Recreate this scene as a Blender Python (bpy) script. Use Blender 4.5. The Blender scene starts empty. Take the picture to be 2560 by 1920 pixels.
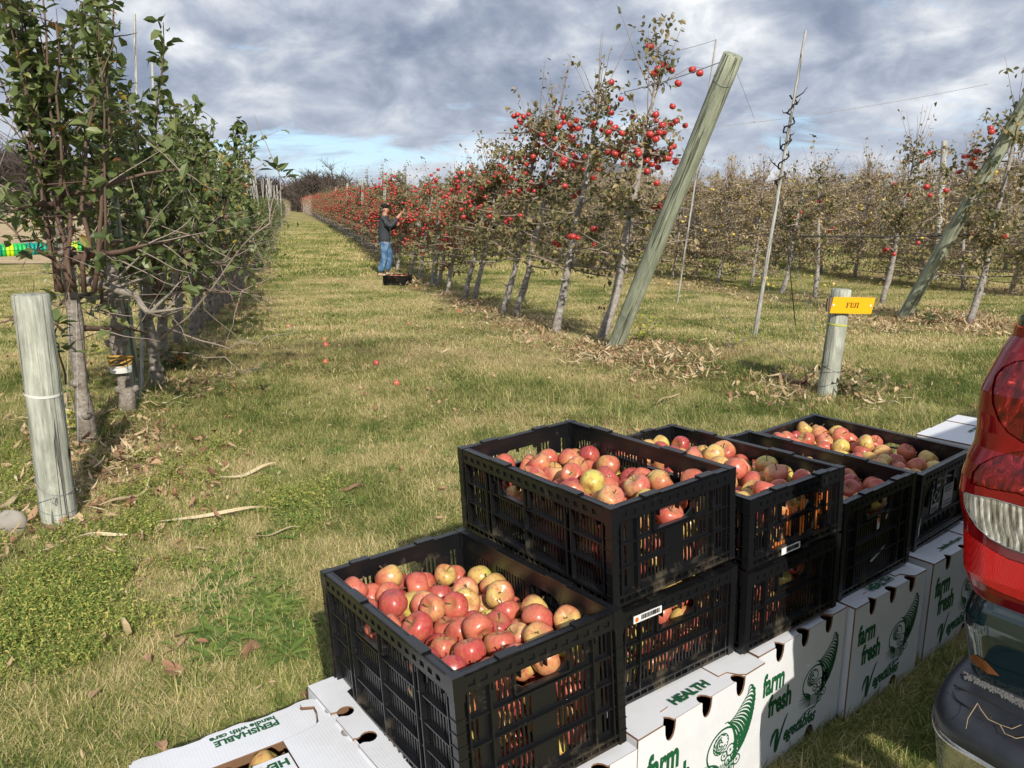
import bpy, math, random
import numpy as np
from mathutils import Vector, Matrix, Quaternion
from mathutils.geometry import tessellate_polygon

# ------------------------------------------------------------------ camera, sky, sun, exposure
scene = bpy.context.scene
col = scene.collection
CAM_Z = 1.434
PITCH = math.radians(12.73)
FPX = 1976.0                                   # focal length in pixels of the 2560 px wide photograph
cam_data = bpy.data.cameras.new('camera')
cam_data.sensor_width = 36.0
cam_data.lens = 36.0 * FPX / 2560.0
cam_data.clip_start = 0.05
cam_data.clip_end = 3000
cam = bpy.data.objects.new('camera', cam_data)
col.objects.link(cam)
cam.location = (0, 0, CAM_Z)
cam.rotation_euler = (math.radians(90) - PITCH, 0, 0)
scene.camera = cam

SUN_AZ = math.radians(-17)                     # the light travels forwards and a little to the left
SUN_EL = math.radians(33)
sun_data = bpy.data.lights.new('sun', 'SUN')
sun_data.energy = 2.8
sun_data.angle = math.radians(0.8)
sun_data.color = (1.0, 0.92, 0.80)
sun = bpy.data.objects.new('sun', sun_data)
col.objects.link(sun)
travel = Vector((math.sin(SUN_AZ) * math.cos(SUN_EL), math.cos(SUN_AZ) * math.cos(SUN_EL), -math.sin(SUN_EL)))
sun.rotation_euler = travel.to_track_quat('-Z', 'Y').to_euler()
sun.location = (0, -5, 20)

scene.view_settings.view_transform = 'Standard'
scene.view_settings.look = 'None'
scene.view_settings.exposure = 0.92
scene.view_settings.gamma = 1
scene.view_settings.use_curve_mapping = False


class NT:
    """small helper for node trees"""
    def __init__(self, tree):
        self.t = tree
        tree.nodes.clear()
    def n(self, kind, **kw):
        nd = self.t.nodes.new(kind)
        for k, v in kw.items():
            setattr(nd, k, v)
        return nd
    def l(self, a, b):
        self.t.links.new(a, b)
    def put(self, sock, v):
        if hasattr(v, 'is_linked') or hasattr(v, 'links'):
            self.l(v, sock)
        else:
            sock.default_value = v
    def math(self, op, a, b=0.0, c=0.0, clamp=False):
        nd = self.n('ShaderNodeMath', operation=op)
        nd.use_clamp = clamp
        self.put(nd.inputs[0], a); self.put(nd.inputs[1], b); self.put(nd.inputs[2], c)
        return nd.outputs[0]
    def vmath(self, op, a, b=(0, 0, 0)):
        nd = self.n('ShaderNodeVectorMath', operation=op)
        self.put(nd.inputs[0], a); self.put(nd.inputs[1], b)
        return nd.outputs[0]
    def noise(self, vec, scale, detail=4, rough=0.5, dist=0.0, dims='3D'):
        nd = self.n('ShaderNodeTexNoise', noise_dimensions=dims)
        if vec is not None:
            self.l(vec, nd.inputs['Vector'])
        nd.inputs['Scale'].default_value = scale
        nd.inputs['Detail'].default_value = detail
        nd.inputs['Roughness'].default_value = rough
        nd.inputs['Distortion'].default_value = dist
        return nd.outputs[0]
    def ramp(self, fac, stops, interp='LINEAR'):
        nd = self.n('ShaderNodeValToRGB')
        cr = nd.color_ramp
        cr.interpolation = interp
        while len(cr.elements) < len(stops):
            cr.elements.new(0.5)
        for e, (p, c) in zip(cr.elements, stops):
            e.position = p
            e.color = (c[0], c[1], c[2], 1) if hasattr(c, '__len__') else (c, c, c, 1)
        self.put(nd.inputs[0], fac)
        return nd.outputs[0]
    def mix(self, fac, a, b, mode='MIX'):
        nd = self.n('ShaderNodeMix', data_type='RGBA', blend_type=mode)
        nd.clamp_factor = True
        self.put(nd.inputs[0], fac)
        for s, v in ((nd.inputs[6], a), (nd.inputs[7], b)):
            if hasattr(v, '__len__') and len(v) == 3:
                v = (v[0], v[1], v[2], 1)
            self.put(s, v)
        return nd.outputs[2]
    def mapping(self, vec, scale=(1, 1, 1), loc=(0, 0, 0), rot=(0, 0, 0)):
        nd = self.n('ShaderNodeMapping')
        self.l(vec, nd.inputs[0])
        nd.inputs['Location'].default_value = loc
        nd.inputs['Rotation'].default_value = rot
        nd.inputs['Scale'].default_value = scale
        return nd.outputs[0]


def build_world():
    w = bpy.data.worlds.new('World')
    scene.world = w
    w.use_nodes = True
    k = NT(w.node_tree)
    out = k.n('ShaderNodeOutputWorld')
    bg = k.n('ShaderNodeBackground')
    k.l(bg.outputs[0], out.inputs[0])
    sky = k.n('ShaderNodeTexSky', sky_type='NISHITA')
    sky.sun_disc = False
    sky.sun_elevation = SUN_EL
    sky.sun_rotation = math.radians(180) + SUN_AZ
    sky.air_density = 1.0; sky.dust_density = 0.6; sky.ozone_density = 1.4
    tc = k.n('ShaderNodeTexCoord').outputs['Generated']
    sep = k.n('ShaderNodeSeparateXYZ'); k.l(tc, sep.inputs[0])
    X, Y, Z = sep.outputs
    zc = k.math('ADD', k.math('MAXIMUM', Z, 0.0), 0.42)
    comb = k.n('ShaderNodeCombineXYZ')
    k.l(k.math('DIVIDE', X, zc), comb.inputs[0]); k.l(k.math('DIVIDE', Y, zc), comb.inputs[1])
    P = comb.outputs[0]
    Pr = k.mapping(P, scale=(1.1, 1.0, 1.0), rot=(0, 0, math.radians(40)), loc=(3.1, 1.7, 0))
    big = k.noise(Pr, 2.3, 6, 0.5, 0.25)
    fine = k.noise(Pr, 6.0, 7, 0.56, 0.35)
    wisp = k.noise(k.mapping(P, scale=(0.6, 1.2, 1), loc=(7, 2, 0)), 5.0, 6, 0.6, 0.8)
    shade = k.math('ADD', k.math('MULTIPLY', big, 0.50), k.math('ADD', k.math('MULTIPLY', fine, 0.42), k.math('MULTIPLY', wisp, 0.08)))
    g = 5.3
    cl = k.ramp(shade, [(0.40, (0.25 * g, 0.305 * g, 0.42 * g)), (0.455, (0.35 * g, 0.405 * g, 0.52 * g)), (0.505, (0.49 * g, 0.545 * g, 0.65 * g)),
                        (0.56, (0.72 * g, 0.76 * g, 0.82 * g)), (0.63, (1.05 * g, 1.07 * g, 1.10 * g))])
    # nearer to the horizon the cloud sheet is seen through more pale air
    lift = k.ramp(Z, [(0.0, 0.55), (0.05, 0.38), (0.16, 0.0)])
    cl = k.mix(lift, cl, (0.60 * g, 0.66 * g, 0.76 * g))
    # breaks in the sheet low over the horizon
    a = k.math('DIVIDE', k.math('ADD', k.math('DIVIDE', X, k.math('MAXIMUM', Y, 0.05)), 0.25), 0.21)
    e = k.math('DIVIDE', k.math('SUBTRACT', Z, 0.052), 0.034)
    win = k.math('EXPONENT', k.math('MULTIPLY', k.math('ADD', k.math('MULTIPLY', a, a), k.math('MULTIPLY', e, e)), -1.0))
    a2 = k.math('DIVIDE', k.math('SUBTRACT', k.math('DIVIDE', X, k.math('MAXIMUM', Y, 0.05)), 0.30), 0.30)
    e2 = k.math('DIVIDE', k.math('SUBTRACT', Z, 0.085), 0.035)
    win2 = k.math('EXPONENT', k.math('MULTIPLY', k.math('ADD', k.math('MULTIPLY', a2, a2), k.math('MULTIPLY', e2, e2)), -1.0))
    brk = k.noise(k.mapping(P, scale=(0.7, 1.6, 1), loc=(1, 4, 0)), 5.0, 8, 0.6, 0.4)
    opn = k.math('ADD', k.math('ADD', k.math('MULTIPLY', win, 0.31), k.math('MULTIPLY', win2, 0.16)), brk)
    clear = k.ramp(opn, [(0.64, 0.0), (0.82, 1.0)])
    blue = k.mix(0.65, sky.outputs[0], (0.33 * g, 0.58 * g, 0.90 * g))
    allsky = k.mix(clear, cl, blue)
    k.l(allsky, bg.inputs[0])
    bg.inputs[1].default_value = 0.1
build_world()

# ------------------------------------------------------------------ helpers
RIGHT = np.array([1.0, 0, 0])
FWD = np.array([0, math.cos(PITCH), -math.sin(PITCH)])
DOWN = np.array([0, -math.sin(PITCH), -math.cos(PITCH)])
CAMP = np.array([0, 0, CAM_Z])

GY = [-50, 0, 6.0, 7.5, 8.8, 10.4, 13, 15.3, 19, 23, 40, 60, 100, 160, 4000]
GZ = [0, 0, 0, .07, -.05, -.11, -.2, -.31, -.42, -.40, -.18, -.13, .05, .1, .3]
def gz(x, y):
    x = np.asarray(x, float); y = np.asarray(y, float)
    acc = 0
    for o in (-.6, -.3, 0, .3, .6):            # soften the corners of the profile
        acc = acc + np.interp(y + o, GY, GZ)
    z = acc / 5
    m = np.clip((y - 2.5) / 4, 0, 1) * np.clip(1.5 - y / 120, 0, 1)
    return z + m * (0.012 * np.sin(x * 2.1 + 1.3 * y) + 0.010 * np.sin(3.3 * y - 0.8 * x) + 0.006 * np.sin(5.7 * x + 0.4))

def ray(px, py):
    return FWD + RIGHT * ((px - 1280) / FPX) + DOWN * ((py - 960) / FPX)
def at(px, py):
    """point of the ground seen at a pixel of the photograph"""
    d = ray(px, py)
    t = 1.0
    for _ in range(60):
        p = CAMP + d * t
        h = float(gz(p[0], p[1]))
        t += (p[2] - h) / max(-d[2], 0.02) * 0.7
    p = CAMP + d * t
    return np.array([p[0], p[1], float(gz(p[0], p[1]))])
def aty(px, py, y):
    d = ray(px, py); return CAMP + d * (y / d[1])
def atz(px, py, z):
    d = ray(px, py); return CAMP + d * ((z - CAM_Z) / d[2])

def tag(o, label=None, cat=None, group=None, kind=None):
    if label: o['label'] = label
    if cat: o['category'] = cat
    if group: o['group'] = group
    if kind: o['kind'] = kind
    return o
def empty(name, loc=(0, 0, 0), rot=(0, 0, 0), label=None, cat=None, group=None):
    o = bpy.data.objects.new(name, None)
    o.location = Vector([float(v) for v in loc]); o.rotation_euler = rot
    o.empty_display_size = 0.1
    col.objects.link(o)
    return tag(o, label, cat, group)
def link(name, mesh, parent=None, mat=None):
    o = bpy.data.objects.new(name, mesh)
    if parent is not None: o.parent = parent
    if mat is not None:
        mesh.materials.clear(); mesh.materials.append(mat)
    col.objects.link(o)
    return o

class MB:
    """collects vertices and faces (numpy) and links them as one mesh"""
    def __init__(self):
        self.v = []; self.f = []; self.m = []; self.t = []; self.c = []; self.n = 0; self.hascol = False
    def add(self, v, f, mat=0, tint=0.5, color=None):
        v = np.asarray(v, float).reshape(-1, 3)
        f = np.asarray(f, int)
        self.v.append(v); self.f.append(f + self.n); self.m.append(np.full(len(f), mat) if np.isscalar(mat) else np.asarray(mat))
        self.t.append(np.full(len(v), tint) if np.isscalar(tint) else np.asarray(tint))
        if color is not None:
            self.hascol = True
            self.c.append(np.asarray(color, float))
        else:
            self.c.append(np.ones((len(v), 4)))
        self.n += len(v)
    def box(self, lo, hi, mat=0, M=None, tint=0.5):
        x0, y0, z0 = lo; x1, y1, z1 = hi
        v = np.array([(x0, y0, z0), (x1, y0, z0), (x1, y1, z0), (x0, y1, z0), (x0, y0, z1), (x1, y0, z1), (x1, y1, z1), (x0, y1, z1)], float)
        if M is not None: v = xf(M, v)
        self.add(v, [(0, 3, 2, 1), (4, 5, 6, 7), (0, 1, 5, 4), (1, 2, 6, 5), (2, 3, 7, 6), (3, 0, 4, 7)], mat, tint)
    def tube(self, pts, rad, sides=6, mat=0, cap=True, tint=0.5):
        pts = np.asarray(pts, float); n = len(pts)
        rad = np.full(n, rad) if np.isscalar(rad) else np.asarray(rad, float)
        d = np.gradient(pts, axis=0)
        d /= np.linalg.norm(d, axis=1)[:, None] + 1e-12
        ref = np.array([0, 0, 1.0]) if abs(d[:, 2]).mean() < 0.8 else np.array([0.13, 1.0, 0])
        a = np.cross(d, ref); a /= np.linalg.norm(a, axis=1)[:, None] + 1e-12
        b = np.cross(d, a)
        th = np.arange(sides) * 2 * math.pi / sides
        ring = (pts[:, None, :] + rad[:, None, None] * (np.cos(th)[None, :, None] * a[:, None, :] + np.sin(th)[None, :, None] * b[:, None, :]))
        v = ring.reshape(-1, 3)
        i = np.arange(n - 1)[:, None] * sides; j = np.arange(sides)[None, :]; j2 = (j + 1) % sides
        f = np.stack([i + j, i + j2, i + sides + j2, i + sides + j], -1).reshape(-1, 4)
        self.add(v, f, mat, tint)
        if cap and sides <= 40:
            for base, rev in ((0, True), ((n - 1) * sides, False)):
                c = self.n
                self.add([pts[0] if rev else pts[-1]], np.zeros((0, 3), int), mat, tint)
                q = [(c, base - n * sides + c + ((k + 1) % sides if rev else k), base - n * sides + c + (k if rev else (k + 1) % sides)) for k in range(sides)]
                self.f.append(np.array(q) - (0 if rev else 1) * 0 if rev else np.array([(c, x - 1, y - 1) for (_, x, y) in q])); self.m.append(np.full(sides, mat))
    def mesh(self, name, mats, smooth=False):
        me = bpy.data.meshes.new(name)
        V = np.concatenate(self.v) if self.v else np.zeros((0, 3))
        lt = np.concatenate([np.full(len(f), f.shape[1] if f.ndim == 2 and len(f) else 3) for f in self.f if len(f)])
        li = np.concatenate([f.ravel() for f in self.f if len(f)])
        mi = np.concatenate([m for f, m in zip(self.f, self.m) if len(f)]) if True else None
        me.vertices.add(len(V)); me.vertices.foreach_set('co', V.astype(np.float32).ravel())
        me.loops.add(len(li)); me.loops.foreach_set('vertex_index', li.astype(np.int32))
        me.polygons.add(len(lt))
        ls = np.concatenate([[0], np.cumsum(lt)[:-1]])
        me.polygons.foreach_set('loop_start', ls.astype(np.int32)); me.polygons.foreach_set('loop_total', lt.astype(np.int32))
        for m in (mats if isinstance(mats, (list, tuple)) else [mats]): me.materials.append(m)
        me.polygons.foreach_set('material_index', mi.astype(np.int32))
        me.polygons.foreach_set('use_smooth', np.full(len(lt), bool(smooth)))
        at_ = me.attributes.new('tint', 'FLOAT', 'POINT'); at_.data.foreach_set('value', np.concatenate(self.t).astype(np.float32))
        if self.hascol:
            ac = me.attributes.new('acol', 'FLOAT_COLOR', 'POINT'); ac.data.foreach_set('color', np.concatenate(self.c).astype(np.float32).ravel())
        me.update(calc_edges=True); me.validate()
        return me
    def build(self, name, mats, parent=None, smooth=False):
        return link(name, self.mesh(name, mats, smooth), parent)

# caps of tubes are written separately, kept simple
def _tube(self, pts, rad, sides=6, mat=0, cap=True, tint=0.5):
    pts = np.asarray(pts, float); n = len(pts)
    rad = np.full(n, float(rad)) if np.isscalar(rad) else np.asarray(rad, float)
    d = np.gradient(pts, axis=0); d /= np.linalg.norm(d, axis=1)[:, None] + 1e-12
    ref = np.array([0, 0, 1.0]) if abs(d[:, 2]).mean() < 0.8 else np.array([0.13, 1.0, 0])
    a = np.cross(d, ref); a /= np.linalg.norm(a, axis=1)[:, None] + 1e-12
    b = np.cross(d, a)
    th = np.arange(sides) * 2 * math.pi / sides
    v = (pts[:, None, :] + rad[:, None, None] * (np.cos(th)[None, :, None] * a[:, None, :] + np.sin(th)[None, :, None] * b[:, None, :])).reshape(-1, 3)
    i = np.arange(n - 1)[:, None] * sides; j = np.arange(sides)[None, :]; j2 = (j + 1) % sides
    f = np.stack([i + j, i + j2, i + sides + j2, i + sides + j], -1).reshape(-1, 4)
    if cap:
        v = np.concatenate([v, pts[:1], pts[-1:]])
    self.add(v, f, mat, tint)
    if cap:
        s0 = self.n - len(v); c0 = self.n - 2; c1 = self.n - 1; e = s0 + (n - 1) * sides
        q = [(c0, s0 + (k + 1) % sides, s0 + k) for k in range(sides)] + [(c1, e + k, e + (k + 1) % sides) for k in range(sides)]
        self.f.append(np.array(q)); self.m.append(np.full(len(q), mat))
        self.v.append(np.zeros((0, 3))); self.t.append(np.zeros(0)); self.c.append(np.zeros((0, 4)))
MB.tube = _tube

def xf(M, v):
    v = np.asarray(v, float)
    A = np.array(M)
    return v @ A[:3, :3].T + A[:3, 3]

def plate(outer, holes, y0, y1, mb, mat_out=0, mat_in=1, M=None):
    """2D polygon (x,z) with holes, extruded from y0 (outer side) to y1"""
    polys = [outer] + list(holes)
    tri = tessellate_polygon([[Vector((p[0], p[1], 0)) for p in poly] for poly in polys])
    flat = [p for poly in polys for p in poly]
    n = len(flat)
    v = np.array([(p[0], y0, p[1]) for p in flat] + [(p[0], y1, p[1]) for p in flat])
    f0 = []
    for t in tri:
        a, b, c = [flat[i] for i in t]
        cr = (b[0] - a[0]) * (c[1] - a[1]) - (b[1] - a[1]) * (c[0] - a[0])
        f0.append(t if cr > 0 else (t[0], t[2], t[1]))
    f0 = np.array(f0)
    if M is not None: v = xf(M, v)
    mb.add(v, f0, mat_out)
    base = mb.n - 2 * n
    mb.add(np.zeros((0, 3)), np.zeros((0, 3), int), mat_in)
    mb.f.append(f0[:, ::-1] + base + n); mb.m.append(np.full(len(f0), mat_in)); mb.v.append(np.zeros((0, 3))); mb.t.append(np.zeros(0)); mb.c.append(np.zeros((0, 4)))
    q = []; k = 0
    for poly in polys:
        m = len(poly)
        for i in range(m):
            a, b = base + k + i, base + k + (i + 1) % m
            q.append((a, b, b + n, a + n))
        k += m
    mb.f.append(np.array(q)); mb.m.append(np.full(len(q), mat_in)); mb.v.append(np.zeros((0, 3))); mb.t.append(np.zeros(0)); mb.c.append(np.zeros((0, 4)))

def gridwall(xs, zs, solid, y0, y1, mb, mat=0, axis='x', off=(0, 0, 0)):
    """wall from an occupancy grid: solid[iz][ix]; lies in xz (axis 'x') or yz (axis 'y')"""
    V = []; F = []
    def P(u, w, d):
        return (u + off[0], d + off[1], w + off[2]) if axis == 'x' else (d + off[0], u + off[1], w + off[2])
    nz, nx = solid.shape
    for i in range(nz):
        for j in range(nx):
            if not solid[i, j]: continue
            u0, u1, w0, w1 = xs[j], xs[j + 1], zs[i], zs[i + 1]
            def quad(*p):
                b = len(V); V.extend(p); F.append((b, b + 1, b + 2, b + 3))
            quad(P(u0, w0, y0), P(u1, w0, y0), P(u1, w1, y0), P(u0, w1, y0))
            quad(P(u0, w1, y1), P(u1, w1, y1), P(u1, w0, y1), P(u0, w0, y1))
            if j == 0 or not solid[i, j - 1]: quad(P(u0, w0, y1), P(u0, w0, y0), P(u0, w1, y0), P(u0, w1, y1))
            if j == nx - 1 or not solid[i, j + 1]: quad(P(u1, w0, y0), P(u1, w0, y1), P(u1, w1, y1), P(u1, w1, y0))
            if i == 0 or not solid[i - 1, j]: quad(P(u0, w0, y1), P(u1, w0, y1), P(u1, w0, y0), P(u0, w0, y0))
            if i == nz - 1 or not solid[i + 1, j]: quad(P(u0, w1, y0), P(u1, w1, y0), P(u1, w1, y1), P(u0, w1, y1))
    mb.add(V, F, mat)

UNITS = ['zeroth', 'first', 'second', 'third', 'fourth', 'fifth', 'sixth', 'seventh', 'eighth', 'ninth', 'tenth', 'eleventh', 'twelfth', 'thirteenth',
         'fourteenth', 'fifteenth', 'sixteenth', 'seventeenth', 'eighteenth', 'nineteenth']
TENS = ['', '', 'twenty', 'thirty', 'forty', 'fifty', 'sixty', 'seventy', 'eighty', 'ninety']
def ordinal(n):
    if n < 20: return UNITS[n]
    if n % 10 == 0: return TENS[n // 10][:-1] + 'ieth'
    return TENS[n // 10] + '-' + UNITS[n % 10]

# ------------------------------------------------------------------ materials
def newmat(name):
    m = bpy.data.materials.new(name); m.use_nodes = True
    k = NT(m.node_tree)
    out = k.n('ShaderNodeOutputMaterial')
    return m, k, out
def principled(k, out, color, rough=0.6, spec=0.5, metal=0.0, bump=None, bdist=0.002, coat=0.0, trans=0.0, bstr=1.0):
    p = k.n('ShaderNodeBsdfPrincipled')
    if hasattr(color, '__len__') and not hasattr(color, 'links'):
        color = (color[0], color[1], color[2], 1)
    k.put(p.inputs['Base Color'], color); k.put(p.inputs['Roughness'], rough)
    p.inputs['Specular IOR Level'].default_value = spec
    p.inputs['Metallic'].default_value = metal
    p.inputs['Coat Weight'].default_value = coat
    p.inputs['Transmission Weight'].default_value = trans
    if bump is not None:
        b = k.n('ShaderNodeBump'); b.inputs['Distance'].default_value = bdist; b.inputs['Strength'].default_value = bstr
        k.l(bump, b.inputs['Height']); k.l(b.outputs[0], p.inputs['Normal'])
    k.l(p.outputs[0], out.inputs[0])
    return p
def coords(k, which='Object'):
    return k.n('ShaderNodeTexCoord').outputs[which]
def pos(k):
    return k.n('ShaderNodeNewGeometry').outputs['Position']
def attr(k, name, out='Fac'):
    a = k.n('ShaderNodeAttribute'); a.attribute_name = name
    return a.outputs[out]

def mat_plain(name, c, rough=0.6, spec=0.5, metal=0.0, nscale=30, namp=0.25, coat=0.0):
    m, k, out = newmat(name)
    nz = k.noise(coords(k), nscale, 5, 0.6)
    cc = k.mix(nz, tuple(v * (1 - namp) for v in c), tuple(min(1, v * (1 + namp)) for v in c))
    principled(k, out, cc, rough, spec, metal, bump=nz, bdist=0.0006, coat=coat)
    return m

def mat_leaf(name, stops, trans=0.3, rough=0.5, spec=0.4):
    m, k, out = newmat(name)
    t = attr(k, 'tint')
    nz = k.noise(pos(k), 40, 3, 0.6)
    rnd = k.n('ShaderNodeObjectInfo').outputs['Random']
    f = k.math('ADD', k.math('ADD', t, k.math('MULTIPLY', k.math('SUBTRACT', nz, 0.5), 0.25)), k.math('MULTIPLY', k.math('SUBTRACT', rnd, 0.5), 0.14))
    c = k.ramp(f, stops)
    p = principled(k, out, c, rough, spec)
    tr = k.n('ShaderNodeBsdfTranslucent'); k.l(c, tr.inputs[0])
    mx = k.n('ShaderNodeMixShader'); mx.inputs[0].default_value = trans
    k.l(p.outputs[0], mx.inputs[1]); k.l(tr.outputs[0], mx.inputs[2]); k.l(mx.outputs[0], out.inputs[0])
    return m
M = {}
M['leaf_green'] = mat_leaf('leaf_green', [(0.0, (.050, .080, .025)), (.30, (.105, .145, .045)), (.60, (.18, .225, .080)), (.78, (.24, .25, .08)), (.88, (.42, .31, .07)), (.95, (.34, .13, .03)), (1, (.20, .09, .04))], .3, .42, .5)
M['leaf_olive'] = mat_leaf('leaf_olive', [(0.0, (.055, .075, .026)), (.22, (.11, .125, .045)), (.45, (.21, .19, .085)), (.68, (.33, .26, .13)), (.86, (.45, .36, .20)), (.96, (.38, .15, .05)), (1, (.20, .09, .05))], .3, .6, .3)
M['leaf_dry'] = mat_leaf('leaf_dry', [(0.0, (.15, .14, .07)), (.3, (.27, .23, .12)), (.6, (.40, .31, .18)), (.85, (.52, .42, .26)), (1, (.28, .14, .07))], .2, .7, .15)
M['leaf_yellow'] = mat_leaf('leaf_yellow', [(0.0, (.16, .24, .05)), (.5, (.34, .38, .07)), (1, (.55, .47, .08))], .35, .5, .3)
M['weed'] = mat_leaf('weed_green', [(0.0, (.07, .135, .03)), (.45, (.19, .27, .06)), (.7, (.38, .41, .10)), (1, (.60, .50, .18))], .3, .6, .2)
M['husk'] = mat_leaf('corn_husk', [(0.0, (.24, .16, .09)), (.4, (.42, .31, .18)), (.8, (.60, .49, .31)), (1, (.70, .62, .45))], .2, .7, .2)
M['litter'] = mat_leaf('leaf_litter', [(0.0, (.13, .07, .045)), (.35, (.28, .15, .09)), (.7, (.42, .28, .17)), (1, (.55, .43, .26))], .12, .75, .15)

def worn(k, p, c):
    sep = k.n('ShaderNodeSeparateXYZ'); k.l(p, sep.inputs[0])
    X, Y = sep.outputs[0], sep.outputs[1]
    nz = k.noise(p, 2.2, 5, .65)
    for cx, cy, rx, ry, colr, amt in ((-2.0, 7.7, 1.5, 1.1, (.22, .165, .09), .75), (-.2, 10.5, 1.3, 2.6, (.46, .37, .20), .6), (.4, 7.4, 1.6, .7, (.48, .39, .21), .6), (-.55, 2.75, .28, .22, (.50, .36, .19), .7), (2.0, 7.6, .9, .5, (.44, .30, .19), .7)):
        a = k.math('DIVIDE', k.math('SUBTRACT', X, cx), rx); b = k.math('DIVIDE', k.math('SUBTRACT', Y, cy), ry)
        d = k.math('ADD', k.math('MULTIPLY', a, a), k.math('MULTIPLY', b, b))
        f = k.math('MULTIPLY', k.math('EXPONENT', k.math('MULTIPLY', d, -1.3)), k.ramp(nz, [(.38, .15), (.58, 1.0)]))
        c = k.mix(k.math('MULTIPLY', f, amt), c, colr)
    return c
def mat_grass():
    m, k, out = newmat('grass_blade')
    t = attr(k, 'tint'); p = pos(k)
    patch = k.noise(p, 0.9, 4, 0.6)
    patch2 = k.noise(p, 0.28, 2, 0.5)
    small = k.noise(p, 7.0, 2, 0.5)
    f = k.math('ADD', k.math('MULTIPLY', t, 0.86), k.math('ADD', k.math('MULTIPLY', k.math('SUBTRACT', patch, 0.5), 1.5), k.math('ADD', k.math('MULTIPLY', k.math('SUBTRACT', patch2, 0.5), 0.55), k.math('MULTIPLY', k.math('SUBTRACT', small, 0.5), 0.5))))
    c = k.ramp(f, [(0.0, (.08, .12, .028)), (.20, (.155, .215, .045)), (.36, (.30, .315, .098)), (.52, (.50, .435, .19)), (.78, (.72, .60, .35)), (1.0, (.54, .38, .22))])
    c = worn(k, p, c)
    b = principled(k, out, c, 0.65, 0.2)
    tr = k.n('ShaderNodeBsdfTranslucent'); k.l(c, tr.inputs[0])
    mx = k.n('ShaderNodeMixShader'); mx.inputs[0].default_value = 0.25
    k.l(b.outputs[0], mx.inputs[1]); k.l(tr.outputs[0], mx.inputs[2]); k.l(mx.outputs[0], out.inputs[0])
    return m
M['grass'] = mat_grass()

def mat_ground():
    m, k, out = newmat('orchard_ground')
    p = pos(k)
    sep = k.n('ShaderNodeSeparateXYZ'); k.l(p, sep.inputs[0])
    X, Y = sep.outputs[0], sep.outputs[1]
    n1 = k.noise(p, 0.9, 4, 0.6); n2 = k.noise(p, 0.28, 2, 0.5); n3 = k.noise(p, 9, 6, 0.7)
    n4 = k.noise(k.mapping(p, scale=(1, .45, 1)), 26, 4, 0.7)
    f = k.math('ADD', k.math('MULTIPLY', n1, 0.9), k.math('ADD', k.math('MULTIPLY', n2, 0.5), k.math('ADD', k.math('MULTIPLY', n3, 0.55), k.math('MULTIPLY', n4, 0.4))))
    f = k.math('SUBTRACT', f, 0.68)
    c = k.ramp(f, [(0.0, (.08, .11, .03)), (.25, (.15, .17, .05)), (.45, (.26, .235, .09)), (.65, (.40, .33, .15)), (1.0, (.50, .39, .21))])
    c = worn(k, p, c)
    # strip under every tree row: bare soil, husks and leaves
    cc = k.math('ADD', X, k.math('MULTIPLY', Y, 0.2725))
    def strip(c0, w):
        return k.math('SUBTRACT', 1.0, k.math('DIVIDE', k.math('ABSOLUTE', k.math('SUBTRACT', cc, c0)), w), clamp=True)
    s = k.math('ADD', strip(2.95, .75), strip(-1.2, .6))
    s = k.math('ADD', s, k.math('ADD', strip(8.9, .9), strip(15.0, .9)))
    s = k.math('MULTIPLY', s, k.math('GREATER_THAN', Y, 4.0))
    sn = k.math('MULTIPLY', s, k.ramp(n3, [(.35, 0.1), (.6, 1.0)]))
    soil = k.ramp(n4, [(.3, (.16, .11, .07)), (.55, (.30, .21, .12)), (.75, (.48, .37, .22))])
    c = k.mix(k.math('MULTIPLY', sn, .85), c, soil)
    principled(k, out, c, 0.9, 0.1, bump=k.math('ADD', n3, n4), bdist=0.03)
    return m
M['ground'] = mat_ground()

def mat_field():
    m, k, out = newmat('stubble_field')
    p = pos(k)
    n = k.noise(k.mapping(p, scale=(1, .35, 1), rot=(0, 0, .27)), 3.0, 8, 0.75)
    c = k.ramp(n, [(.3, (.30, .215, .12)), (.5, (.47, .36, .22)), (.7, (.62, .50, .33))])
    principled(k, out, c, 0.9, 0.1, bump=n, bdist=0.1)
    return m
M['field'] = mat_field()

def mat_post(name, c0, c1, c2, scale=1.0):
    m, k, out = newmat(name)
    o = coords(k)
    v = k.mapping(o, scale=(1, 1, .07))
    g = k.noise(v, 90 * scale, 7, 0.7, 0.4)
    g2 = k.noise(k.mapping(o, scale=(1, 1, .3)), 9 * scale, 4, 0.6, 1.0)
    c = k.ramp(g, [(.28, c0), (.5, c1), (.72, c2)])
    c = k.mix(k.ramp(g2, [(.35, .55), (.6, 0.0)]), c, tuple(a * .6 for a in c0))
    # drying cracks run along the grain
    cr = k.noise(k.mapping(o, scale=(1, 1, .03), loc=(3, 1, 0)), 20 * scale, 2, 0.4, 0.15)
    crack = k.ramp(k.math('ABSOLUTE', k.math('SUBTRACT', cr, 0.5)), [(0.0, 1.0), (.012, .8), (.022, 0.0)])
    c = k.mix(k.math('MULTIPLY', crack, .75), c, (.045, .038, .03))
    principled(k, out, c, 0.85, 0.15, bump=k.math('SUBTRACT', g, crack), bdist=0.008)
    return m
M['post'] = mat_post('weathered_post', (.20, .21, .17), (.37, .385, .33), (.56, .57, .51))
M['post_pale'] = mat_post('pale_weathered_post', (.27, .285, .235), (.47, .49, .42), (.68, .69, .62))
M['post_green'] = mat_post('treated_pole', (.22, .245, .18), (.37, .405, .30), (.52, .55, .43))
M['stake'] = mat_post('grey_stake', (.36, .36, .34), (.52, .52, .49), (.66, .65, .62), 2)
M['wood_block'] = mat_post('brown_block', (.16, .11, .09), (.24, .17, .14), (.30, .23, .19))

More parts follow.
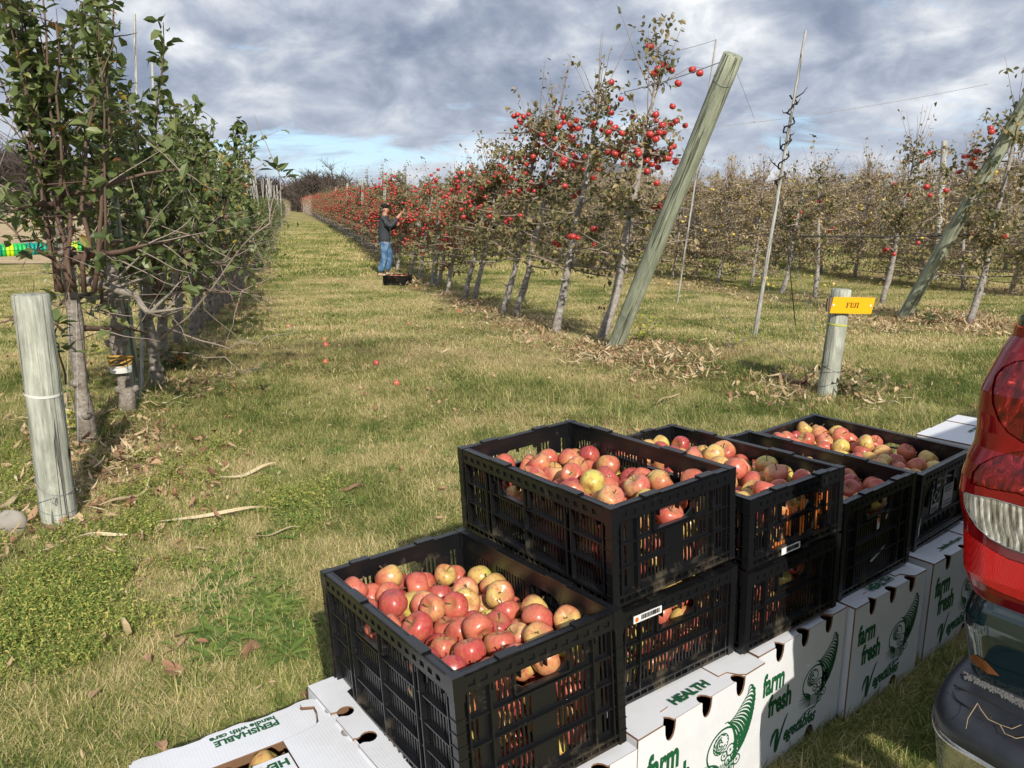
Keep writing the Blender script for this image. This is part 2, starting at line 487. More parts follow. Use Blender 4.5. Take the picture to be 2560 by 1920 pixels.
def mat_bark(name, c0, c1, c2, sc=1.0):
    m, k, out = newmat(name)
    o = pos(k)
    a = k.noise(k.mapping(o, scale=(1, 1, 1.6)), 16 * sc, 6, 0.65, 0.3)
    b = k.noise(o, 70 * sc, 3, 0.6)
    sp = k.n('ShaderNodeTexVoronoi'); k.l(k.mapping(o, scale=(1, 1, 1.8)), sp.inputs['Vector']); sp.inputs['Scale'].default_value = 26 * sc
    c = k.ramp(k.math('ADD', k.math('MULTIPLY', a, .7), k.math('MULTIPLY', b, .3)), [(.34, c0), (.5, c1), (.66, c2)])
    c = k.mix(k.ramp(sp.outputs['Distance'], [(.10, .75), (.22, 0.0)]), c, tuple(v * .5 for v in c0))
    principled(k, out, c, 0.85, 0.15, bump=k.math('ADD', a, b), bdist=0.006)
    return m
M['bark'] = mat_bark('apple_bark', (.155, .135, .12), (.30, .275, .25), (.46, .43, .40))
M['bark_left'] = mat_bark('old_apple_bark', (.13, .11, .09), (.24, .21, .18), (.37, .34, .30))
M['twig'] = mat_plain('twig', (.29, .235, .20), .75, .2, nscale=60)
M['shoot'] = mat_plain('young_shoot', (.125, .082, .062), .6, .3, nscale=60)
M['vine'] = mat_plain('dead_vine', (.05, .04, .035), .9, .1)
M['forest'] = mat_plain('far_bare_trees', (.085, .07, .062), .95, .05, nscale=.4, namp=.35)
M['forest2'] = mat_plain('far_brown_trees', (.085, .07, .06), .95, .05, nscale=.4, namp=.35)
M['wire'] = mat_plain('steel_wire', (.30, .31, .32), .45, .5, .6)
M['black_plastic_line'] = mat_plain('black_line', (.015, .015, .015), .5, .4)

def mat_crate():
    m, k, out = newmat('black_crate_plastic')
    o = coords(k)
    d = k.noise(o, 11, 6, 0.7, 0.4)
    fine = k.noise(o, 260, 2, 0.6)
    sep = k.n('ShaderNodeSeparateXYZ'); k.l(o, sep.inputs[0])
    low = k.ramp(sep.outputs[2], [(0.0, .13), (.05, .02), (1, .0)])
    dust = k.ramp(k.math('ADD', d, low), [(.62, 0.0), (.80, .42)])
    c = k.mix(dust, (.0065, .007, .0085), (.19, .155, .105))
    r = k.math('ADD', k.math('MULTIPLY', dust, .5), k.math('ADD', .17, k.math('MULTIPLY', d, .26)))
    principled(k, out, c, r, 0.6, bump=fine, bdist=0.0004)
    return m
M['crate'] = mat_crate()

def mat_card():
    m, k, out = newmat('white_cardboard')
    o = coords(k)
    flute = k.n('ShaderNodeTexWave', wave_type='BANDS', bands_direction='X'); k.l(o, flute.inputs[0])
    flute.inputs['Scale'].default_value = 45; flute.inputs['Distortion'].default_value = .3
    stain = k.noise(o, 5, 6, .65)
    fine = k.noise(o, 60, 4, .6)
    c = k.mix(k.ramp(stain, [(.45, 0.0), (.75, .55)]), (.66, .685, .73), (.53, .53, .54))
    c = k.mix(k.math('MULTIPLY', fine, .12), c, (.50, .50, .50))
    principled(k, out, c, 0.55, 0.3, bump=k.math('ADD', k.math('MULTIPLY', flute.outputs[1], .12), k.math('ADD', k.math('MULTIPLY', stain, 1.2), k.math('MULTIPLY', k.noise(o, 2.2, 2, .5), 4.0))), bdist=0.0012)
    return m
M['card'] = mat_card()
M['kraft'] = mat_plain('kraft_cardboard', (.20, .115, .07), .85, .1, nscale=40)
M['print_green'] = mat_plain('green_print', (.008, .085, .030), .6, .3, nscale=90, namp=.18)
M['label_white'] = mat_plain('white_label', (.72, .73, .74), .5, .3, namp=.08)
M['label_grey'] = mat_plain('grey_print', (.42, .43, .44), .6, .3, namp=.3, nscale=200)
M['orange'] = mat_plain('orange_paint', (.55, .15, .03), .6, .3, namp=.35)
M['ink'] = mat_plain('dark_ink', (.012, .012, .014), .6, .3)
M['sign_yellow'] = mat_plain('yellow_sign', (.82, .43, .008), .4, .4, namp=.06, nscale=12)
M['maroon'] = mat_plain('maroon_lettering', (.10, .012, .008), .5, .3)
M['tape_white'] = mat_plain('white_tape', (.62, .63, .60), .5, .3)
M['tape_yellow'] = mat_plain('yellow_tape', (.50, .50, .12), .5, .4)
M['band_yellow'] = mat_plain('ochre_tie', (.45, .27, .06), .6, .3)
M['stone'] = mat_plain('stone', (.30, .28, .25), .9, .1, nscale=25)

def mat_apple():
    m, k, out = newmat('apple_skin')
    cvec = attr(k, 'acol', 'Color')
    o = attr(k, 'auv', 'Vector')
    st = k.noise(k.mapping(o, scale=(26, 2.6, 1)), 1.0, 3, .6)
    c = k.mix(k.ramp(st, [(.38, .0), (.66, .62)]), cvec, k.mix(.38, cvec, (.62, .38, .13)))
    mott = k.noise(o, 2.4, 5, .65)
    c = k.mix(k.ramp(mott, [(.46, 0.0), (.66, .65)]), c, (.40, .040, .055))
    rus = k.noise(k.mapping(o, loc=(5, 5, 5)), 6.0, 6, .7)
    c = k.mix(k.ramp(rus, [(.60, 0.0), (.74, .5)]), c, (.50, .36, .17))
    vo = k.n('ShaderNodeTexVoronoi'); k.l(k.mapping(o, scale=(9, 16, 1)), vo.inputs['Vector']); vo.inputs['Scale'].default_value = 1.6
    c = k.mix(k.ramp(vo.outputs['Distance'], [(.06, .75), (.16, 0.0)]), c, (.74, .62, .44))
    p = principled(k, out, c, k.math('ADD', .18, k.math('MULTIPLY', mott, .26)), 0.45)
    p.inputs['Subsurface Weight'].default_value = 0.0
    return m
M['apple'] = mat_apple()
M['apple_stem'] = mat_plain('apple_stem', (.13, .09, .045), .8, .2)
M['apple_red'] = None
def mat_tree_apple(name, a, b):
    m, k, out = newmat(name)
    nz = k.noise(pos(k), 30, 3, .6)
    principled(k, out, k.mix(k.ramp(nz, [(.35, 0.), (.7, 1.)]), a, b), .3, .5)
    return m
M['apple_red'] = mat_tree_apple('tree_apple_red', (.36, .020, .028), (.52, .075, .055))
M['apple_yellow'] = mat_tree_apple('tree_apple_yellow', (.62, .42, .06), (.58, .50, .12))

# ------------------------------------------------------------------ setting: ground, field, woods
def sheet(name, xs, ys, mat, zoff=0.0, zf=gz):
    X, Y = np.meshgrid(xs, ys)
    Z = zf(X, Y) + zoff
    v = np.stack([X, Y, Z], -1).reshape(-1, 3)
    nx, ny = len(xs), len(ys)
    i, j = np.meshgrid(np.arange(ny - 1), np.arange(nx - 1), indexing='ij')
    a = i * nx + j
    f = np.stack([a, a + 1, a + nx + 1, a + nx], -1).reshape(-1, 4)
    mb = MB(); mb.add(v, f)
    o = mb.build(name, mat, smooth=True)
    return tag(o, kind='structure')
ys = np.concatenate([np.arange(-20, 0, 2.0), np.arange(0, 30, .25), np.arange(30, 120, 3.0), np.array([130, 160, 220, 350, 600, 1200, 2500])])
xs = np.concatenate([-np.array([2500, 1200, 600, 300, 150, 90, 60, 40]), np.arange(-30, 30.1, .5), np.array([40, 60, 90, 150, 300, 600, 1200, 2500])])
g = sheet('ground', xs, ys, M['ground'])
g['label'] = 'mown orchard grass with straw coloured patches'
fy = np.concatenate([np.arange(25, 60, 1.0), np.arange(60, 170, 4.0)])
# the stubble field lies left of the left-hand row
mbf = MB()
rows = []
for y in fy:
    for x in np.linspace(0, 1, 30) ** 2:
        xx = -(5.2 + .2725 * y) - x * (120)
        rows.append((xx, y, float(gz(xx, y)) + 0.03 + 0.0 * x))
n = 30
F_ = [(i * n + j, (i + 1) * n + j, (i + 1) * n + j + 1, i * n + j + 1) for i in range(len(fy) - 1) for j in range(n - 1)]
mbf.add(rows, [tuple(reversed(q)) for q in F_][::1])
fld = mbf.build('stubble_field', M['field'], smooth=True)
tag(fld, kind='structure'); fld['label'] = 'tan harvested corn field beyond the left row'

rng = np.random.default_rng(7)
random.seed(7)

def wiggle(p0, p1, n, amp, r, sag=0.0, up=0.0):
    t = np.linspace(0, 1, n)[:, None]
    P = p0 + (p1 - p0) * t
    w = r.normal(0, amp, (n, 3)); w[0] = 0
    w = np.cumsum(w, 0) * .5
    P = P + w * np.sqrt(t)
    P[:, 2] += (up * t[:, 0] ** 2 - up * t[:, 0])
    P[:, 2] -= sag * 4 * t[:, 0] * (1 - t[:, 0])
    return P

def leaf_verts(P, D, N, L, W, curl):
    """leaf batch: base P, direction D, normal N, length L, width W; 8 vertices, 6 faces each"""
    n = len(P)
    D = D / (np.linalg.norm(D, axis=1)[:, None] + 1e-9)
    S = np.cross(D, N); S /= np.linalg.norm(S, axis=1)[:, None] + 1e-9
    N = np.cross(S, D)
    L = L[:, None]; W = W[:, None]; c = curl[:, None]
    b = P
    m1 = P + D * L * .38 - N * L * c * .10
    m2 = P + D * L * .72 - N * L * c * .34
    tip = P + D * L * (1 - .12 * abs(c)) - N * L * c * .72
    f = .34
    l1 = m1 + S * W * .5 + N * W * f * .5; r1 = m1 - S * W * .5 + N * W * f * .5
    l2 = m2 + S * W * .40 + N * W * f * .5; r2 = m2 - S * W * .40 + N * W * f * .5
    V = np.stack([b, m1, m2, tip, l1, r1, l2, r2], 1).reshape(-1, 3)
    T = np.array([(0, 1, 4), (0, 5, 1), (2, 3, 6), (2, 7, 3)])
    Q = np.array([(1, 2, 6, 4), (5, 7, 2, 1)])
    o = (np.arange(n) * 8)[:, None, None]
    return V, (T[None] + o).reshape(-1, 3), (Q[None] + o).reshape(-1, 4)
def add_leaves(mb, P, D, N, L, W, curl, tint, mat=0):
    if len(P) == 0: return
    V, T, Q = leaf_verts(P, D, N, L, W, curl)
    s = mb.n
    mb.add(V, T, mat, np.repeat(tint, 8))
    mb.f.append(Q + s); mb.m.append(np.full(len(Q), mat)); mb.v.append(np.zeros((0, 3))); mb.t.append(np.zeros(0)); mb.c.append(np.zeros((0, 4)))

# --- apples: mesh variants
def apple_geo(nu=20, nv=13, r=0.035, seed=0, flat=.93):
    q = np.random.default_rng(seed)
    ph = np.linspace(0, math.pi, nv)
    th = np.arange(nu) * 2 * math.pi / nu
    lob = 1 + .022 * np.cos(5 * th + q.uniform(0, 6)) * 1.0 + .03 * np.cos(2 * th + q.uniform(0, 6)) + .02 * np.cos(th + q.uniform(0, 6))
    V = []; UV = []
    for i, p in enumerate(ph):
        rr = math.sin(p) ** .85
        z = math.cos(p) * flat
        z -= .34 * math.exp(-(p / .42) ** 2) ; z += .20 * math.exp(-((math.pi - p) / .33) ** 2)
        rr *= 1 + .06 * math.cos(p)
        for j, t in enumerate(th):
            l = 1 + (lob[j] - 1) * (1.0 if p < 1.5 else 1.5)
            V.append((r * rr * l * math.cos(t), r * rr * l * math.sin(t), r * z * (1 + .03 * math.cos(t + 1))))
            UV.append((math.cos(t), p, math.sin(t)))
    F = []
    for i in range(nv - 1):
        for j in range(nu):
            F.append((i * nu + j, (i + 1) * nu + j, (i + 1) * nu + (j + 1) % nu, i * nu + (j + 1) % nu))
    return np.array(V), np.array(F), np.array(UV)
APPLE_CLASSES = [('red', (.40, .035, .050), (.50, .13, .085), 3), ('crimson', (.30, .022, .042), (.39, .06, .06), 2), ('yellow-green', (.52, .50, .11), (.50, .32, .10), 3),
                 ('orange-red', (.45, .075, .065), (.56, .27, .12), 3), ('two-toned', (.40, .045, .055), (.60, .50, .15), 3), ('pink-striped', (.48, .10, .095), (.60, .40, .17), 2)]
def apple_colors(V, a, b, seed, split):
    q = np.random.default_rng(seed)
    d = q.normal(0, 1, 3); d[2] *= .4; d /= np.linalg.norm(d)
    n = V / np.linalg.norm(V, axis=1)[:, None]
    s = n @ d
    w = q.uniform(-.15, .15)
    f = 1 / (1 + np.exp(-(s - w) * split))
    top = np.exp(-((1 - n[:, 2]) / .12))[:, None]
    C = np.array(b)[None] * (1 - f[:, None]) + np.array(a)[None] * f[:, None]
    C = C * (1 - .55 * top) + np.array((.34, .33, .10)) * .55 * top
    return np.concatenate([C, np.ones((len(C), 1))], 1)
def set_uv(me, UV):
    a = me.attributes.new('auv', 'FLOAT_VECTOR', 'POINT'); a.data.foreach_set('vector', UV.astype(np.float32).ravel())
APPLES = []      # (class name, body mesh, stem mesh)
seed = 100
for cname, a, b, cnt in APPLE_CLASSES:
    for kk in range(cnt):
        seed += 1
        V, F, UV = apple_geo(28, 18, .035, seed, .86 + .02 * (seed % 6))
        mb = MB(); mb.add(V, F, 0, .5, apple_colors(V, a, b, seed, 2.2 if 'two' in cname else 3.5))
        me = mb.mesh('apple', M['apple'], True)
        q = UV.copy(); q[:, 1] = q[:, 1]
        UV2 = np.stack([UV[:, 0] + seed * 3.1, UV[:, 1] * .8, UV[:, 2] + seed], 1)
        set_uv(me, UV2)
        sm = MB(); sm.tube([(0, 0, .016), (.001, 0, .026), (.004, .001, .036), (.006, .002, .040)], [.0014, .0013, .0015, .0024], 5)
        APPLES.append((cname, me, sm.mesh('stem', M['apple_stem'])))
LOWV, LOWF, LOWUV = apple_geo(12, 8, .0300, 5, .9)
# apple hanging on a tree
def tree_apple_mesh(mat, nu=14, nv=9):
    V, F, UV = apple_geo(nu, nv, .038, 9, .92)
    mb = MB(); mb.add(V, F)
    return mb.mesh('apple', mat, True)
TA_RED = tree_apple_mesh(M['apple_red']); TA_YEL = tree_apple_mesh(M['apple_yellow'])

# ------------------------------------------------------------------ tree grower
def grow_right(seed, H=2.75, lean=.2, nlat=26, leaves=1500, apples=30, leafsize=.062, zlow=.75, dry=.5, whips=7, spread=.55, apple_lo=1.5, apple_hi=2.55, r0=.05, leafz=None):
    r = np.random.default_rng(seed)
    trunk = MB(); br = MB()
    n = 14
    t = np.linspace(0, 1, n)
    kink = r.normal(0, .012, (n, 2)).cumsum(0) * (t[:, None] > .05)
    base_bend = .10 * r.uniform(.3, 1.3)
    tx = lean * H * t * .95 + base_bend * np.sin(np.minimum(t * 4, 1) * math.pi / 2) * .6 + kink[:, 0]
    ty = kink[:, 1]
    tz = H * t * .9
    T = np.stack([tx, ty, tz], 1)
    T[0, 2] = -.08
    rad = r0 * (1 - .72 * t) * (1 + .10 * np.sin(t * 31 + seed)); rad[0] *= 1.25
    trunk.tube(T, rad, 9)
    for kx in range(10):        # knots and pruning stubs
        i = r.integers(2, n - 3); c = T[i]
        a = r.uniform(0, 2 * math.pi); d = np.array([math.cos(a), math.sin(a), .3])
        trunk.tube([c, c + d * (rad[i] + .012), c + d * (rad[i] + .02 + r.uniform(0, .05))], [.018, .014, .010], 6)
    LP = []; LD = []; AP = []
    def tp(z):
        return np.array([np.interp(z, T[:, 2], T[:, 0]), np.interp(z, T[:, 2], T[:, 1]), z])
    for i in range(nlat):
        z = r.uniform(zlow, H * .88) if i > 4 else zlow + .15 * i
        p0 = tp(z); a = r.uniform(0, 2 * math.pi)
        ln = spread * r.uniform(.6, 1.35) * (1.0 - .35 * (z / H))
        rise = r.uniform(-.25, .35)
        p1 = p0 + np.array([math.cos(a) * ln, math.sin(a) * ln * 1.15, rise * ln + .05])
        P = wiggle(p0, p1, 6, .02, r, sag=-.03 + .1 * r.random())
        br.tube(P, np.linspace(.013, .004, 6) * r.uniform(.7, 1.2), 5)
        for s in range(r.integers(3, 7)):
            u = r.uniform(.25, 1); q0 = P[min(5, int(u * 5))]
            d = r.normal(0, 1, 3); d[2] = abs(d[2]) * r.choice([1, 1, -.6]); d /= np.linalg.norm(d)
            q1 = q0 + d * r.uniform(.10, .34)
            Q = wiggle(q0, q1, 4, .012, r)
            br.tube(Q, np.linspace(.0035, .0015, 4), 3, cap=False)
            for uu in np.linspace(.15, 1, 6):
                LP.append(q0 + (q1 - q0) * uu); LD.append(d)
        for uu in np.linspace(.3, 1, 5):
            LP.append(P[int(uu * 5)]); LD.append(np.array([math.cos(a), math.sin(a), .2]))
        if apple_lo < z < apple_hi or r.random() < .12:
            AP.append(P[r.integers(2, 6)])
    for i in range(whips):       # bare upright whips at the top
        p0 = tp(r.uniform(H * .65, H * .9))
        d = np.array([r.normal(0, .30), r.normal(0, .30), 1.0])
        p1 = p0 + d * r.uniform(.35, .85)
        P = wiggle(p0, p1, 6, .012, r)
        br.tube(P, np.linspace(.006, .0018, 6), 4, cap=False)
        for uu in np.linspace(.35, 1, 5):
            if r.random() < .75: LP.append(P[int(uu * 5)]); LD.append(d)
    LP = np.array(LP); LD = np.array(LD)
    idx = r.integers(0, len(LP), leaves)
    if leafz is not None:
        keep = r.random(leaves) < np.clip(leafz(LP[idx][:, 2]), 0, 1); idx = idx[keep]
    m = len(idx)
    P = LP[idx] + r.normal(0, .028, (m, 3))
    D = LD[idx] * .4 + r.normal(0, 1, (m, 3)) * .7 + np.array([0, 0, -.35])
    N = r.normal(0, .6, (m, 3)) + np.array([0, 0, 1.0])
    L = leafsize * r.uniform(.55, 1.15, m)
    W = L * r.uniform(.42, .68, m)
    curl = r.normal(.3, .7, m)
    tint = np.clip(r.beta(2.2, 2.2, m) * .9 + (dry - .5) * .5, 0, 1)
    # apples: clusters near chosen spots
    A = []
    tries = 0
    while len(A) < apples and tries < apples * 6 and AP:
        tries += 1
        c = AP[r.integers(0, len(AP))] + r.normal(0, .07, 3) + np.array([0, 0, -.05])
        if c[2] < .35: continue
        if all(np.linalg.norm(c - b) > .062 for b in A): A.append(c)
    return dict(trunk=trunk, branches=br, leaves=(P, D, N, L, W, curl, tint), apples=np.array(A).reshape(-1, 3), H=H)

def grow_left(seed, H=2.9, leaves=1500, r0=.06, spread=.62, nshoot=9, dens=1.0, side=1.0, zl=.7, lsz=.088):
    r = np.random.default_rng(seed)
    trunk = MB(); br = MB(); tw = MB()
    n = 10; t = np.linspace(0, 1, n)
    hz = H * .55
    T = np.stack([r.normal(0, .015, n).cumsum() * .8, r.normal(0, .015, n).cumsum() * .8, hz * t], 1); T[0] = (0, 0, -.08)
    rad = r0 * (1 - .5 * t) * (1 + .16 * np.sin(t * 23 + seed) + .1 * np.sin(t * 47)); rad[0] *= 1.35; rad[1] *= 1.1
    trunk.tube(T, rad, 10)
    for kx in range(9):
        i = r.integers(1, n - 1); c = T[i]; a = r.uniform(0, 2 * math.pi); d = np.array([math.cos(a), math.sin(a), .2])
        trunk.tube([c, c + d * (rad[i] + .008), c + d * (rad[i] + .022)], [.035, .028, .016], 7)
    LP = []; LD = []; LW = []
    def tp(z): return np.array([np.interp(z, T[:, 2], T[:, 0]), np.interp(z, T[:, 2], T[:, 1]), z])
    arms = []
    for i in range(7):
        z = r.uniform(.62, hz * .98); a = r.uniform(0, 2 * math.pi)
        ln = spread * r.uniform(.7, 1.3)
        p0 = tp(z); p1 = p0 + np.array([math.cos(a) * ln + .18 * side * ln, math.sin(a) * ln, r.uniform(-.25, .35) * ln])
        P = wiggle(p0, p1, 8, .035, r)
        br.tube(P, np.linspace(.024, .006, 8) * r.uniform(.7, 1.25), 7)
        arms.append(P)
        for s in range(10):
            q0 = P[r.integers(2, 8)]; d = r.normal(0, 1, 3); d[2] = d[2] * .7 + .15; d /= np.linalg.norm(d)
            q1 = q0 + d * r.uniform(.2, .6); Q = wiggle(q0, q1, 6, .02, r)
            tw.tube(Q, np.linspace(.0045, .0015, 6), 4, cap=False)
            for uu in np.linspace(.2, 1, 7):
                LP.append(Q[int(uu * 5)]); LD.append(d); LW.append(.45 if q0[2] < 1.0 else 1.2)
    for i in range(nshoot):      # long upright shoots
        if r.random() < .5: p0 = tp(r.uniform(hz * .6, hz))
        else:
            A_ = arms[r.integers(0, len(arms))]; p0 = A_[r.integers(2, 7)]
        top = H * r.uniform(.72, 1.08)
        d = np.array([r.normal(0, .14), r.normal(0, .14), 1.0])
        p1 = p0 + d * max(.4, top - p0[2])
        P = wiggle(p0, p1, 10, .018, r)
        br.tube(P, np.linspace(.012, .0025, 10) * r.uniform(.7, 1.2), 5)
        m = int(26 * (top - p0[2]) * dens)
        for u in np.linspace(.18, 1, max(4, m)):
            x = u * 9; k = int(min(8, x)); q = P[k] + (P[k + 1] - P[k]) * (x - k)
            for rep in range(2):
                LP.append(q); LD.append(np.array([r.normal(0, 1), r.normal(0, 1), .5])); LW.append(1.5)
        for s in range(5):
            u = r.uniform(.2, .9); q0 = P[int(u * 9)]; dd = np.array([r.normal(0, .6), r.normal(0, .6), .7]); q1 = q0 + dd * r.uniform(.12, .32)
            tw.tube(wiggle(q0, q1, 4, .01, r), np.linspace(.004, .0016, 4), 4, cap=False)
            for uu in np.linspace(.2, 1, 5): LP.append(q0 + (q1 - q0) * uu); LD.append(dd); LW.append(1.3)
    LP = np.array(LP); LD = np.array(LD); LW = np.array(LW); LW = LW * np.clip((LP[:, 2] - zl + .25) / .5, .12, 1)
    idx = r.choice(len(LP), leaves, p=LW / LW.sum()); m = leaves
    P = LP[idx] + r.normal(0, .016, (m, 3))
    D = LD[idx] * .5 + r.normal(0, 1, (m, 3)) * .6; D[:, 2] += .05
    N = r.normal(0, .55, (m, 3)) + np.array([0, 0, 1.0])
    L = lsz * r.uniform(.55, 1.15, m); W = L * r.uniform(.45, .64, m); curl = r.normal(.35, .4, m)
    tint = np.clip(r.beta(2, 2.6, m) * .92 + (r.random(m) < .05) * .4, 0, 1)
    return dict(trunk=trunk, branches=br, twigs=tw, leaves=(P, D, N, L, W, curl, tint), H=H)

# leaf meshes used when a leaf is an object of its own
def leaf_mesh_set(mat, tints):
    out = []
    for i, t in enumerate(tints):
        mb = MB()
        q = np.random.default_rng(i)
        add_leaves(mb, np.zeros((1, 3)), np.array([[1.0, 0, 0]]), np.array([[0, 0, 1.0]]), np.array([1.0]), np.array([q.uniform(.46, .64)]), np.array([q.uniform(-.1, .8)]), np.array([t]))
        out.append(mb.mesh('leaf', mat))
    return out
LEAFSET = {'leaf_green': leaf_mesh_set(M['leaf_green'], [.12, .25, .35, .45, .55, .65, .74, .86]), 'leaf_olive': leaf_mesh_set(M['leaf_olive'], [.1, .25, .4, .5, .6, .7, .8, .95])}

def place_tree(kit, x, y, z, label, group, leafmat, yaw=0.0, single_leaves=0, single_apples=True, apple_mesh=None, bark='bark', cat='tree', name='apple_tree', scale=1.0):
    root = empty(name, (x, y, z), (0, 0, yaw), label, cat, group)
    root.scale = (scale,) * 3
    kit['trunk'].build('trunk', M[bark], root, True)
    b = kit['branches'].build('branches', M['shoot' if 'twigs' in kit else 'twig'], root, True); tag(b, kind='stuff')
    if 'twigs' in kit:
        b = kit['twigs'].build('twigs', M['twig'], root, True); tag(b, kind='stuff')
    P, D, N, L, W, curl, tint = kit['leaves']
    if single_leaves:
        order = np.argsort(-L)[:single_leaves]
        rest = np.setdiff1d(np.arange(len(L)), order)
        S = LEAFSET[leafmat]
        for i in order:
            d = Vector(D[i]).normalized(); s = d.cross(Vector(N[i])).normalized(); nn = s.cross(d)
            Mx = Matrix((( d.x, s.x * -1, nn.x), (d.y, s.y * -1, nn.y), (d.z, s.z * -1, nn.z)))
            k = min(len(S) - 1, int(tint[i] * len(S)))
            o = bpy.data.objects.new('leaf', S[k]); o.parent = root
            M4 = Mx.to_4x4(); M4.translation = Vector(P[i])
            o.matrix_basis = M4 @ Matrix.Scale(float(L[i]), 4)
            col.objects.link(o)
    else:
        rest = np.arange(len(L))
    mb = MB(); add_leaves(mb, P[rest], D[rest], N[rest], L[rest], W[rest], curl[rest], tint[rest])
    tag(mb.build('crown', M[leafmat], root), kind='stuff')
    if 'apples' in kit and len(kit['apples']):
        r = np.random.default_rng(3)
        if single_apples:
            for c in kit['apples']:
                o = bpy.data.objects.new('apple', apple_mesh); o.parent = root; o.location = c
                o.rotation_euler = (r.uniform(-.5, .5), r.uniform(-.5, .5), r.uniform(0, 6)); s = r.uniform(.82, 1.1); o.scale = (s, s, s)
                col.objects.link(o)
        else:
            mb = MB(); V, F, _ = apple_geo(9, 6, .038, 9, .92)
            for c in kit['apples']: mb.add(V + c, F)
            tag(mb.build('apples', apple_mesh.materials[0], root, True), kind='stuff')
    return root
def copy_tree(o, loc, yaw, label, s=1.0):
    c = o.copy(); col.objects.link(c)
    c.location = loc; c.rotation_euler = (0, 0, yaw); c.scale = (s, s, s); c['label'] = label
    for ch in o.children:
        if ch.name.split('.')[0] == 'leaf': continue
        d = ch.copy(); col.objects.link(d); d.parent = c
    return c

# ---- right-hand row (c = 2.95)
near_px = [(1498, 853), (1387, 836), (1290, 797), (1253, 788), (1183, 753), (1159, 752), (1118, 733), (1094, 716), (1047, 700), (1025, 688)]
G1 = 'red apple trees of the nearest right-hand row'
tcount = 0
lowleaf = lambda z: .25 + .8 * np.clip((z - .6) / .8, 0, 1)
specs = [dict(H=2.95, lean=.17, leaves=1500, apples=52, apple_lo=1.9, apple_hi=2.9, spread=.62, zlow=.85, r0=.055, nlat=30),
         dict(H=3.05, lean=.16, leaves=1700, whips=12, apples=46, apple_lo=1.95, apple_hi=2.85, spread=.74, zlow=.75, r0=.055, nlat=34),
         dict(H=3.1, lean=.16, leaves=2000, whips=14, apples=66, apple_lo=1.9, apple_hi=2.8, spread=.74, nlat=36),
         dict(H=3.0, lean=.17, leaves=2000, whips=14, apples=60, apple_lo=1.8, apple_hi=2.7, spread=.78, nlat=36),
         dict(H=2.8, lean=.17, leaves=2200, whips=12, apples=56, apple_lo=1.6, apple_hi=2.5, spread=.78, nlat=36),
         dict(H=2.8, lean=.17, leaves=2200, whips=12, apples=56, apple_lo=1.6, apple_hi=2.5, spread=.78, nlat=36)]
protos = []
row1_y = []
for i, (px, py) in enumerate(near_px):
    p = at(px, py)
    row1_y.append(p[1])
    lab = 'red apple tree in the nearest right-hand row, %s tree from the headland' % ordinal(i + 1)
    if i < 6:
        kit = grow_right(20 + i, leafz=lowleaf, **specs[i], leafsize=.074)
        if i == 0:
            r_ = np.random.default_rng(5)      # the tall leafy leader of the end tree
            tb = kit['branches']; tip = kit['trunk'].v[0][-1]
            base = np.array([.17 * 2.95 * .95 + .06, 0, 2.6])
            for dx, hh in ((.0, .62), (.12, .42), (-.12, .35)):
                tb.tube(wiggle(base, base + np.array([dx - .06, 0, hh]), 6, .015, r_), np.linspace(.010, .002, 6), 5)
            tb.tube([base + [.0, 0, .02], base + [.16, 0, .12], base + [.32, .01, .21], base + [.46, .02, .20]], [.006, .005, .004, .002], 5)
            for a_, b_ in (((-.02, 0, .2), (-.10, 0, .43)), ((.0, 0, .1), (-.05, 0, .17)), ((.16, 0, .12), (.2, 0, .08)), ((.30, .01, .2), (.34, 0, .2))): tb.tube([base + np.array(a_), base + np.array(b_)], [.003, .002], 4)
            P, D, N, L, W, cu, ti = kit['leaves']
            m = 190
            u = r_.random(m); P2 = base + np.stack([r_.normal(-.02, .11, m), r_.normal(0, .09, m), u * .68], 1)
            kit['leaves'] = tuple(np.concatenate([a, b]) for a, b in zip(kit['leaves'], (P2, r_.normal(0, 1, (m, 3)), r_.normal(0, .6, (m, 3)) + [0, 0, 1], .07 * r_.uniform(.7, 1.1, m), .035 * r_.uniform(.8, 1.2, m), r_.normal(.3, .6, m), r_.beta(2, 3, m))))
            kit['apples'] = np.concatenate([kit['apples'], base + np.array([(-.10, 0, .40), (.10, .02, .20), (.13, 0, .17), (.05, 0, .22), (-.02, -.03, .18), (.34, 0, .18), (.42, .02, .15), (.2, 0, .05), (-.05, 0, .14)])])
        t = place_tree(kit, p[0], p[1], p[2], lab, G1, 'leaf_olive', single_leaves=260 if i < 4 else 120, apple_mesh=TA_RED)
        protos.append(t)
    else:
        # small enough from here on to share meshes
        break
far_kits = []
for i in range(5):
    kit = grow_right(60 + i, H=2.6, lean=.15, leaves=2400, apples=150, zlow=.45, apple_lo=.9, apple_hi=2.5, spread=.68, nlat=32, leafz=lowleaf, leafsize=.072, dry=.55)
    far_kits.append(kit)
first_far = []
idx = 6
yy = [at(px, py)[1] for px, py in near_px[6:]]
y = yy[-1]
pos_list = [at(px, py) for px, py in near_px[6:]]
while y < 105:
    y += 1.15 if y < 60 else 1.5
    x = 2.93 - .2725 * y
    pos_list.append(np.array([x, y, float(gz(x, y))]))
for i, p in enumerate(pos_list):
    lab = 'red apple tree in the nearest right-hand row, %s tree from the headland' % ordinal(idx + i + 1)
    z = float(gz(p[0], p[1]))
    if i < 5:
        t = place_tree(far_kits[i], p[0], p[1], z, lab, G1, 'leaf_olive', single_apples=False, apple_mesh=TA_RED)
        first_far.append(t)
    else:
        copy_tree(first_far[i % 5], (p[0], p[1], z), random.choice([0, .3, -.3, .15]), lab, random.uniform(.92, 1.1))

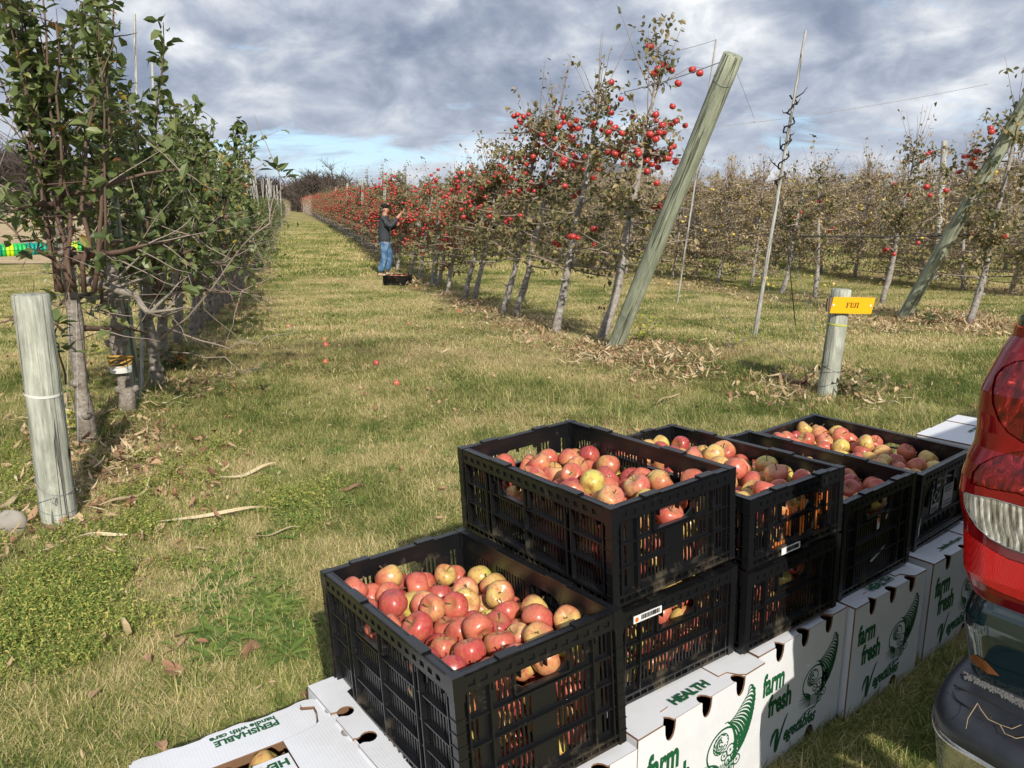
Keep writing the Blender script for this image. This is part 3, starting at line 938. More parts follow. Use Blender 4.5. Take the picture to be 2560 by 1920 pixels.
# ---- second row to the right, trees with sparse leaves
G2 = 'apple trees of the second row on the right'
r2_px = [(2416, 816), (2204, 759), (2038, 746), (1950, 736), (1876, 716), (1793, 710), (1740, 700), (1677, 698)]
kits2 = []
sp2 = [dict(H=2.9, lean=.05, leaves=1900, apples=14, spread=.75, nlat=26, dry=.55, apple_lo=2.0, apple_hi=2.8, zlow=.9, whips=10),
       dict(H=2.9, lean=.10, leaves=1500, apples=10, spread=.7, nlat=26, dry=.55, apple_lo=2.1, apple_hi=2.9, zlow=.9, whips=12),
       dict(H=2.5, lean=-.04, leaves=1200, apples=3, spread=.75, nlat=24, dry=.6, apple_lo=.8, apple_hi=2.0, zlow=.8, whips=14),
       dict(H=2.4, lean=.08, leaves=1200, apples=3, spread=.7, nlat=24, dry=.6, apple_lo=1.6, apple_hi=2.4, zlow=.8, whips=14)]
firsts2 = []
for i, s in enumerate(sp2):
    p = at(*r2_px[i])
    kit = grow_right(90 + i, leafsize=.075, **s)
    firsts2.append(place_tree(kit, p[0], p[1], p[2], 'sparse apple tree in the second right-hand row, %s from the headland' % ordinal(i + 1), G2, 'leaf_olive', single_leaves=200 if i < 2 else 0, apple_mesh=TA_RED if i != 2 else TA_RED))
rk = [place_tree(grow_right(110 + i, H=2.75, lean=r_l, leaves=1500, apples=9, spread=.95, nlat=50, dry=.6, leafsize=.08, apple_lo=.9, apple_hi=2.6, zlow=.22, whips=36, r0=.042),
                 *at(*r2_px[4 + i]), 'sparse apple tree in the second right-hand row, %s from the headland' % ordinal(5 + i), G2, 'leaf_dry', single_apples=False, apple_mesh=TA_YEL)
      for i, r_l in enumerate((.03, .10, -.05, .06))]
n2 = 8; y = at(*r2_px[7])[1]
while y < 60:
    y += 1.3; n2 += 1
    x = 9.0 - .2725 * y
    copy_tree(rk[n2 % 4], (x, y, float(gz(x, y))), random.uniform(-.5, .5), 'sparse apple tree in the second right-hand row, %s from the headland' % ordinal(n2), random.uniform(.9, 1.1))
for rn, (c, y0, y1) in enumerate([(14.6, 15.0, 52), (20.4, 20.5, 54), (26.2, 27, 56), (32.0, 33.5, 58)]):
    y = y0; n3 = 0
    while y < y1:
        n3 += 1
        x = c - .2725 * y
        t = copy_tree(rk[(n3 * 7 + rn) % 4], (x + random.uniform(-.1, .1), y, float(gz(x, y))), random.uniform(-3, 3), 'twiggy bare apple tree in the %s right-hand row, %s from its near end' % (ordinal(rn + 3), ordinal(n3)), random.uniform(.92, 1.18))
        t['group'] = 'twiggy apple trees of the %s right-hand row' % ordinal(rn + 3)
        y += 1.15

def hedge(name, c_list, y0, y1, H, seed, mats, label, leafdens=60, red=0):
    """rows too far off to tell trees apart: twigs and leaf flecks, one mass"""
    r = np.random.default_rng(seed); mb = MB()
    for c in c_list:
        L_ = (y1 - y0)
        m = int(L_ * 14)
        yy_ = r.uniform(y0, y1, m); xx_ = c - .2725 * yy_ + r.normal(0, .35, m)
        zz = gz(xx_, yy_)
        hh = H * r.uniform(.55, 1.08, m)
        # twigs as thin three-sided spikes
        a = r.normal(0, .25, (m, 2))
        b0 = np.stack([xx_, yy_, zz + .3 * r.random(m)], 1); b1 = np.stack([xx_ + a[:, 0], yy_ + a[:, 1], zz + hh], 1)
        w = .018
        V = np.stack([b0 + [w, 0, 0], b0 + [-w, w, 0], b0 + [-w, -w, 0], b1], 1).reshape(-1, 3)
        o = (np.arange(m) * 4)[:, None, None]; T = (np.array([(0, 1, 3), (1, 2, 3), (2, 0, 3)])[None] + o).reshape(-1, 3)
        mb.add(V, T, 0)
        k = int(L_ * leafdens)
        yl = r.uniform(y0, y1, k); xl = c - .2725 * yl + r.normal(0, .45, k); zl = gz(xl, yl) + H * (.25 + .7 * r.beta(1.6, 1.4, k))
        s = r.uniform(.08, .17, k)
        add_leaves(mb, np.stack([xl, yl, zl], 1), r.normal(0, 1, (k, 3)), r.normal(0, 1, (k, 3)), s, s * .6, r.normal(.2, .4, k), np.clip(r.beta(2, 2, k), 0, 1), 1)
        if red:
            k = int(L_ * red); yl = r.uniform(y0, y1, k); xl = c - .2725 * yl + r.normal(0, .45, k); zl = gz(xl, yl) + H * (.35 + .6 * r.beta(2, 1.3, k))
            s = np.full(k, .09)
            add_leaves(mb, np.stack([xl, yl, zl], 1), r.normal(0, 1, (k, 3)), r.normal(0, 1, (k, 3)), s, s, r.normal(.2, .4, k), np.zeros(k), 2)
    o = mb.build(name, mats)
    return tag(o, label, 'orchard', kind='stuff')
hedge('distant_orchard_rows', [37, 42, 48, 54, 61, 70, 80], 40, 130, 3.0, 1, [M['twig'], M['leaf_dry']], 'brown twiggy orchard rows merging in the right distance', 34)
hedge('distant_right_row', [2.93], 105, 240, 2.9, 2, [M['twig'], M['leaf_olive'], M['apple_red']], 'far reddish end of the right-hand apple row', 40, 30)
hedge('distant_left_row', [-1.3], 95, 240, 2.3, 3, [M['twig'], M['leaf_olive']], 'far end of the left-hand row', 40)

# ---- left-hand row
GL = 'green leafy apple trees of the left-hand row'
l_px = [(225, 1112), (316, 1034), (393, 968), (418, 905), (446, 872)]
lspec = [dict(lsz=.10, H=3.2, leaves=1150, r0=.05, nshoot=10, spread=.55), dict(lsz=.10, H=2.7, leaves=1150, r0=.05, nshoot=9, spread=.56), dict(H=2.35, leaves=1350, r0=.05, nshoot=8, spread=.56),
         dict(H=2.3, leaves=1500, r0=.05, nshoot=8, spread=.56), dict(H=2.25, leaves=1500, r0=.05, nshoot=8, spread=.56)]
lefts = []
for i, (px, py) in enumerate(l_px):
    p = at(px, py)
    kit = grow_left(200 + i, **lspec[i])
    lefts.append(place_tree(kit, p[0], p[1], p[2], 'leafy green apple tree in the left-hand row, %s trunk beyond the short post' % ordinal(i + 1), GL, 'leaf_green',
                            single_leaves=300 if i < 3 else 150, bark='bark_left'))
fl = []
y = at(*l_px[-1])[1]; nl = 5
while y < 95:
    y += (.95 if y < 40 else 1.5); nl += 1
    x = -1.2 - .2725 * y
    lab = 'leafy green apple tree in the left-hand row, %s trunk beyond the short post' % ordinal(nl)
    s = float(np.interp(y, [8, 14, 20, 95], [1.0, 1.0, .78, .78]))
    if len(fl) < 4:
        kit = grow_left(230 + nl, H=2.35, leaves=1600, r0=.05, nshoot=9, spread=.56)
        fl.append(place_tree(kit, x, y, float(gz(x, y)), lab, GL, 'leaf_green', bark='bark_left'))
    else:
        copy_tree(fl[nl % 4], (x, y, float(gz(x, y))), random.uniform(-3, 3), lab, s * random.uniform(.93, 1.07))

# the two reaching branches of the near left trees belong to their trees
def parent_keep(o, root):
    o.parent = root
    o.matrix_parent_inverse = (Matrix.Translation(root.location) @ Matrix.Rotation(root.rotation_euler.z, 4, 'Z')).inverted()
rb = np.random.default_rng(11)
def reach(root, pts, r0, r1, leaf_at=(), nleaf=6, size=.08, sub=4, mat='bark_left'):
    P = []
    for a, b in zip(pts[:-1], pts[1:]):
        P += list(a + (b - a) * np.linspace(0, 1, 4)[:, None])[:-1]
    P.append(pts[-1]); P = np.array(P); P[1:-1] += rb.normal(0, .012, P[1:-1].shape)
    mb = MB(); mb.tube(P, np.linspace(r0, r1, len(P)), 7)
    for s in range(sub):
        k = rb.integers(len(P) // 3, len(P)); d = rb.normal(0, 1, 3); d[2] = abs(d[2]) * .6; d /= np.linalg.norm(d)
        mb.tube(wiggle(P[k], P[k] + d * rb.uniform(.12, .4), 5, .012, rb), np.linspace(r1 * 1.1, .0015, 5), 4, cap=False)
    o = mb.build('branch', M[mat], None, True); parent_keep(o, root)
    S = LEAFSET['leaf_green']
    for c in leaf_at:
        for i in range(nleaf):
            d = Vector(rb.normal(0, 1, 3)); d.z = abs(d.z) * .6; d.normalize()
            q = d.to_track_quat('X', 'Z')
            lf = bpy.data.objects.new('leaf', S[rb.integers(0, 6)]); lf.matrix_basis = Matrix.Translation(Vector(c) + d * .01) @ q.to_matrix().to_4x4() @ Matrix.Scale(size * rb.uniform(.7, 1.1), 4)
            col.objects.link(lf)
            m0 = lf.matrix_basis.copy(); parent_keep(lf, root); lf.matrix_basis = m0
t1, t2, t3 = lefts[0], lefts[1], lefts[2]
# heavy crooked limb sweeping to the right
reach(t1, [aty(205, 705, 4.75), aty(262, 716, 4.65), aty(330, 735, 4.6), aty(378, 775, 4.6), aty(405, 790, 4.65)], .030, .012, sub=7)
reach(t1, [aty(262, 716, 4.65), aty(300, 690, 4.5), aty(350, 640, 4.5)], .012, .004, sub=5)
# long thin branch up to the leaf cluster against the sky
reach(t2, [aty(400, 850, 5.4), aty(500, 760, 5.2), aty(590, 640, 5.1), aty(660, 560, 5.0), aty(700, 470, 5.0), aty(705, 440, 5.0)], .007, .003, leaf_at=[aty(703, 432, 5.0), aty(712, 445, 5.0), aty(690, 425, 5)], nleaf=5, size=.095, sub=3, mat='twig')
reach(t2, [aty(420, 820, 5.5), aty(540, 865, 5.3), aty(640, 860, 5.3), aty(745, 828, 5.3)], .006, .002, sub=3, mat='twig')
reach(t3, [aty(430, 880, 5.9), aty(560, 895, 5.8), aty(620, 935, 5.8), aty(655, 920, 5.8)], .005, .002, leaf_at=[aty(655, 925, 5.8), aty(560, 965, 5.6)], nleaf=3, size=.08, sub=3, mat='twig')
reach(t1, [aty(190, 720, 4.5), aty(130, 640, 4.4), aty(60, 590, 4.3), aty(-20, 540, 4.3)], .012, .004, leaf_at=[aty(70, 600, 4.3), aty(20, 560, 4.3), aty(120, 640, 4.3)], nleaf=4, sub=5, mat='shoot')
reach(t1, [aty(160, 830, 4.4), aty(90, 790, 4.3), aty(-10, 810, 4.2)], .008, .004, sub=4, mat='shoot')
# leafy spurs beside the short post
reach(t1, [aty(165, 960, 4.2), aty(150, 880, 3.9), aty(140, 820, 3.75)], .006, .003, leaf_at=[aty(140, 810, 3.72), aty(150, 845, 3.75), aty(170, 880, 3.8)], nleaf=6, size=.085, sub=1, mat='shoot')
for (px, tp_) in ((25, -40), (60, 330), (105, -30), (140, 60), (215, -60), (285, -20)):
    p0 = aty(px * .35 + 135, 730, 4.55); p1 = aty(px, tp_, 4.45)
    lf = [p0 + (p1 - p0) * u + rb.normal(0, .035, 3) for u in np.linspace(.30, .99, 22)]
    reach(t1, [p0, p0 + (p1 - p0) * .3 + rb.normal(0, .03, 3), p0 + (p1 - p0) * .65 + rb.normal(0, .03, 3), p1], .015, .004, leaf_at=lf, nleaf=2, size=.10, sub=4, mat='shoot')

# ------------------------------------------------------------------ posts, poles, stakes, wires
def pole(name, p0, p1, r0, r1, mat, label, cat='post', group=None, sides=20, bury=.1, seed=0):
    q = np.random.default_rng(seed)
    p0 = np.asarray(p0, float); p1 = np.asarray(p1, float)
    d = Vector(p1 - p0); L = d.length
    n = 14
    mb = MB()
    z = np.linspace(-bury, L, n); th = np.arange(sides) * 2 * math.pi / sides
    rr = np.interp(z, [0, L], [r0, r1])
    V = []
    for i in range(n):
        for j in range(sides):
            w = 1 + .018 * math.sin(3 * th[j] + i * .5 + seed) + .012 * math.sin(7 * th[j] + i * .2)
            V.append((rr[i] * w * math.cos(th[j]), rr[i] * w * math.sin(th[j]), z[i]))
    top = len(V)
    for j in range(sides):      # small worn edge
        V.append((rr[-1] * .93 * math.cos(th[j]), rr[-1] * .93 * math.sin(th[j]), L + .004))
    V.append((0, 0, L + .005))
    F = [(i * sides + j, i * sides + (j + 1) % sides, (i + 1) * sides + (j + 1) % sides, (i + 1) * sides + j) for i in range(n) for j in range(sides)]
    T = [(top + j, top + (j + 1) % sides, top + sides) for j in range(sides)]
    mb.add(V, F)
    mb.f.append(np.array(T)); mb.m.append(np.zeros(len(T), int)); mb.v.append(np.zeros((0, 3))); mb.t.append(np.zeros(0)); mb.c.append(np.zeros((0, 4)))
    o = mb.build(name, M[mat], None, True)
    o.location = p0; o.rotation_mode = 'QUATERNION'; o.rotation_quaternion = d.to_track_quat('Z', 'Y')
    return tag(o, label, cat, group)
def ring_on(o, z, r, mat, name, tilt=0.0, th=.0016, flat=0.0, label=None):
    mb = MB(); a = np.linspace(0, 2 * math.pi, 33)
    P = np.stack([np.cos(a) * r, np.sin(a) * r, z + tilt * np.sin(a + .6)], 1)
    if flat:
        V = np.concatenate([P - [0, 0, flat], P + [0, 0, flat]]); n = len(P)
        mb.add(V, [(i, i + 1, n + i + 1, n + i) for i in range(n - 1)])
    else: mb.tube(P, th, 5, cap=False)
    c = mb.build(name, M[mat], o, True)
    return c

b = at(150, 1305)
post1 = pole('wooden_post', b, aty(77, 738, b[1]), .0755, .0735, 'post_pale', 'short thick weathered round post with cracked top standing at the near left', 'post', seed=1)
ring_on(post1, .62, .0765, 'tape_white', 'tape_band', .012, flat=.006)
for z, t in ((.20, .05), (.12, -.03), (.08, .02)): ring_on(post1, z, .0775, 'wire', 'wire_loop', t, .0014)
mb = MB()
for (a0, zz) in ((0.2, .22), (-.35, .13), (3.3, .14)):
    c = np.array([math.cos(a0) * .078, math.sin(a0) * .078 - .03, zz]); s = np.linspace(0, 5.2, 12)
    mb.tube(np.stack([c[0] + .016 * np.sin(s) * np.sign(math.cos(a0)) + .012 * np.sign(math.cos(a0)), np.full(12, c[1]), c[2] + .016 * np.cos(s)], 1), .0018, 5)
mb.build('wire_hook', M['wire'], post1, True)
mb = MB()      # the dark split in the post's face
for x0, z0, z1, w in ((.012, .30, .36, .007), (.004, .36, .98, .0017), (.016, .10, .30, .0016)):
    zz = np.linspace(z0, z1, 9); xx = x0 + .004 * np.sin(zz * 19) - (.02 * (zz - .36) if z1 > .9 else 0)
    ww = w * np.sin(np.linspace(.12, math.pi - .12, 9)) + .0006
    yy = -np.sqrt(.0770 ** 2 - xx ** 2) - .0012
    V = np.concatenate([np.stack([xx - ww, yy, zz], 1), np.stack([xx + ww, yy, zz], 1)])
    mb.add(V, [(i, 9 + i, 10 + i, i + 1) for i in range(8)])
mb.build('split', M['ink'], post1)
# knots
b = at(333, 1000)
post2 = pole('wooden_post', b, aty(225, 75, b[1]), .062, .055, 'post_green', 'tall grey-green trellis post rising among the near left leaves', 'post', seed=2)
pole('wooden_stake', at(357, 985), aty(336, 36, 6.9), .012, .011, 'stake', 'thin grey stake standing tallest above the left-hand row', 'stake', 'thin stakes of the left row', 8)
for i, (bx, by, tx, ty, y) in enumerate([(300, 980, 259, 62, 6.0), (418, 900, 380, 157, 8.0), (450, 880, 431, 262, 9.3)]):
    pole('wooden_stake', np.array([aty(bx, by, y)[0], y, float(gz(0, y))]), aty(tx, ty, y), .013, .012, 'stake',
         ['thin grey stake beside the tall post in the left row', 'leaning grey stake, second in the left row above the leaves', 'short leaning grey stake, third in the left row above the leaves'][i], 'stake', 'thin stakes of the left row', 8)
rs = np.random.default_rng(4)
for i in range(46):           # the cluster of leaning pale stakes further up the left row
    y = 17 + i * 1.15; x = -1.25 - .2725 * y + rs.normal(0, .25)
    zb = float(gz(x, y)); h = rs.uniform(2.45, 3.15); dx = rs.normal(-.10, .28)
    pole('metal_stake', (x, y, zb), (x + dx, y + rs.normal(0, .1), zb + h), .02, .017, 'stake', 'pale stake in the far left row, %s of the leaning cluster' % ordinal(i + 1), 'stake', 'leaning pale stakes of the far left row', 6)

b = at(1535, 872)
lean = pole('leaning_pole', b, aty(1833, 138, b[1] - 1.2), .079, .080, 'post_green', 'thick leaning grey-green end pole beside the Fuji row trees', 'pole', seed=5)
ring_on(lean, .45, .081, 'wire', 'wire_loop', .03, .0014)
ring_on(lean, 2.72, .082, 'wire', 'wire_loop', .03, .0016)
b = at(1692, 765)
pole('thin_stake', b, aty(1791, 98, b[1] - .6), .016, .014, 'stake', 'thin pale stake leaning behind the thick leaning pole', 'stake', None, 10)
b = at(1886, 846)
kp = aty(1946, 477, b[1] - .1); tp_ = aty(2014, 78, b[1] - .25)
st = pole('tall_stake', b, kp, .024, .020, 'stake', 'tall pale stake wound with a dead vine, right of the leaning pole', 'stake', None, 10)
up = pole('stake_top', kp, tp_, .019, .013, 'stake', None, None, None, 10, bury=.02)
def set_child(o, parent):
    M0 = Matrix.Translation(parent.location) @ parent.rotation_quaternion.to_matrix().to_4x4() if parent.rotation_mode == 'QUATERNION' else Matrix.Translation(parent.location) @ parent.rotation_euler.to_matrix().to_4x4()
    o.parent = parent; o.matrix_parent_inverse = M0.inverted()
set_child(up, st)
mb = MB(); s = np.linspace(0, 1, 70); A_ = kp; B_ = kp + (tp_ - kp) * .62
c = A_ + (B_ - A_) * s[:, None]
P = c + np.stack([np.cos(s * 34) * .045, np.sin(s * 34) * .045, np.zeros(70)], 1) + rs.normal(0, .008, (70, 3))
mb.tube(P, .009, 5)
for k in range(6, 68, 5):
    d = rs.normal(0, 1, 3); mb.tube([P[k], P[k] + d * .04, P[k] + d * .06 + [0, 0, .03]], [.008, .006, .003], 4)
mb.tube([kp, kp + [.10, 0, -.35], kp + [.20, 0, -.9], kp + [.34, .1, -1.5]], .006, 5)
v = mb.build('dead_vine', M['vine'], None, True); set_child(v, st)
b = at(2257, 795)
pole('leaning_pole', b, aty(2590, 215, b[1] - 1.2), .085, .085, 'post_green', 'thick leaning grey-green end pole at the right edge, behind leaves', 'pole', seed=6)
b = at(2338, 700)
pole('wooden_post', (b[0], b[1], b[2]), aty(2362, 352, b[1]), .075, .07, 'stake', 'pale upright trellis post among the second right-hand row', 'post', seed=7)
for i, (px, py, ty) in enumerate([(1785, 640, 430), (1083, 712, 480), (1040, 640, 450), (2200, 640, 440)]):
    b = at(px, py)
    pole('wooden_post', b, aty(px + (14 if i != 1 else 22), ty, b[1]), .07, .065, 'post', ['pale trellis post in the third right-hand row, left of the tall vine stake', 'grey-green post between the red apple trees beside the crate picker',
         'trellis post in the red apple row beyond the picker', 'pale trellis post far behind the yellow sign'][i], 'post', seed=9 + i)
for i, y in enumerate((26, 34, 43, 54)):
    x = 2.93 - .2725 * y
    pole('wooden_post', (x, y, float(gz(x, y))), (x + .1, y, float(gz(x, y)) + 2.75), .06, .055, 'post', 'trellis post in the red apple row, %s beyond the picker' % ordinal(i + 2), 'post', 'trellis posts of the red apple row', 10)

def wire(a, b, label, sag=.0, r=.0022, mat='wire', n=8):
    a = np.array(a); b = np.array(b); t = np.linspace(0, 1, n)
    P = a + (b - a) * t[:, None]; P[:, 2] -= sag * 4 * t * (1 - t)
    mb = MB(); mb.tube(P, r, 4, cap=False)
    return tag(mb.build('trellis_wire', M[mat], None, True), label, 'wire', 'trellis wires')
ltop = aty(1828, 145, at(1535, 872)[1] - 1.18)
stk = aty(1788, 100, at(1692, 765)[1] - .6)
wire(ltop, aty(1560, 230, 8.6), 'trellis wire running left from the top of the thick leaning pole', .02, .004)
wire(stk, aty(1560, 150, 9.0), 'upper trellis wire between the thin leaning stake and the tall red apple tree', .03, .004)
wire(ltop, aty(1885, 295, 8.0), 'thin slack wire hanging down from the leaning pole top', .0, .0015)
fpb = at(2068, 992)
wire(aty(1780, 470, 8.4), fpb + np.array([-.07, -.05, .12]), 'guy wire from the trees down to the foot of the Fuji post', .0, .0018)
wire(aty(1975, 620, 7.5), fpb + np.array([-.04, -.06, .22]), 'steeper guy wire ending at the Fuji post foot', .0, .0018)
wire(aty(1690, 700, 7.3), aty(2030, 930, 6.0), 'low slack guy wire left of the Fuji post', .02, .0018)
wire(aty(1700, 325, 9.5), aty(2470, 210, 9.5), 'long high trellis wire over the second right-hand row', .05, .003)
wire(aty(2000, 590, 11.0), aty(2600, 580, 10.5), 'black irrigation line through the second right-hand row', .03, .010, 'black_plastic_line')
wire(aty(150, 660, 5.0), aty(620, 470, 14.0), 'trellis wire through the left-hand row', .02, .002)
wire(aty(415, 280, 8.0), aty(545, 310, 11.0), 'loose wire curling above the left-hand row leaves', -.12, .004)
# flat black hose ends: thin wires on the near left
wire(aty(180, 420, 4.9), aty(165, 1090, 4.4), 'thin wire hanging behind the short left post', .0, .0018)
wire(aty(188, 560, 4.8), aty(195, 1110, 4.3), 'second thin wire hanging behind the short left post', .0, .0016)

# Fuji post and its sign
fb = at(2066, 1002)
ft = aty(2104, 724, fb[1])
fpost = pole('sign_post', fb, ft, .071, .069, 'post_pale', 'short pale round post carrying the yellow FUJI sign', 'post', seed=3)
for z, t in ((.26, .03), (.13, -.03), (.23, -.01)): ring_on(fpost, z, .073, 'wire', 'wire_loop', t, .0018)
ring_on(fpost, .585, .0725, 'tape_yellow', 'tape_band', .004, flat=.007)
BL = aty(2074, 783, fb[1] - .095); BR = aty(2178, 785, fb[1] - .095); TL = aty(2083, 741, fb[1] - .095)
ux = Vector(BR - BL); sw = ux.length; ux.normalize(); uz = Vector(TL - BL); sh = .118; uz = (uz - ux * uz.dot(ux)).normalized(); uy = uz.cross(ux)
SM = Matrix((ux, uy, uz)).transposed().to_4x4(); SM.translation = Vector(BL)
sg = MB(); skew = .018
plate([(0, 0), (sw, 0), (sw + skew, sh), (skew, sh)], [], 0, .004, sg)
sgn = sg.build('sign', M['sign_yellow']); sgn.matrix_world = SM
tag(sgn, 'yellow rectangular sign reading FUJI screwed to the short post', 'sign')
wb = MB(); wb.box((-.02, .006, .01), (.10, .03, sh - .01)); wb.build('backing_block', M['wood_block'], sgn)
for x in (.022, sw - .012):
    mb = MB(); mb.tube([(x, -.004, .06), (x, 0, .06)], [.007, .008], 12); mb.build('screw_cap', M['label_white'], sgn)
lt = MB()
def bar(x0, z0, x1, z1, sl=.15):
    lt.add([(x0 + z0 * sl, -.0015, z0), (x1 + z0 * sl, -.0015, z0), (x1 + z1 * sl, -.0015, z1), (x0 + z1 * sl, -.0015, z1)], [(0, 1, 2, 3)])
z0, z1 = .043, .079; hh = z1 - z0; x = sw * .5 - .047
bar(x + .005, z0, x + .012, z1); bar(x, z0, x + .017, z0 + .003); bar(x, z1 - .003, x + .027, z1); bar(x + .012, z0 + hh * .48, x + .021, z0 + hh * .56); bar(x + .024, z1 - .011, x + .027, z1)
x += .030
bar(x + .003, z0 + .006, x + .010, z1); bar(x, z1 - .003, x + .013, z1); bar(x + .020, z0 + .006, x + .023, z1); bar(x + .017, z1 - .003, x + .026, z1); bar(x + .006, z0, x + .020, z0 + .004); bar(x + .0045, z0 + .003, x + .010, z0 + .008); bar(x + .018, z0 + .003, x + .0225, z0 + .008)
x += .027
bar(x + .007, z0 + .004, x + .014, z1); bar(x + .003, z1 - .003, x + .018, z1); bar(x, z0, x + .011, z0 + .004); bar(x, z0, x + .004, z0 + .009)
x += .020
bar(x + .004, z0, x + .011, z1); bar(x, z1 - .003, x + .015, z1); bar(x, z0, x + .015, z0 + .003)
lt.build('lettering', M['maroon'], sgn)

# ------------------------------------------------------------------ crates
def frange(a, b, s):
    return list(np.arange(a, b - 1e-9, s))
def wall_grid(L, H, style, long_):
    """returns xs, zs, solid mask of the slotted inner wall"""
    hw = .062 if not long_ else .060
    hc = L / 2 if not long_ else L * .40
    hz0, hz1 = H - .082, H - .040
    xs = {0.0, L, hc - hw, hc + hw}
    groups = []
    if long_:
        segs = [(.035, .115), (.15, .285), (.30, .43), (.465, .565)]
    else:
        segs = [(.035, .060), (.095, .172), (.228, .305), (.338, .365)] if style != 'plain' else [(.035, .365)]
    for a, b in segs:
        x = a
        while x + .0062 <= b:
            groups.append((x, x + .0062)); x += .0112
    for a, b in groups: xs.update((a, b))
    xs = np.array(sorted(xs))
    xs = xs[np.concatenate([[True], np.diff(xs) > 1e-5])]
    nrow = max(2, int(round((H - .06) / .062)))
    zr = np.linspace(.030, H - .036, nrow + 1)
    zs = sorted({0.0, H, hz0, hz1} | {round(a + .006, 5) for a in zr[:-1]} | {round(a - .006, 5) for a in zr[1:]})
    zs = np.array(zs); zs = zs[np.concatenate([[True], np.diff(zs) > 1e-5])]
    S = np.ones((len(zs) - 1, len(xs) - 1), bool)
    for i in range(len(zs) - 1):
        zc = (zs[i] + zs[i + 1]) / 2
        inrow = any(a + .006 < zc < b - .006 for a, b in zip(zr[:-1], zr[1:]))
        for j in range(len(xs) - 1):
            xc = (xs[j] + xs[j + 1]) / 2
            if hz0 < zc < hz1 and hc - hw < xc < hc + hw: S[i, j] = False
            elif style != 'solid' and inrow and any(a < xc < b for a, b in groups):
                if abs(xc - hc) < hw + .012 and hz0 - .006 < zc < H - .03: continue
                S[i, j] = False
    return xs, zs, S, zr, (hc, hw, hz0, hz1)

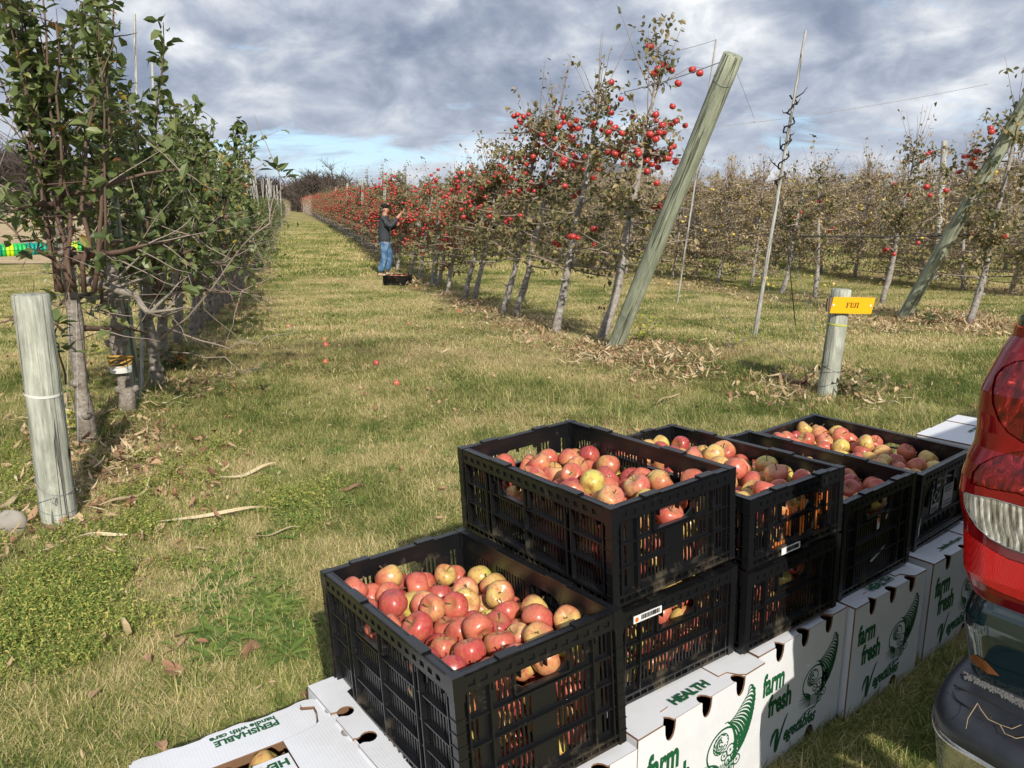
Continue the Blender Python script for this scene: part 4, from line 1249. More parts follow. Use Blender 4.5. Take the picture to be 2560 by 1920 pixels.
def make_crate(name, Mw, W, L, H, style, label, sticker=None):
    root = empty(name, (0, 0, 0), (0, 0, 0), label, 'crate', 'black plastic harvest crates')
    root.matrix_world = Mw
    mt = M['crate']; T = .013
    for side in range(4):
        long_ = side in (2, 3)
        ln = L if long_ else W
        mb = MB()
        xs, zs, S, zr, hd = wall_grid(ln, H, style, long_)
        gridwall(xs, zs, S, 0, .003, mb)
        hc, hw, hz0, hz1 = hd
        # chamfered ends and lips of the hand hole
        for sx in (-1, 1):
            for (zz, dz) in ((hz0, .016), (hz1, -.012)):
                a = hc + sx * hw
                mb.add([(a, -.0005, zz), (a - sx * .022, -.0005, zz), (a, -.0005, zz + dz), (a, .0035, zz), (a - sx * .022, .0035, zz), (a, .0035, zz + dz)], [(0, 1, 2), (3, 5, 4)])
                mb.f.append(np.array([(1, 4, 5, 2)]) + mb.n - 6); mb.m.append(np.zeros(1, int)); mb.v.append(np.zeros((0, 3))); mb.t.append(np.zeros(0)); mb.c.append(np.zeros((0, 4)))
        lo_, hi_ = -.0085, -.0004
        mb.box((hc - hw - .004, lo_, hz0 - .004), (hc + hw + .004, hi_, hz0)); 
        mb.box((hc - hw - .005, lo_, hz0), (hc - hw, hi_, hz1)); mb.box((hc + hw, lo_, hz0), (hc + hw + .005, hi_, hz1))
        # outer ribs
        if style == 'solid':
            ribx = [.03, ln - .03]
            for i in range(int((ln - .08) / .035)):
                x0 = .04 + i * .035
                mb.add([(x0, -.0004, .035), (x0 + .018, -.010, .05), (x0 + .012, -.0004, .085), (x0 - .004, -.0004, .06)], [(0, 1, 2), (0, 2, 3)])
            mb.box((.025, -.011, .086), (ln - .025, -.0004, .090)); mb.box((.025, -.011, .028), (ln - .025, -.0004, .033))
            s = np.linspace(0, math.pi, 14)
            mb.tube(np.stack([hc - (hw + .05) * np.cos(s), np.full(14, -.003), hz0 - .05 + .075 * np.sin(s) ** .6], 1), .004, 5)
        else:
            ribx = [.028, .075, ln - .075, ln - .028] if not long_ else [.03, .125, .145, .29, .445, .465, ln - .03]
            for z in zr[1:-1]:
                mb.box((.02, -.0095, z - .0016), (ln - .02, -.0004, z + .0016))
        for x in ribx:
            mb.box((x - .0018, -.0125, .026), (x + .0018, -.0004, H - .034))
        if style != 'solid':
            for x in frange(.02, ln - .03, .048 if long_ else .06):    # little gussets under the rim
                mb.box((x, -.0115, H - .052), (x + .003, -.0004, H - .034))
        if side == 0: A4 = Matrix.Translation((0, T, 0))
        elif side == 1: A4 = Matrix.Translation((W, L - T, 0)) @ Matrix.Rotation(math.pi, 4, 'Z')
        elif side == 2: A4 = Matrix.Translation((T, L, 0)) @ Matrix.Rotation(-math.pi / 2, 4, 'Z')
        else: A4 = Matrix.Translation((W - T, 0, 0)) @ Matrix.Rotation(math.pi / 2, 4, 'Z')
        o = mb.build('wall', mt, root); o.matrix_basis = A4
        # rim of this side: upper rail with a row of small windows
        rm = MB()
        st = .026 if not long_ else .030
        rx = [0.0] + sorted(x for a in frange(.03, ln - .045, st) for x in (a, a + st * .55)) + [ln]
        rx = np.array(rx); rz = np.array([H - .034, H - .0255, H - .0145, H])
        R = np.ones((3, len(rx) - 1), bool); R[1, 1:-1:2] = False
        gridwall(rx, rz, R, -.0128, -.0105, rm)
        rm.box((.004, -.0092, H - .0340), (ln - .004, -.0078, H - .0050))
        rm.box((0.0, -.0128, H - .0045), (ln, .006, H + .0)); rm.box((.0, -.0128, H - .0365), (ln, .0, H - .0343))
        if style != 'solid':
            for x in (ln * .25, ln * .70):
                rm.box((x, -.0145, H + .0002), (x + ln * .12, .0065, H + .0042))
        o = rm.build('rim', mt, root); o.matrix_basis = A4
        # foot rail
        ft_ = MB(); ft_.box((0, -.0105, .001), (ln, .004, .008)); ft_.box((0, -.0125, .020), (ln, .004, .026))
        for x in frange(.01, ln - .01, .022): ft_.box((x, -.0112, .0082), (x + .003, .003, .0198))
        o = ft_.build('foot_rail', mt, root); o.matrix_basis = A4
    for cx, cy in ((0, 0), (W, 0), (0, L), (W, L)):
        mb = MB(); sx = 1 if cx == 0 else -1; sy = 1 if cy == 0 else -1
        def bx(a, b):
            lo = (min(cx + sx * a[0], cx + sx * b[0]), min(cy + sy * a[1], cy + sy * b[1]), a[2]); hi = (max(cx + sx * a[0], cx + sx * b[0]), max(cy + sy * a[1], cy + sy * b[1]), b[2]); mb.box(lo, hi)
        bx((-.0008, -.0008, .002), (.0185, .0062, H - .012)); bx((-.0008, .0064, .002), (.0060, .0185, H - .012))
        bx((-.0014, -.0014, H - .040), (.022, .022, H + .001))
        for z in frange(.03, H - .06, .026): bx((-.0022, -.0022, z), (.0205, .0205, z + .0022))
        mb.build('corner_post', mt, root)
    fl = MB(); nx_ = 9
    for i in range(nx_ + 1): fl.box((.013 + i * (W - .03) / nx_, .012, .004), (.016 + i * (W - .03) / nx_ + .006, L - .012, .008))
    for i in range(13): fl.box((.012, .013 + i * (L - .03) / 12, .0083), (W - .012, .020 + i * (L - .03) / 12, .0105))
    fl.build('floor_grid', mt, root)
    if sticker:
        s = MB(); x0, z0_, sw_, tl = sticker
        s.box((x0, .0, z0_), (x0 + sw_, .0016, z0_ + .017)); o = s.build('barcode_label', M['label_white'], root); o.location = (0, -.0012, 0)
        bb = MB(); q = np.random.default_rng(1); x = x0 + sw_ * .25
        while x < x0 + sw_ - .006:
            w = q.choice([.0007, .0012, .0018]); bb.box((x, -.0007, z0_ + .004), (x + w, -.0001, z0_ + .015)); x += w + q.choice([.0008, .0014])
        c = bb.build('barcode', M['ink'], o)
        if tl:
            d = MB(); d.tube([(x0 + .009, -.0008, z0_ + .008), (x0 + .009, -.0001, z0_ + .008)], .0055, 14); d.build('orange_dot', M['orange'], o)
    return root

AZ = math.radians(37.856)
CW, CL = .389, .602
def rot_tilt(rx, ry, a, extra=0.0):
    v = Vector((rx, ry, a)); ang = v.length
    q = Quaternion(v.normalized(), ang) if ang > 1e-9 else Quaternion()
    return Matrix.Rotation(AZ, 4, 'Z') @ q.to_matrix().to_4x4()
CR = {}
def crate_at(key, name, P, rx, ry, a, H, style, label, sticker=None, W=CW, L=CL):
    Mw = rot_tilt(rx, ry, a); Mw.translation = Vector(P)
    CR[key] = (Mw, W, L, H)
    return make_crate(name, Mw, W, L, H, style, label, sticker)
crate_at('A', 'harvest_crate', (-.084, 1.197, .3485), -.064, -.028, -.050, .294, 'rib', 'black slatted crate full of apples, lowest and nearest of the row')
crate_at('B', 'harvest_crate', (.2151, 1.528, .5946), -.033, -.039, -.044, .229, 'rib', 'black slatted crate of apples on top of the nearer two-crate stack')
crate_at('C', 'harvest_crate', (.2151 + .010, 1.528 - .004, .356), -.012, -.012, -.044, .232, 'plain', 'black slatted crate underneath the nearer stack, with a barcode label', (.05, .194, .085, True))
crate_at('D', 'harvest_crate', (.5629, 1.741, .5822), -.034, -.014, -.031, .179, 'plain', 'black slatted crate on the second stack with orange paint marks', (.13, .004, .075, False))
crate_at('D2', 'harvest_crate', (.5629 + .004, 1.741 - .004, .363), -.020, -.012, -.031, .212, 'plain', 'black slatted crate underneath the second stack, showing yellow apples in its hand hole')
crate_at('E', 'harvest_crate', (.9129, 2.025, .349), -.011, -.024, -.012, .294, 'plain', 'deep black slatted crate third from the left with torn stickers')
crate_at('G', 'harvest_crate', (1.2919, 2.3623, .345), .008, -.020, .025, .262, 'solid', 'solid-sided black crate beside the tail lamp with white printed posters')
def local_decal(key, verts, mat, name, owner, y=-.0035):
    mb = MB(); mb.add([(x, y, z) for x, z in verts], [tuple(range(len(verts)))] if len(verts) in (3, 4) else [tuple(range(4))])
    return mb.build(name, M[mat], owner)
by_label = {o['label']: o for o in bpy.data.objects if o.name.startswith('harvest_crate')}
crD = [o for l, o in by_label.items() if 'orange paint' in l][0]
crE = [o for l, o in by_label.items() if 'torn stickers' in l][0]
crG = [o for l, o in by_label.items() if 'posters' in l][0]
crA = [o for l, o in by_label.items() if 'lowest and nearest' in l][0]
# orange painted letters across the slats (paint only where there is plastic: thin bars laid on the slats)
mb = MB(); q = np.random.default_rng(2)
for x0, x1, za, zb in [(.215, .232, .03, .125), (.285, .297, .03, .125), (.297, .325, .105, .12), (.325, .335, .07, .12), (.297, .33, .065, .078), (.165, .178, .04, .11), (.178, .20, .10, .115), (.12, .16, .022, .034), (.11, .128, .016, .028), (.284, .306, .026, .036)]:
    x = .0412 + round((x0 - .0412) / .0112) * .0112
    while x < x1:
        w = .0050
        mb.box((x, .0112, za + q.uniform(-.004, .004)), (x + w, .0128, zb + q.uniform(-.004, .004))); x += .0112
mb.build('orange_paint_mark', M['orange'], crD)
local_decal('E', [(.195, .205), (.212, .207), (.208, .162), (.197, .160)], 'label_white', 'torn_sticker', crE, .0075)
local_decal('E', [(.199, .205), (.212, .207), (.210, .182), (.200, .180)], 'orange', 'torn_sticker', crE, .0068)
local_decal('E', [(.245, .212), (.262, .214), (.250, .182), (.243, .180)], 'label_grey', 'torn_sticker', crE, .0075)
local_decal('E', [(.17, .070), (.25, .098), (.24, .086), (.18, .064)], 'label_grey', 'scuff', crE, .0068)
# two white posters on the solid crate
def poster(x0, z0, w, h, kind):
    p = MB()
    p.add([(x0, .0105, z0), (x0 + w, .0105, z0 + .004), (x0 + w, .0105, z0 + h), (x0, .0105, z0 + h - .003)], [(0, 1, 2, 3)])
    o = p.build('poster', M['label_grey'], crG)
    k = MB(); y = .0098
    def qd(a, b, c, d): k.add([(a, y, b), (c, y, b), (c, y, d), (a, y, d)], [(0, 1, 2, 3)])
    if kind == 0:
        cx, cz = x0 + w / 2, z0 + h * .47; s = w * .42
        k.add([(cx - s, y, cz - s), (cx + s, y, cz - s), (cx + s, y, cz + s), (cx - s, y, cz + s)], [(0, 1, 2, 3)])
        k2 = MB(); s2 = s * .88; y2 = .0093
        k2.add([(cx, y2, cz - s2), (cx + s2, y2, cz), (cx, y2, cz + s2), (cx - s2, y2, cz)], [(0, 1, 2, 3)])
        k2.build('emblem', M['label_grey'], o)
        k3 = MB(); y3 = .0088
        k3.tube([(cx, y3, cz), (cx, y3 + .0004, cz)], s * .48, 16); k3.build('emblem_disc', M['ink'], o)
        q2 = np.random.default_rng(8)
        for zz in (z0 + h * .05, z0 + h * .12, z0 + h * .82, z0 + h * .90):
            x = x0 + .006
            while x < x0 + w - .01:
                ww = q2.uniform(.003, .007); qd(x, zz, x + ww, zz + .005); x += ww + .002
    else:
        k.tube([(x0 + w * .5, y, z0 + h * .78), (x0 + w * .5, y + .0004, z0 + h * .78)], w * .38, 18)
        q2 = np.random.default_rng(9)
        for zz in (z0 + h * .08, z0 + h * .16, z0 + h * .42, z0 + h * .50):
            x = x0 + .008
            while x < x0 + w - .01:
                ww = q2.uniform(.003, .007); qd(x, zz, x + ww, zz + .004); x += ww + .002
    k.build('print', M['ink'], o)
poster(.118, .095, .058, .118, 0)
poster(.205, .088, .075, .140, 1)
local_decal('G', [(.012, .085), (.022, .125), (.018, .06), (.012, .045)], 'label_white', 'torn_sticker', crG, -.0028)
mb = MB(); mb.tube([(.20, -.0135, CR['D'][3] - .012), (.2, -.0131, CR['D'][3] - .012)], .010, 12)
# small pale sticker on the far rim of the second stack
s_ = MB(); s_.box((.19, .596, .163), (.215, .5975, .178)); s_.build('round_sticker', M['label_white'], crD)

# ------------------------------------------------------------------ apples heaped in the crates
def heap(W, L, H, n, seed, r=.0288, top=None, floor=.012, mound=0.0):
    q = np.random.default_rng(seed); C = []
    m = .015 + r
    zmax = top
    for i in range(n):
        K = 90
        x = q.uniform(m, W - m, K); y = q.uniform(m, L - m, K)
        if C:
            A = np.array(C)
            d2 = (x[:, None] - A[:, 0]) ** 2 + (y[:, None] - A[:, 1]) ** 2
            rest = np.where(d2 < 4 * r * r, A[:, 2] + np.sqrt(np.maximum(4 * r * r - d2, 0)), floor + r)
            z = rest.max(1)
        else: z = np.full(K, floor + r)
        pref = z + (mound * (((x - W / 2) / W) ** 2 + ((y - L / 2) / L) ** 2) if mound else 0)
        j = int(np.argmin(pref))
        if top and z[j] + r > top(x[j], y[j]): continue
        C.append((x[j], y[j], z[j]))
    return np.array(C)
def fill_mesh(centers, name, parent, seed, label):
    q = np.random.default_rng(seed); mb = MB(); UVs = []
    for c in centers:
        k = q.integers(0, len(APPLE_CLASSES)); _, a, b, _n = APPLE_CLASSES[k]
        R = np.array(Quaternion(Vector(q.normal(0, 1, 3)).normalized(), q.uniform(0, 6)).to_matrix())
        colr = apple_colors(LOWV, a, b, int(q.integers(0, 9999)), 3.0)
        mb.add(LOWV @ R.T + c, LOWF, 0, .5, colr); UVs.append(LOWUV + q.uniform(0, 20))
    me = mb.mesh(name, M['apple'], True); set_uv(me, np.concatenate(UVs))
    o = link(name, me, None)
    return tag(o, label, 'apples', kind='stuff')
all_apples = []
def pick_class(q, key):
    w = {'A': [3.2, 2.6, 2.4, 1.4, 3.2, 1.6], 'B': [2.6, 1.4, 1.8, 2.6, 3.0, 2.6], 'D': [3.4, 2.4, 1.5, 2, 2.4, 2], 'E': [2, 1.4, 3, 3, 2.2, 1], 'G': [1.8, 1.8, 2.4, 4, 2.2, 1.4]}[key]
    names = [c[0] for c in APPLE_CLASSES]
    w = np.array(w) / sum(w); cl = names[q.choice(len(names), p=w)]
    c = [i for i, a in enumerate(APPLES) if a[0] == cl]
    return c[q.integers(0, len(c))]
CRNAME = {'A': 'nearest low crate', 'B': 'nearer upper crate', 'D': 'orange-marked crate', 'E': 'deep third crate', 'G': 'solid-sided far crate'}
def fill_crate(key, n, seed, top, nsingle, topfloor=.012):
    Mw, W, L, H = CR[key]
    C = heap(W, L, H, n, seed, top=top, floor=topfloor)
    # visible ones: nothing resting above them
    A = C
    vis = []
    for i, c in enumerate(A):
        d2 = (A[:, 0] - c[0]) ** 2 + (A[:, 1] - c[1]) ** 2
        above = (A[:, 2] > c[2] + .018) & (d2 < .038 ** 2)
        vis.append(c[2] - .035 * above.sum())
    order = np.argsort(-np.array(vis))[:nsingle]
    rest = np.setdiff1d(np.arange(len(A)), order)
    q = np.random.default_rng(seed + 1)
    wc = [np.array(Mw @ Vector(A[i])) for i in rest]
    if len(wc): fill_mesh(wc, 'apples_below', None, seed, 'apples packed below the top layer in ' + CRNAME.get(key, key))
    B = A[order]
    # rows from the back edge to the front edge
    ordy = np.argsort(-B[:, 1]); per = 6
    num = 0
    for rr in range(0, len(B), per):
        grp = ordy[rr:rr + per]; grp = grp[np.argsort(B[grp, 0])]
        for pos_i, gi in enumerate(grp):
            cl, me, stm = APPLES[pick_class(q, key)]
            o = link('apple', me)
            ax = Vector((q.normal(0, .9), q.normal(0, .9), 1)); rotq = Vector((0, 0, 1)).rotation_difference(ax.normalized()) @ Quaternion((0, 0, 1), q.uniform(0, 6.28))
            if q.random() < .18: rotq = Quaternion(Vector(q.normal(0, 1, 3)).normalized(), q.uniform(1, 3)) @ rotq
            s = q.uniform(.80, .97)
            o.matrix_world = Matrix.Translation(Mw @ Vector(B[gi])) @ rotq.to_matrix().to_4x4() @ Matrix.Scale(s, 4)
            tag(o, '%s apple in %s, %s row from back, %s from left' % (cl, CRNAME[key], ordinal(rr // per + 1), ordinal(pos_i + 1)), 'apple', 'apples in the crates')
            st_ = link('stem', stm, o)
            num += 1
    return num
fill_crate('A', 700, 1, lambda x, y: .287 - .035 * (x / .389) ** 2 * (y / .6) + .012 * math.sin(x * 20) - .03 * max(0, x / .389 - .75) * 4, 76)
fill_crate('B', 620, 2, lambda x, y: .224 - .035 * (y / .6) * (x / .389) + .022 * math.exp(-((x - .16) ** 2 + (y - .34) ** 2) / .02) - .01, 72)
fill_crate('D', 520, 3, lambda x, y: .183 + .018 * math.exp(-((x - .12) ** 2 + (y - .3) ** 2) / .015), 52)
fill_crate('E', 680, 4, lambda x, y: .272 + .015 * (y < .3), 34)
fill_crate('G', 660, 5, lambda x, y: .262 + .02 * math.sin(x * 12 + y * 9) + .02 * (y > .4), 46)
for key, nm in (('C', 'the crate under the nearer stack'), ('D2', 'the crate under the second stack')):
    Mw, W, L, H = CR[key]
    C = heap(W, L, H, 460, 9 if key == 'C' else 10, top=lambda x, y: H - .018)
    C = C[(C[:, 1] < .17) | (C[:, 0] < .10) | (C[:, 2] > H - .07)]
    fill_mesh([np.array(Mw @ Vector(c)) for c in C], 'apples_inside', None, 5, 'apples seen through the slots of ' + nm)

# ------------------------------------------------------------------ cartons
def arc_hole(cx, z, w, h, n=9):
    """points of a bite cut down from the edge z, left to right"""
    return [(cx - w / 2 * math.cos(t), z - h * math.sin(t) ** .7) for t in np.linspace(0.02, math.pi - .02, n)]
def text_mesh(s, size, mat, shear=0.0, offset=0.0, sx=1.0, ext=.0003, spacing=1.0):
    cu = bpy.data.curves.new('txt', 'FONT'); cu.body = s; cu.size = size; cu.shear = shear; cu.offset = offset; cu.extrude = ext; cu.space_character = spacing; cu.resolution_u = 3
    o = bpy.data.objects.new('txt', cu); col.objects.link(o)
    dg = bpy.context.evaluated_depsgraph_get(); me = bpy.data.meshes.new_from_object(o.evaluated_get(dg))
    bpy.data.objects.remove(o); 
    me.materials.clear(); me.materials.append(mat)
    A = np.empty(len(me.vertices) * 3); me.vertices.foreach_get('co', A); A = A.reshape(-1, 3); A[:, 0] *= sx; me.vertices.foreach_set('co', A.ravel())
    return me
TX = {'farm': text_mesh('farm', .088, M['print_green'], .0, .0034, .60), 'fresh': text_mesh('fresh', .088, M['print_green'], .0, .0034, .60),
      'eg': text_mesh('egetables', .058, M['print_green'], .35, .0018, .72), 'HEALTH': text_mesh('HEALTH', .034, M['print_green'], 0, .0012, 1.0),
      'PER': text_mesh('PERISHABLE', .036, M['print_green'], 0, .0014, 1.0), 'hand': text_mesh('handle with care', .026, M['print_green'], 0, .0009, 1.0),
      'HE': text_mesh('HEALTH', .036, M['print_green'], 0, .0014, 1.0), 'IV': text_mesh('IV', .034, M['print_green'], 0, .0014, 1.0)}
FRONT = Matrix.Rotation(math.pi / 2, 4, 'X')
def stroke(mb, pts, w, y=-.0012, bold=1.0):
    pts = np.asarray(pts, float); n = len(pts); w = (np.full(n, w) if np.isscalar(w) else np.asarray(w)) * bold
    d = np.gradient(pts, axis=0); d /= np.linalg.norm(d, axis=1)[:, None] + 1e-9
    p = np.stack([-d[:, 1], d[:, 0]], 1) * w[:, None] / 2
    V = np.concatenate([np.stack([pts[:, 0] + p[:, 0], np.full(n, y), pts[:, 1] + p[:, 1]], 1), np.stack([pts[:, 0] - p[:, 0], np.full(n, y), pts[:, 1] - p[:, 1]], 1)])
    mb.add(V, [(i, i + 1, n + i + 1, n + i) for i in range(n - 1)])
def circ(cx, cz, r, n=14, a0=0, a1=2 * math.pi):
    t = np.linspace(a0, a1, n); return np.stack([cx + r * np.cos(t), cz + r * np.sin(t)], 1)
def strokeb(mb, pts, w): stroke(mb, pts, float(w) if np.ndim(w) == 0 else w)
def cornucopia_mesh():
    mb = MB(); q = np.random.default_rng(3)
    def stroke(m, p, w): strokeb(m, p, np.asarray(w) * 1.55)
    # horn: centre line from mouth up to the curled tip, height 1
    t = np.linspace(0, 1, 16)
    cx = .42 + .42 * t ** .65 + .02 * np.sin(t * 3); cz = .46 + .52 * t ** 1.35
    cx[-3:] -= np.array([.01, .035, .075])
    wd = .50 * (1 - t) ** .75 + .025
    dx = np.gradient(cx); dz = np.gradient(cz); L_ = np.hypot(dx, dz); nx, nz = dz / L_, -dx / L_
    stroke(mb, np.stack([cx + nx * wd / 2, cz + nz * wd / 2], 1), np.linspace(.022, .008, 16))
    stroke(mb, np.stack([cx - nx * wd / 2, cz - nz * wd / 2], 1), .008)
    for i in range(1, 15):
        u = np.linspace(-.5, .5, 8)
        bow = .05 * (1 - (2 * u) ** 2) * (1 + wd[i])
        P = np.stack([cx[i] + nx[i] * u * wd[i] + dx[i] / L_[i] * bow, cz[i] + nz[i] * u * wd[i] + dz[i] / L_[i] * bow], 1)
        stroke(mb, P, np.linspace(.008, .048 if i % 2 else .034, 8) * (1 - .5 * t[i]))
    # mouth
    stroke(mb, np.stack([.36 + .25 * np.cos(np.linspace(.6, 4.1, 20)), .44 + .22 * np.sin(np.linspace(.6, 4.1, 20))], 1), .016)
    for r_ in (.03, .055, .08, .10):
        c = circ(.33, .50, r_, 16, q.uniform(0, 2), q.uniform(5, 6.4)); c += q.normal(0, .006, c.shape); stroke(mb, c, .011)
    for i in range(16):
        a = i / 16 * 6.28; stroke(mb, circ(.33 + .10 * math.cos(a), .50 + .09 * math.sin(a), .026, 7, a - 1.4, a + 1.4), .009)
    for cx_, cz_, r_ in ((.50, .36, .065), (.57, .27, .055), (.47, .25, .055), (.40, .33, .05), (.62, .19, .055), (.53, .12, .05)):
        stroke(mb, circ(cx_, cz_, r_), .011)
        stroke(mb, [(cx_ - .015, cz_ - .015), (cx_ + .015, cz_ + .015)], .008); stroke(mb, [(cx_ + .015, cz_ - .015), (cx_ - .015, cz_ + .015)], .008)
    for i in range(34):
        stroke(mb, circ(.62 + q.uniform(-.07, .07), .42 + q.uniform(-.08, .08), .015, 7), .010)
    for i in range(9):
        a = math.radians(150 + i * 14); x0, z0_ = .30, .26
        L2 = .30 - .010 * abs(i - 3)
        P = np.array([(x0 + math.cos(a) * L2 * u + .02 * math.sin(u * 3), z0_ + math.sin(a) * L2 * u * .75) for u in np.linspace(0, 1, 7)])
        strokeb(mb, P, np.array([.010, .026, .036, .036, .028, .014, .002]) * (.35 if i % 2 else .65))
    for i in range(9):
        x0 = .22 + i * .035; stroke(mb, [(x0, .10 - .004 * i), (x0 + .05, .16), (x0 + .10, .25)], .010)
    stroke(mb, np.array([(.10, -.02), (.18, .03), (.30, .05), (.42, .04), (.50, .07)]), .014); stroke(mb, np.array([(.08, -.03), (.20, -.01), (.34, .0), (.46, .03)]), .010)
    return mb.mesh('cornucopia_print', M['print_green'])
CORN = cornucopia_mesh()
def vee_mesh():
    mb = MB()
    stroke(mb, np.array([(.0, .28), (.02, .42), (.09, .58), (.19, .68), (.26, .66), (.27, .55), (.25, .35), (.23, .15), (.22, .03)]) * .1, np.array([.005, .014, .02, .016, .016, .024, .026, .022, .012]) * .62, -.0008)
    stroke(mb, np.array([(.21, .02), (.27, .05), (.36, .30), (.48, .62), (.60, .86), (.70, .98)]) * .1, np.array([.016, .018, .017, .015, .012, .006]) * .55, -.0009)
    return mb.mesh('letter_v', M['print_green'])
VEE = vee_mesh()

def carton(loc, yaw, w, d, h, label, leftbites=(), flaps=True, prints=True, health=True, tilt=(0, 0), topholes=True, name='carton', hole_low=True):
    root = empty(name, loc, (tilt[0], tilt[1], yaw), label, 'box', 'white produce cartons')
    T = .004; mats = [M['card'], M['kraft']]
    hx = [w * .22, w * .5, w * .78]
    # front and back walls: bites cut from the top edge, one finger hole at the foot
    outer = [(0, 0)] + ([(w * .60, 0)] + [(w * .60 + .034 * (1 - math.cos(t)) / 2 * 1.3, .042 * math.sin(t) ** .7) for t in np.linspace(.05, math.pi - .05, 8)] + [(w * .60 + .045, 0)] if hole_low else []) + [(w, 0), (w, h)]
    for cx in reversed(hx): outer += [(cx + .021, h)] + list(reversed(arc_hole(cx + .003, h, .036, .046))) + [(cx - .019, h)]
    outer += [(0, h)]
    mb = MB(); plate(outer, [], 0, T, mb); mb.build('front_wall', mats, root)
    mb = MB(); plate(outer, [], 0, T, mb, M=Matrix.Translation((w, d, 0)) @ Matrix.Rotation(math.pi, 4, 'Z')); mb.build('back_wall', mats, root)
    for k, A4 in enumerate((Matrix.Translation((0, d - T - .0005, 0)) @ Matrix.Rotation(-math.pi / 2, 4, 'Z'), Matrix.Translation((w, T + .0005, 0)) @ Matrix.Rotation(math.pi / 2, 4, 'Z'))):
        L_ = d - 2 * T - .001
        so = [(0, 0), (L_, 0), (L_, h - .001)]
        if k == 0:
            for yb in sorted(leftbites):
                xb = d - T - yb; so += [(xb + .016, h - .001)] + [(xb + .016 * math.cos(t), h - .001 - .045 * math.sin(t)) for t in np.linspace(.1, math.pi - .1, 7)] + [(xb - .016, h - .001)]
        so += [(0, h - .001)]
        mb = MB(); plate(so, [], 0, T, mb, M=A4); mb.build('side_wall', mats, root)
    mb = MB(); mb.box((T, T, .002), (w - T, d - T, .006)); mb.build('base', M['kraft'], root)
    # top: sheet with bites at the front and back edges
    to = [(.0005, .0005)]
    for cx in hx:
        to += [(cx - .019, .0005)] + [(cx - .019 * math.cos(t) - .004, .022 * math.sin(t)) for t in np.linspace(.1, math.pi - .1, 7)] + [(cx + .017, .0005)]
    to += [(w - .0005, .0005), (w - .0005, d - .0005), (.0005, d - .0005)]
    for yb in sorted(leftbites, reverse=True):
        to += [(.0005, yb + .014), (.012, yb + .010)] + [(.030 + .018 * math.sin(t - .3), yb + .018 * math.cos(t - .3)) for t in np.linspace(-.5, math.pi + 1.1, 12)] + [(.012, yb - .010), (.0005, yb - .012)]
    if topholes:
        mb = MB(); plate(to, [], 0, T, mb, M=Matrix.Translation((0, 0, h + .0008)) @ Matrix(((1, 0, 0, 0), (0, 0, 1, 0), (0, -1, 0, 0), (0, 0, 0, 1))))
        mb.build('top_panel', mats, root)
    if flaps:
        for sgn_ in (0, 1):
            fl = [(.0, .0), (w * .17, .0), (w * .205, .012), (w * .235, .034), (w * .30, .036), (w * .30, d), (0, d)]
            if sgn_: fl = [(w - x, y) for x, y in fl][::-1]
            mb = MB(); plate(fl, [], 0, .0035, mb, M=Matrix.Translation((0, 0, h + .0046)) @ Matrix(((1, 0, 0, 0), (0, 0, 1, 0), (0, -1, 0, 0), (0, 0, 0, 1))))
            mb.build('end_flap', mats, root)
    if prints:
        def pr(me, x, z, nm='printed_word', s=1.0, rz=0.0):
            o = link(nm, me, root); o.matrix_basis = Matrix.Translation((x, -.0004, z)) @ Matrix.Rotation(rz, 4, 'Y') @ FRONT @ Matrix.Scale(s, 4); return o
        u = w / .42
        pr(TX['farm'], .030 * u, h - .122, s=u); pr(TX['fresh'], .062 * u, h - .192, s=u)
        o = link('cornucopia_print', CORN, root); o.matrix_basis = Matrix.Translation((.200 * u, .0, h - .262)) @ Matrix.Scale(.215 * u, 4)
        o = link('printed_letter', VEE, root); o.matrix_basis = Matrix.Translation((.085 * u, .0, .030)) @ Matrix.Scale(1.0, 4)
        pr(TX['eg'], .142 * u, .050, s=u)
    if health:
        o = link('printed_word', TX['HEALTH'], root); o.matrix_basis = Matrix.Translation((w * .33, .026, h + .0055))
    return root
ycard = AZ
dirx = np.array([math.cos(AZ), math.sin(AZ)]); diry = np.array([-math.sin(AZ), math.cos(AZ)])
carton((.2622, 1.4348, .004), math.radians(39.0), .452, .60, .346, 'white farm fresh carton under the nearer crate stack')
carton((.6070, 1.7480, .002), math.radians(37.9), .405, .60, .346, 'white farm fresh carton under the second crate stack', health=False)
carton((.9497, 1.9905, .001), math.radians(37.2), .400, .60, .344, 'white farm fresh carton under the deep third crate')
carton((1.3175, 2.2806, .0), math.radians(37.8), .44, .60, .339, 'white farm fresh carton under the solid-sided crate', health=False)
b0 = np.array([.262, 1.430]) - .462 * np.array([math.cos(math.radians(37.5)), math.sin(math.radians(37.5))])
_r = np.array([math.cos(math.radians(37.4)), math.sin(math.radians(37.4))])
LB = [float((atz(a_, b_, .345)[:2] - b0) @ np.array([-_r[1], _r[0]])) for a_, b_ in ((866, 1772), (916, 1838))]
carton((b0[0] + .004, b0[1], 0), math.radians(37.4), .452, .62, .341, 'white carton under the lowest nearest crate', leftbites=LB, flaps=False, health=False)
x5 = np.array([1.72, 3.20]) + .60 * np.array([math.sin(AZ), -math.cos(AZ)])
c5 = carton((x5[0], x5[1], 0), AZ + .07, .46, .60, .50, 'white carton with ragged top behind the solid-sided crate', prints=False, health=False)
for i, s in enumerate(['printed_word', 'printed_word']):
    o = link('printed_word', TX['hand'] if i else TX['IV'], c5); o.matrix_basis = Matrix.Translation((.12, .42 + .05 * i, .5055)) @ Matrix.Rotation(math.pi, 4, 'Z') @ Matrix.Translation((-.25, 0, 0))
c4 = [o for o in bpy.data.objects if o.get('label', '').endswith('under the solid-sided crate')][0]
o = link('printed_word', TX['hand'], c4); o.matrix_basis = Matrix.Translation((.125, .034, .3452)) @ Matrix.Scale(.85, 4)

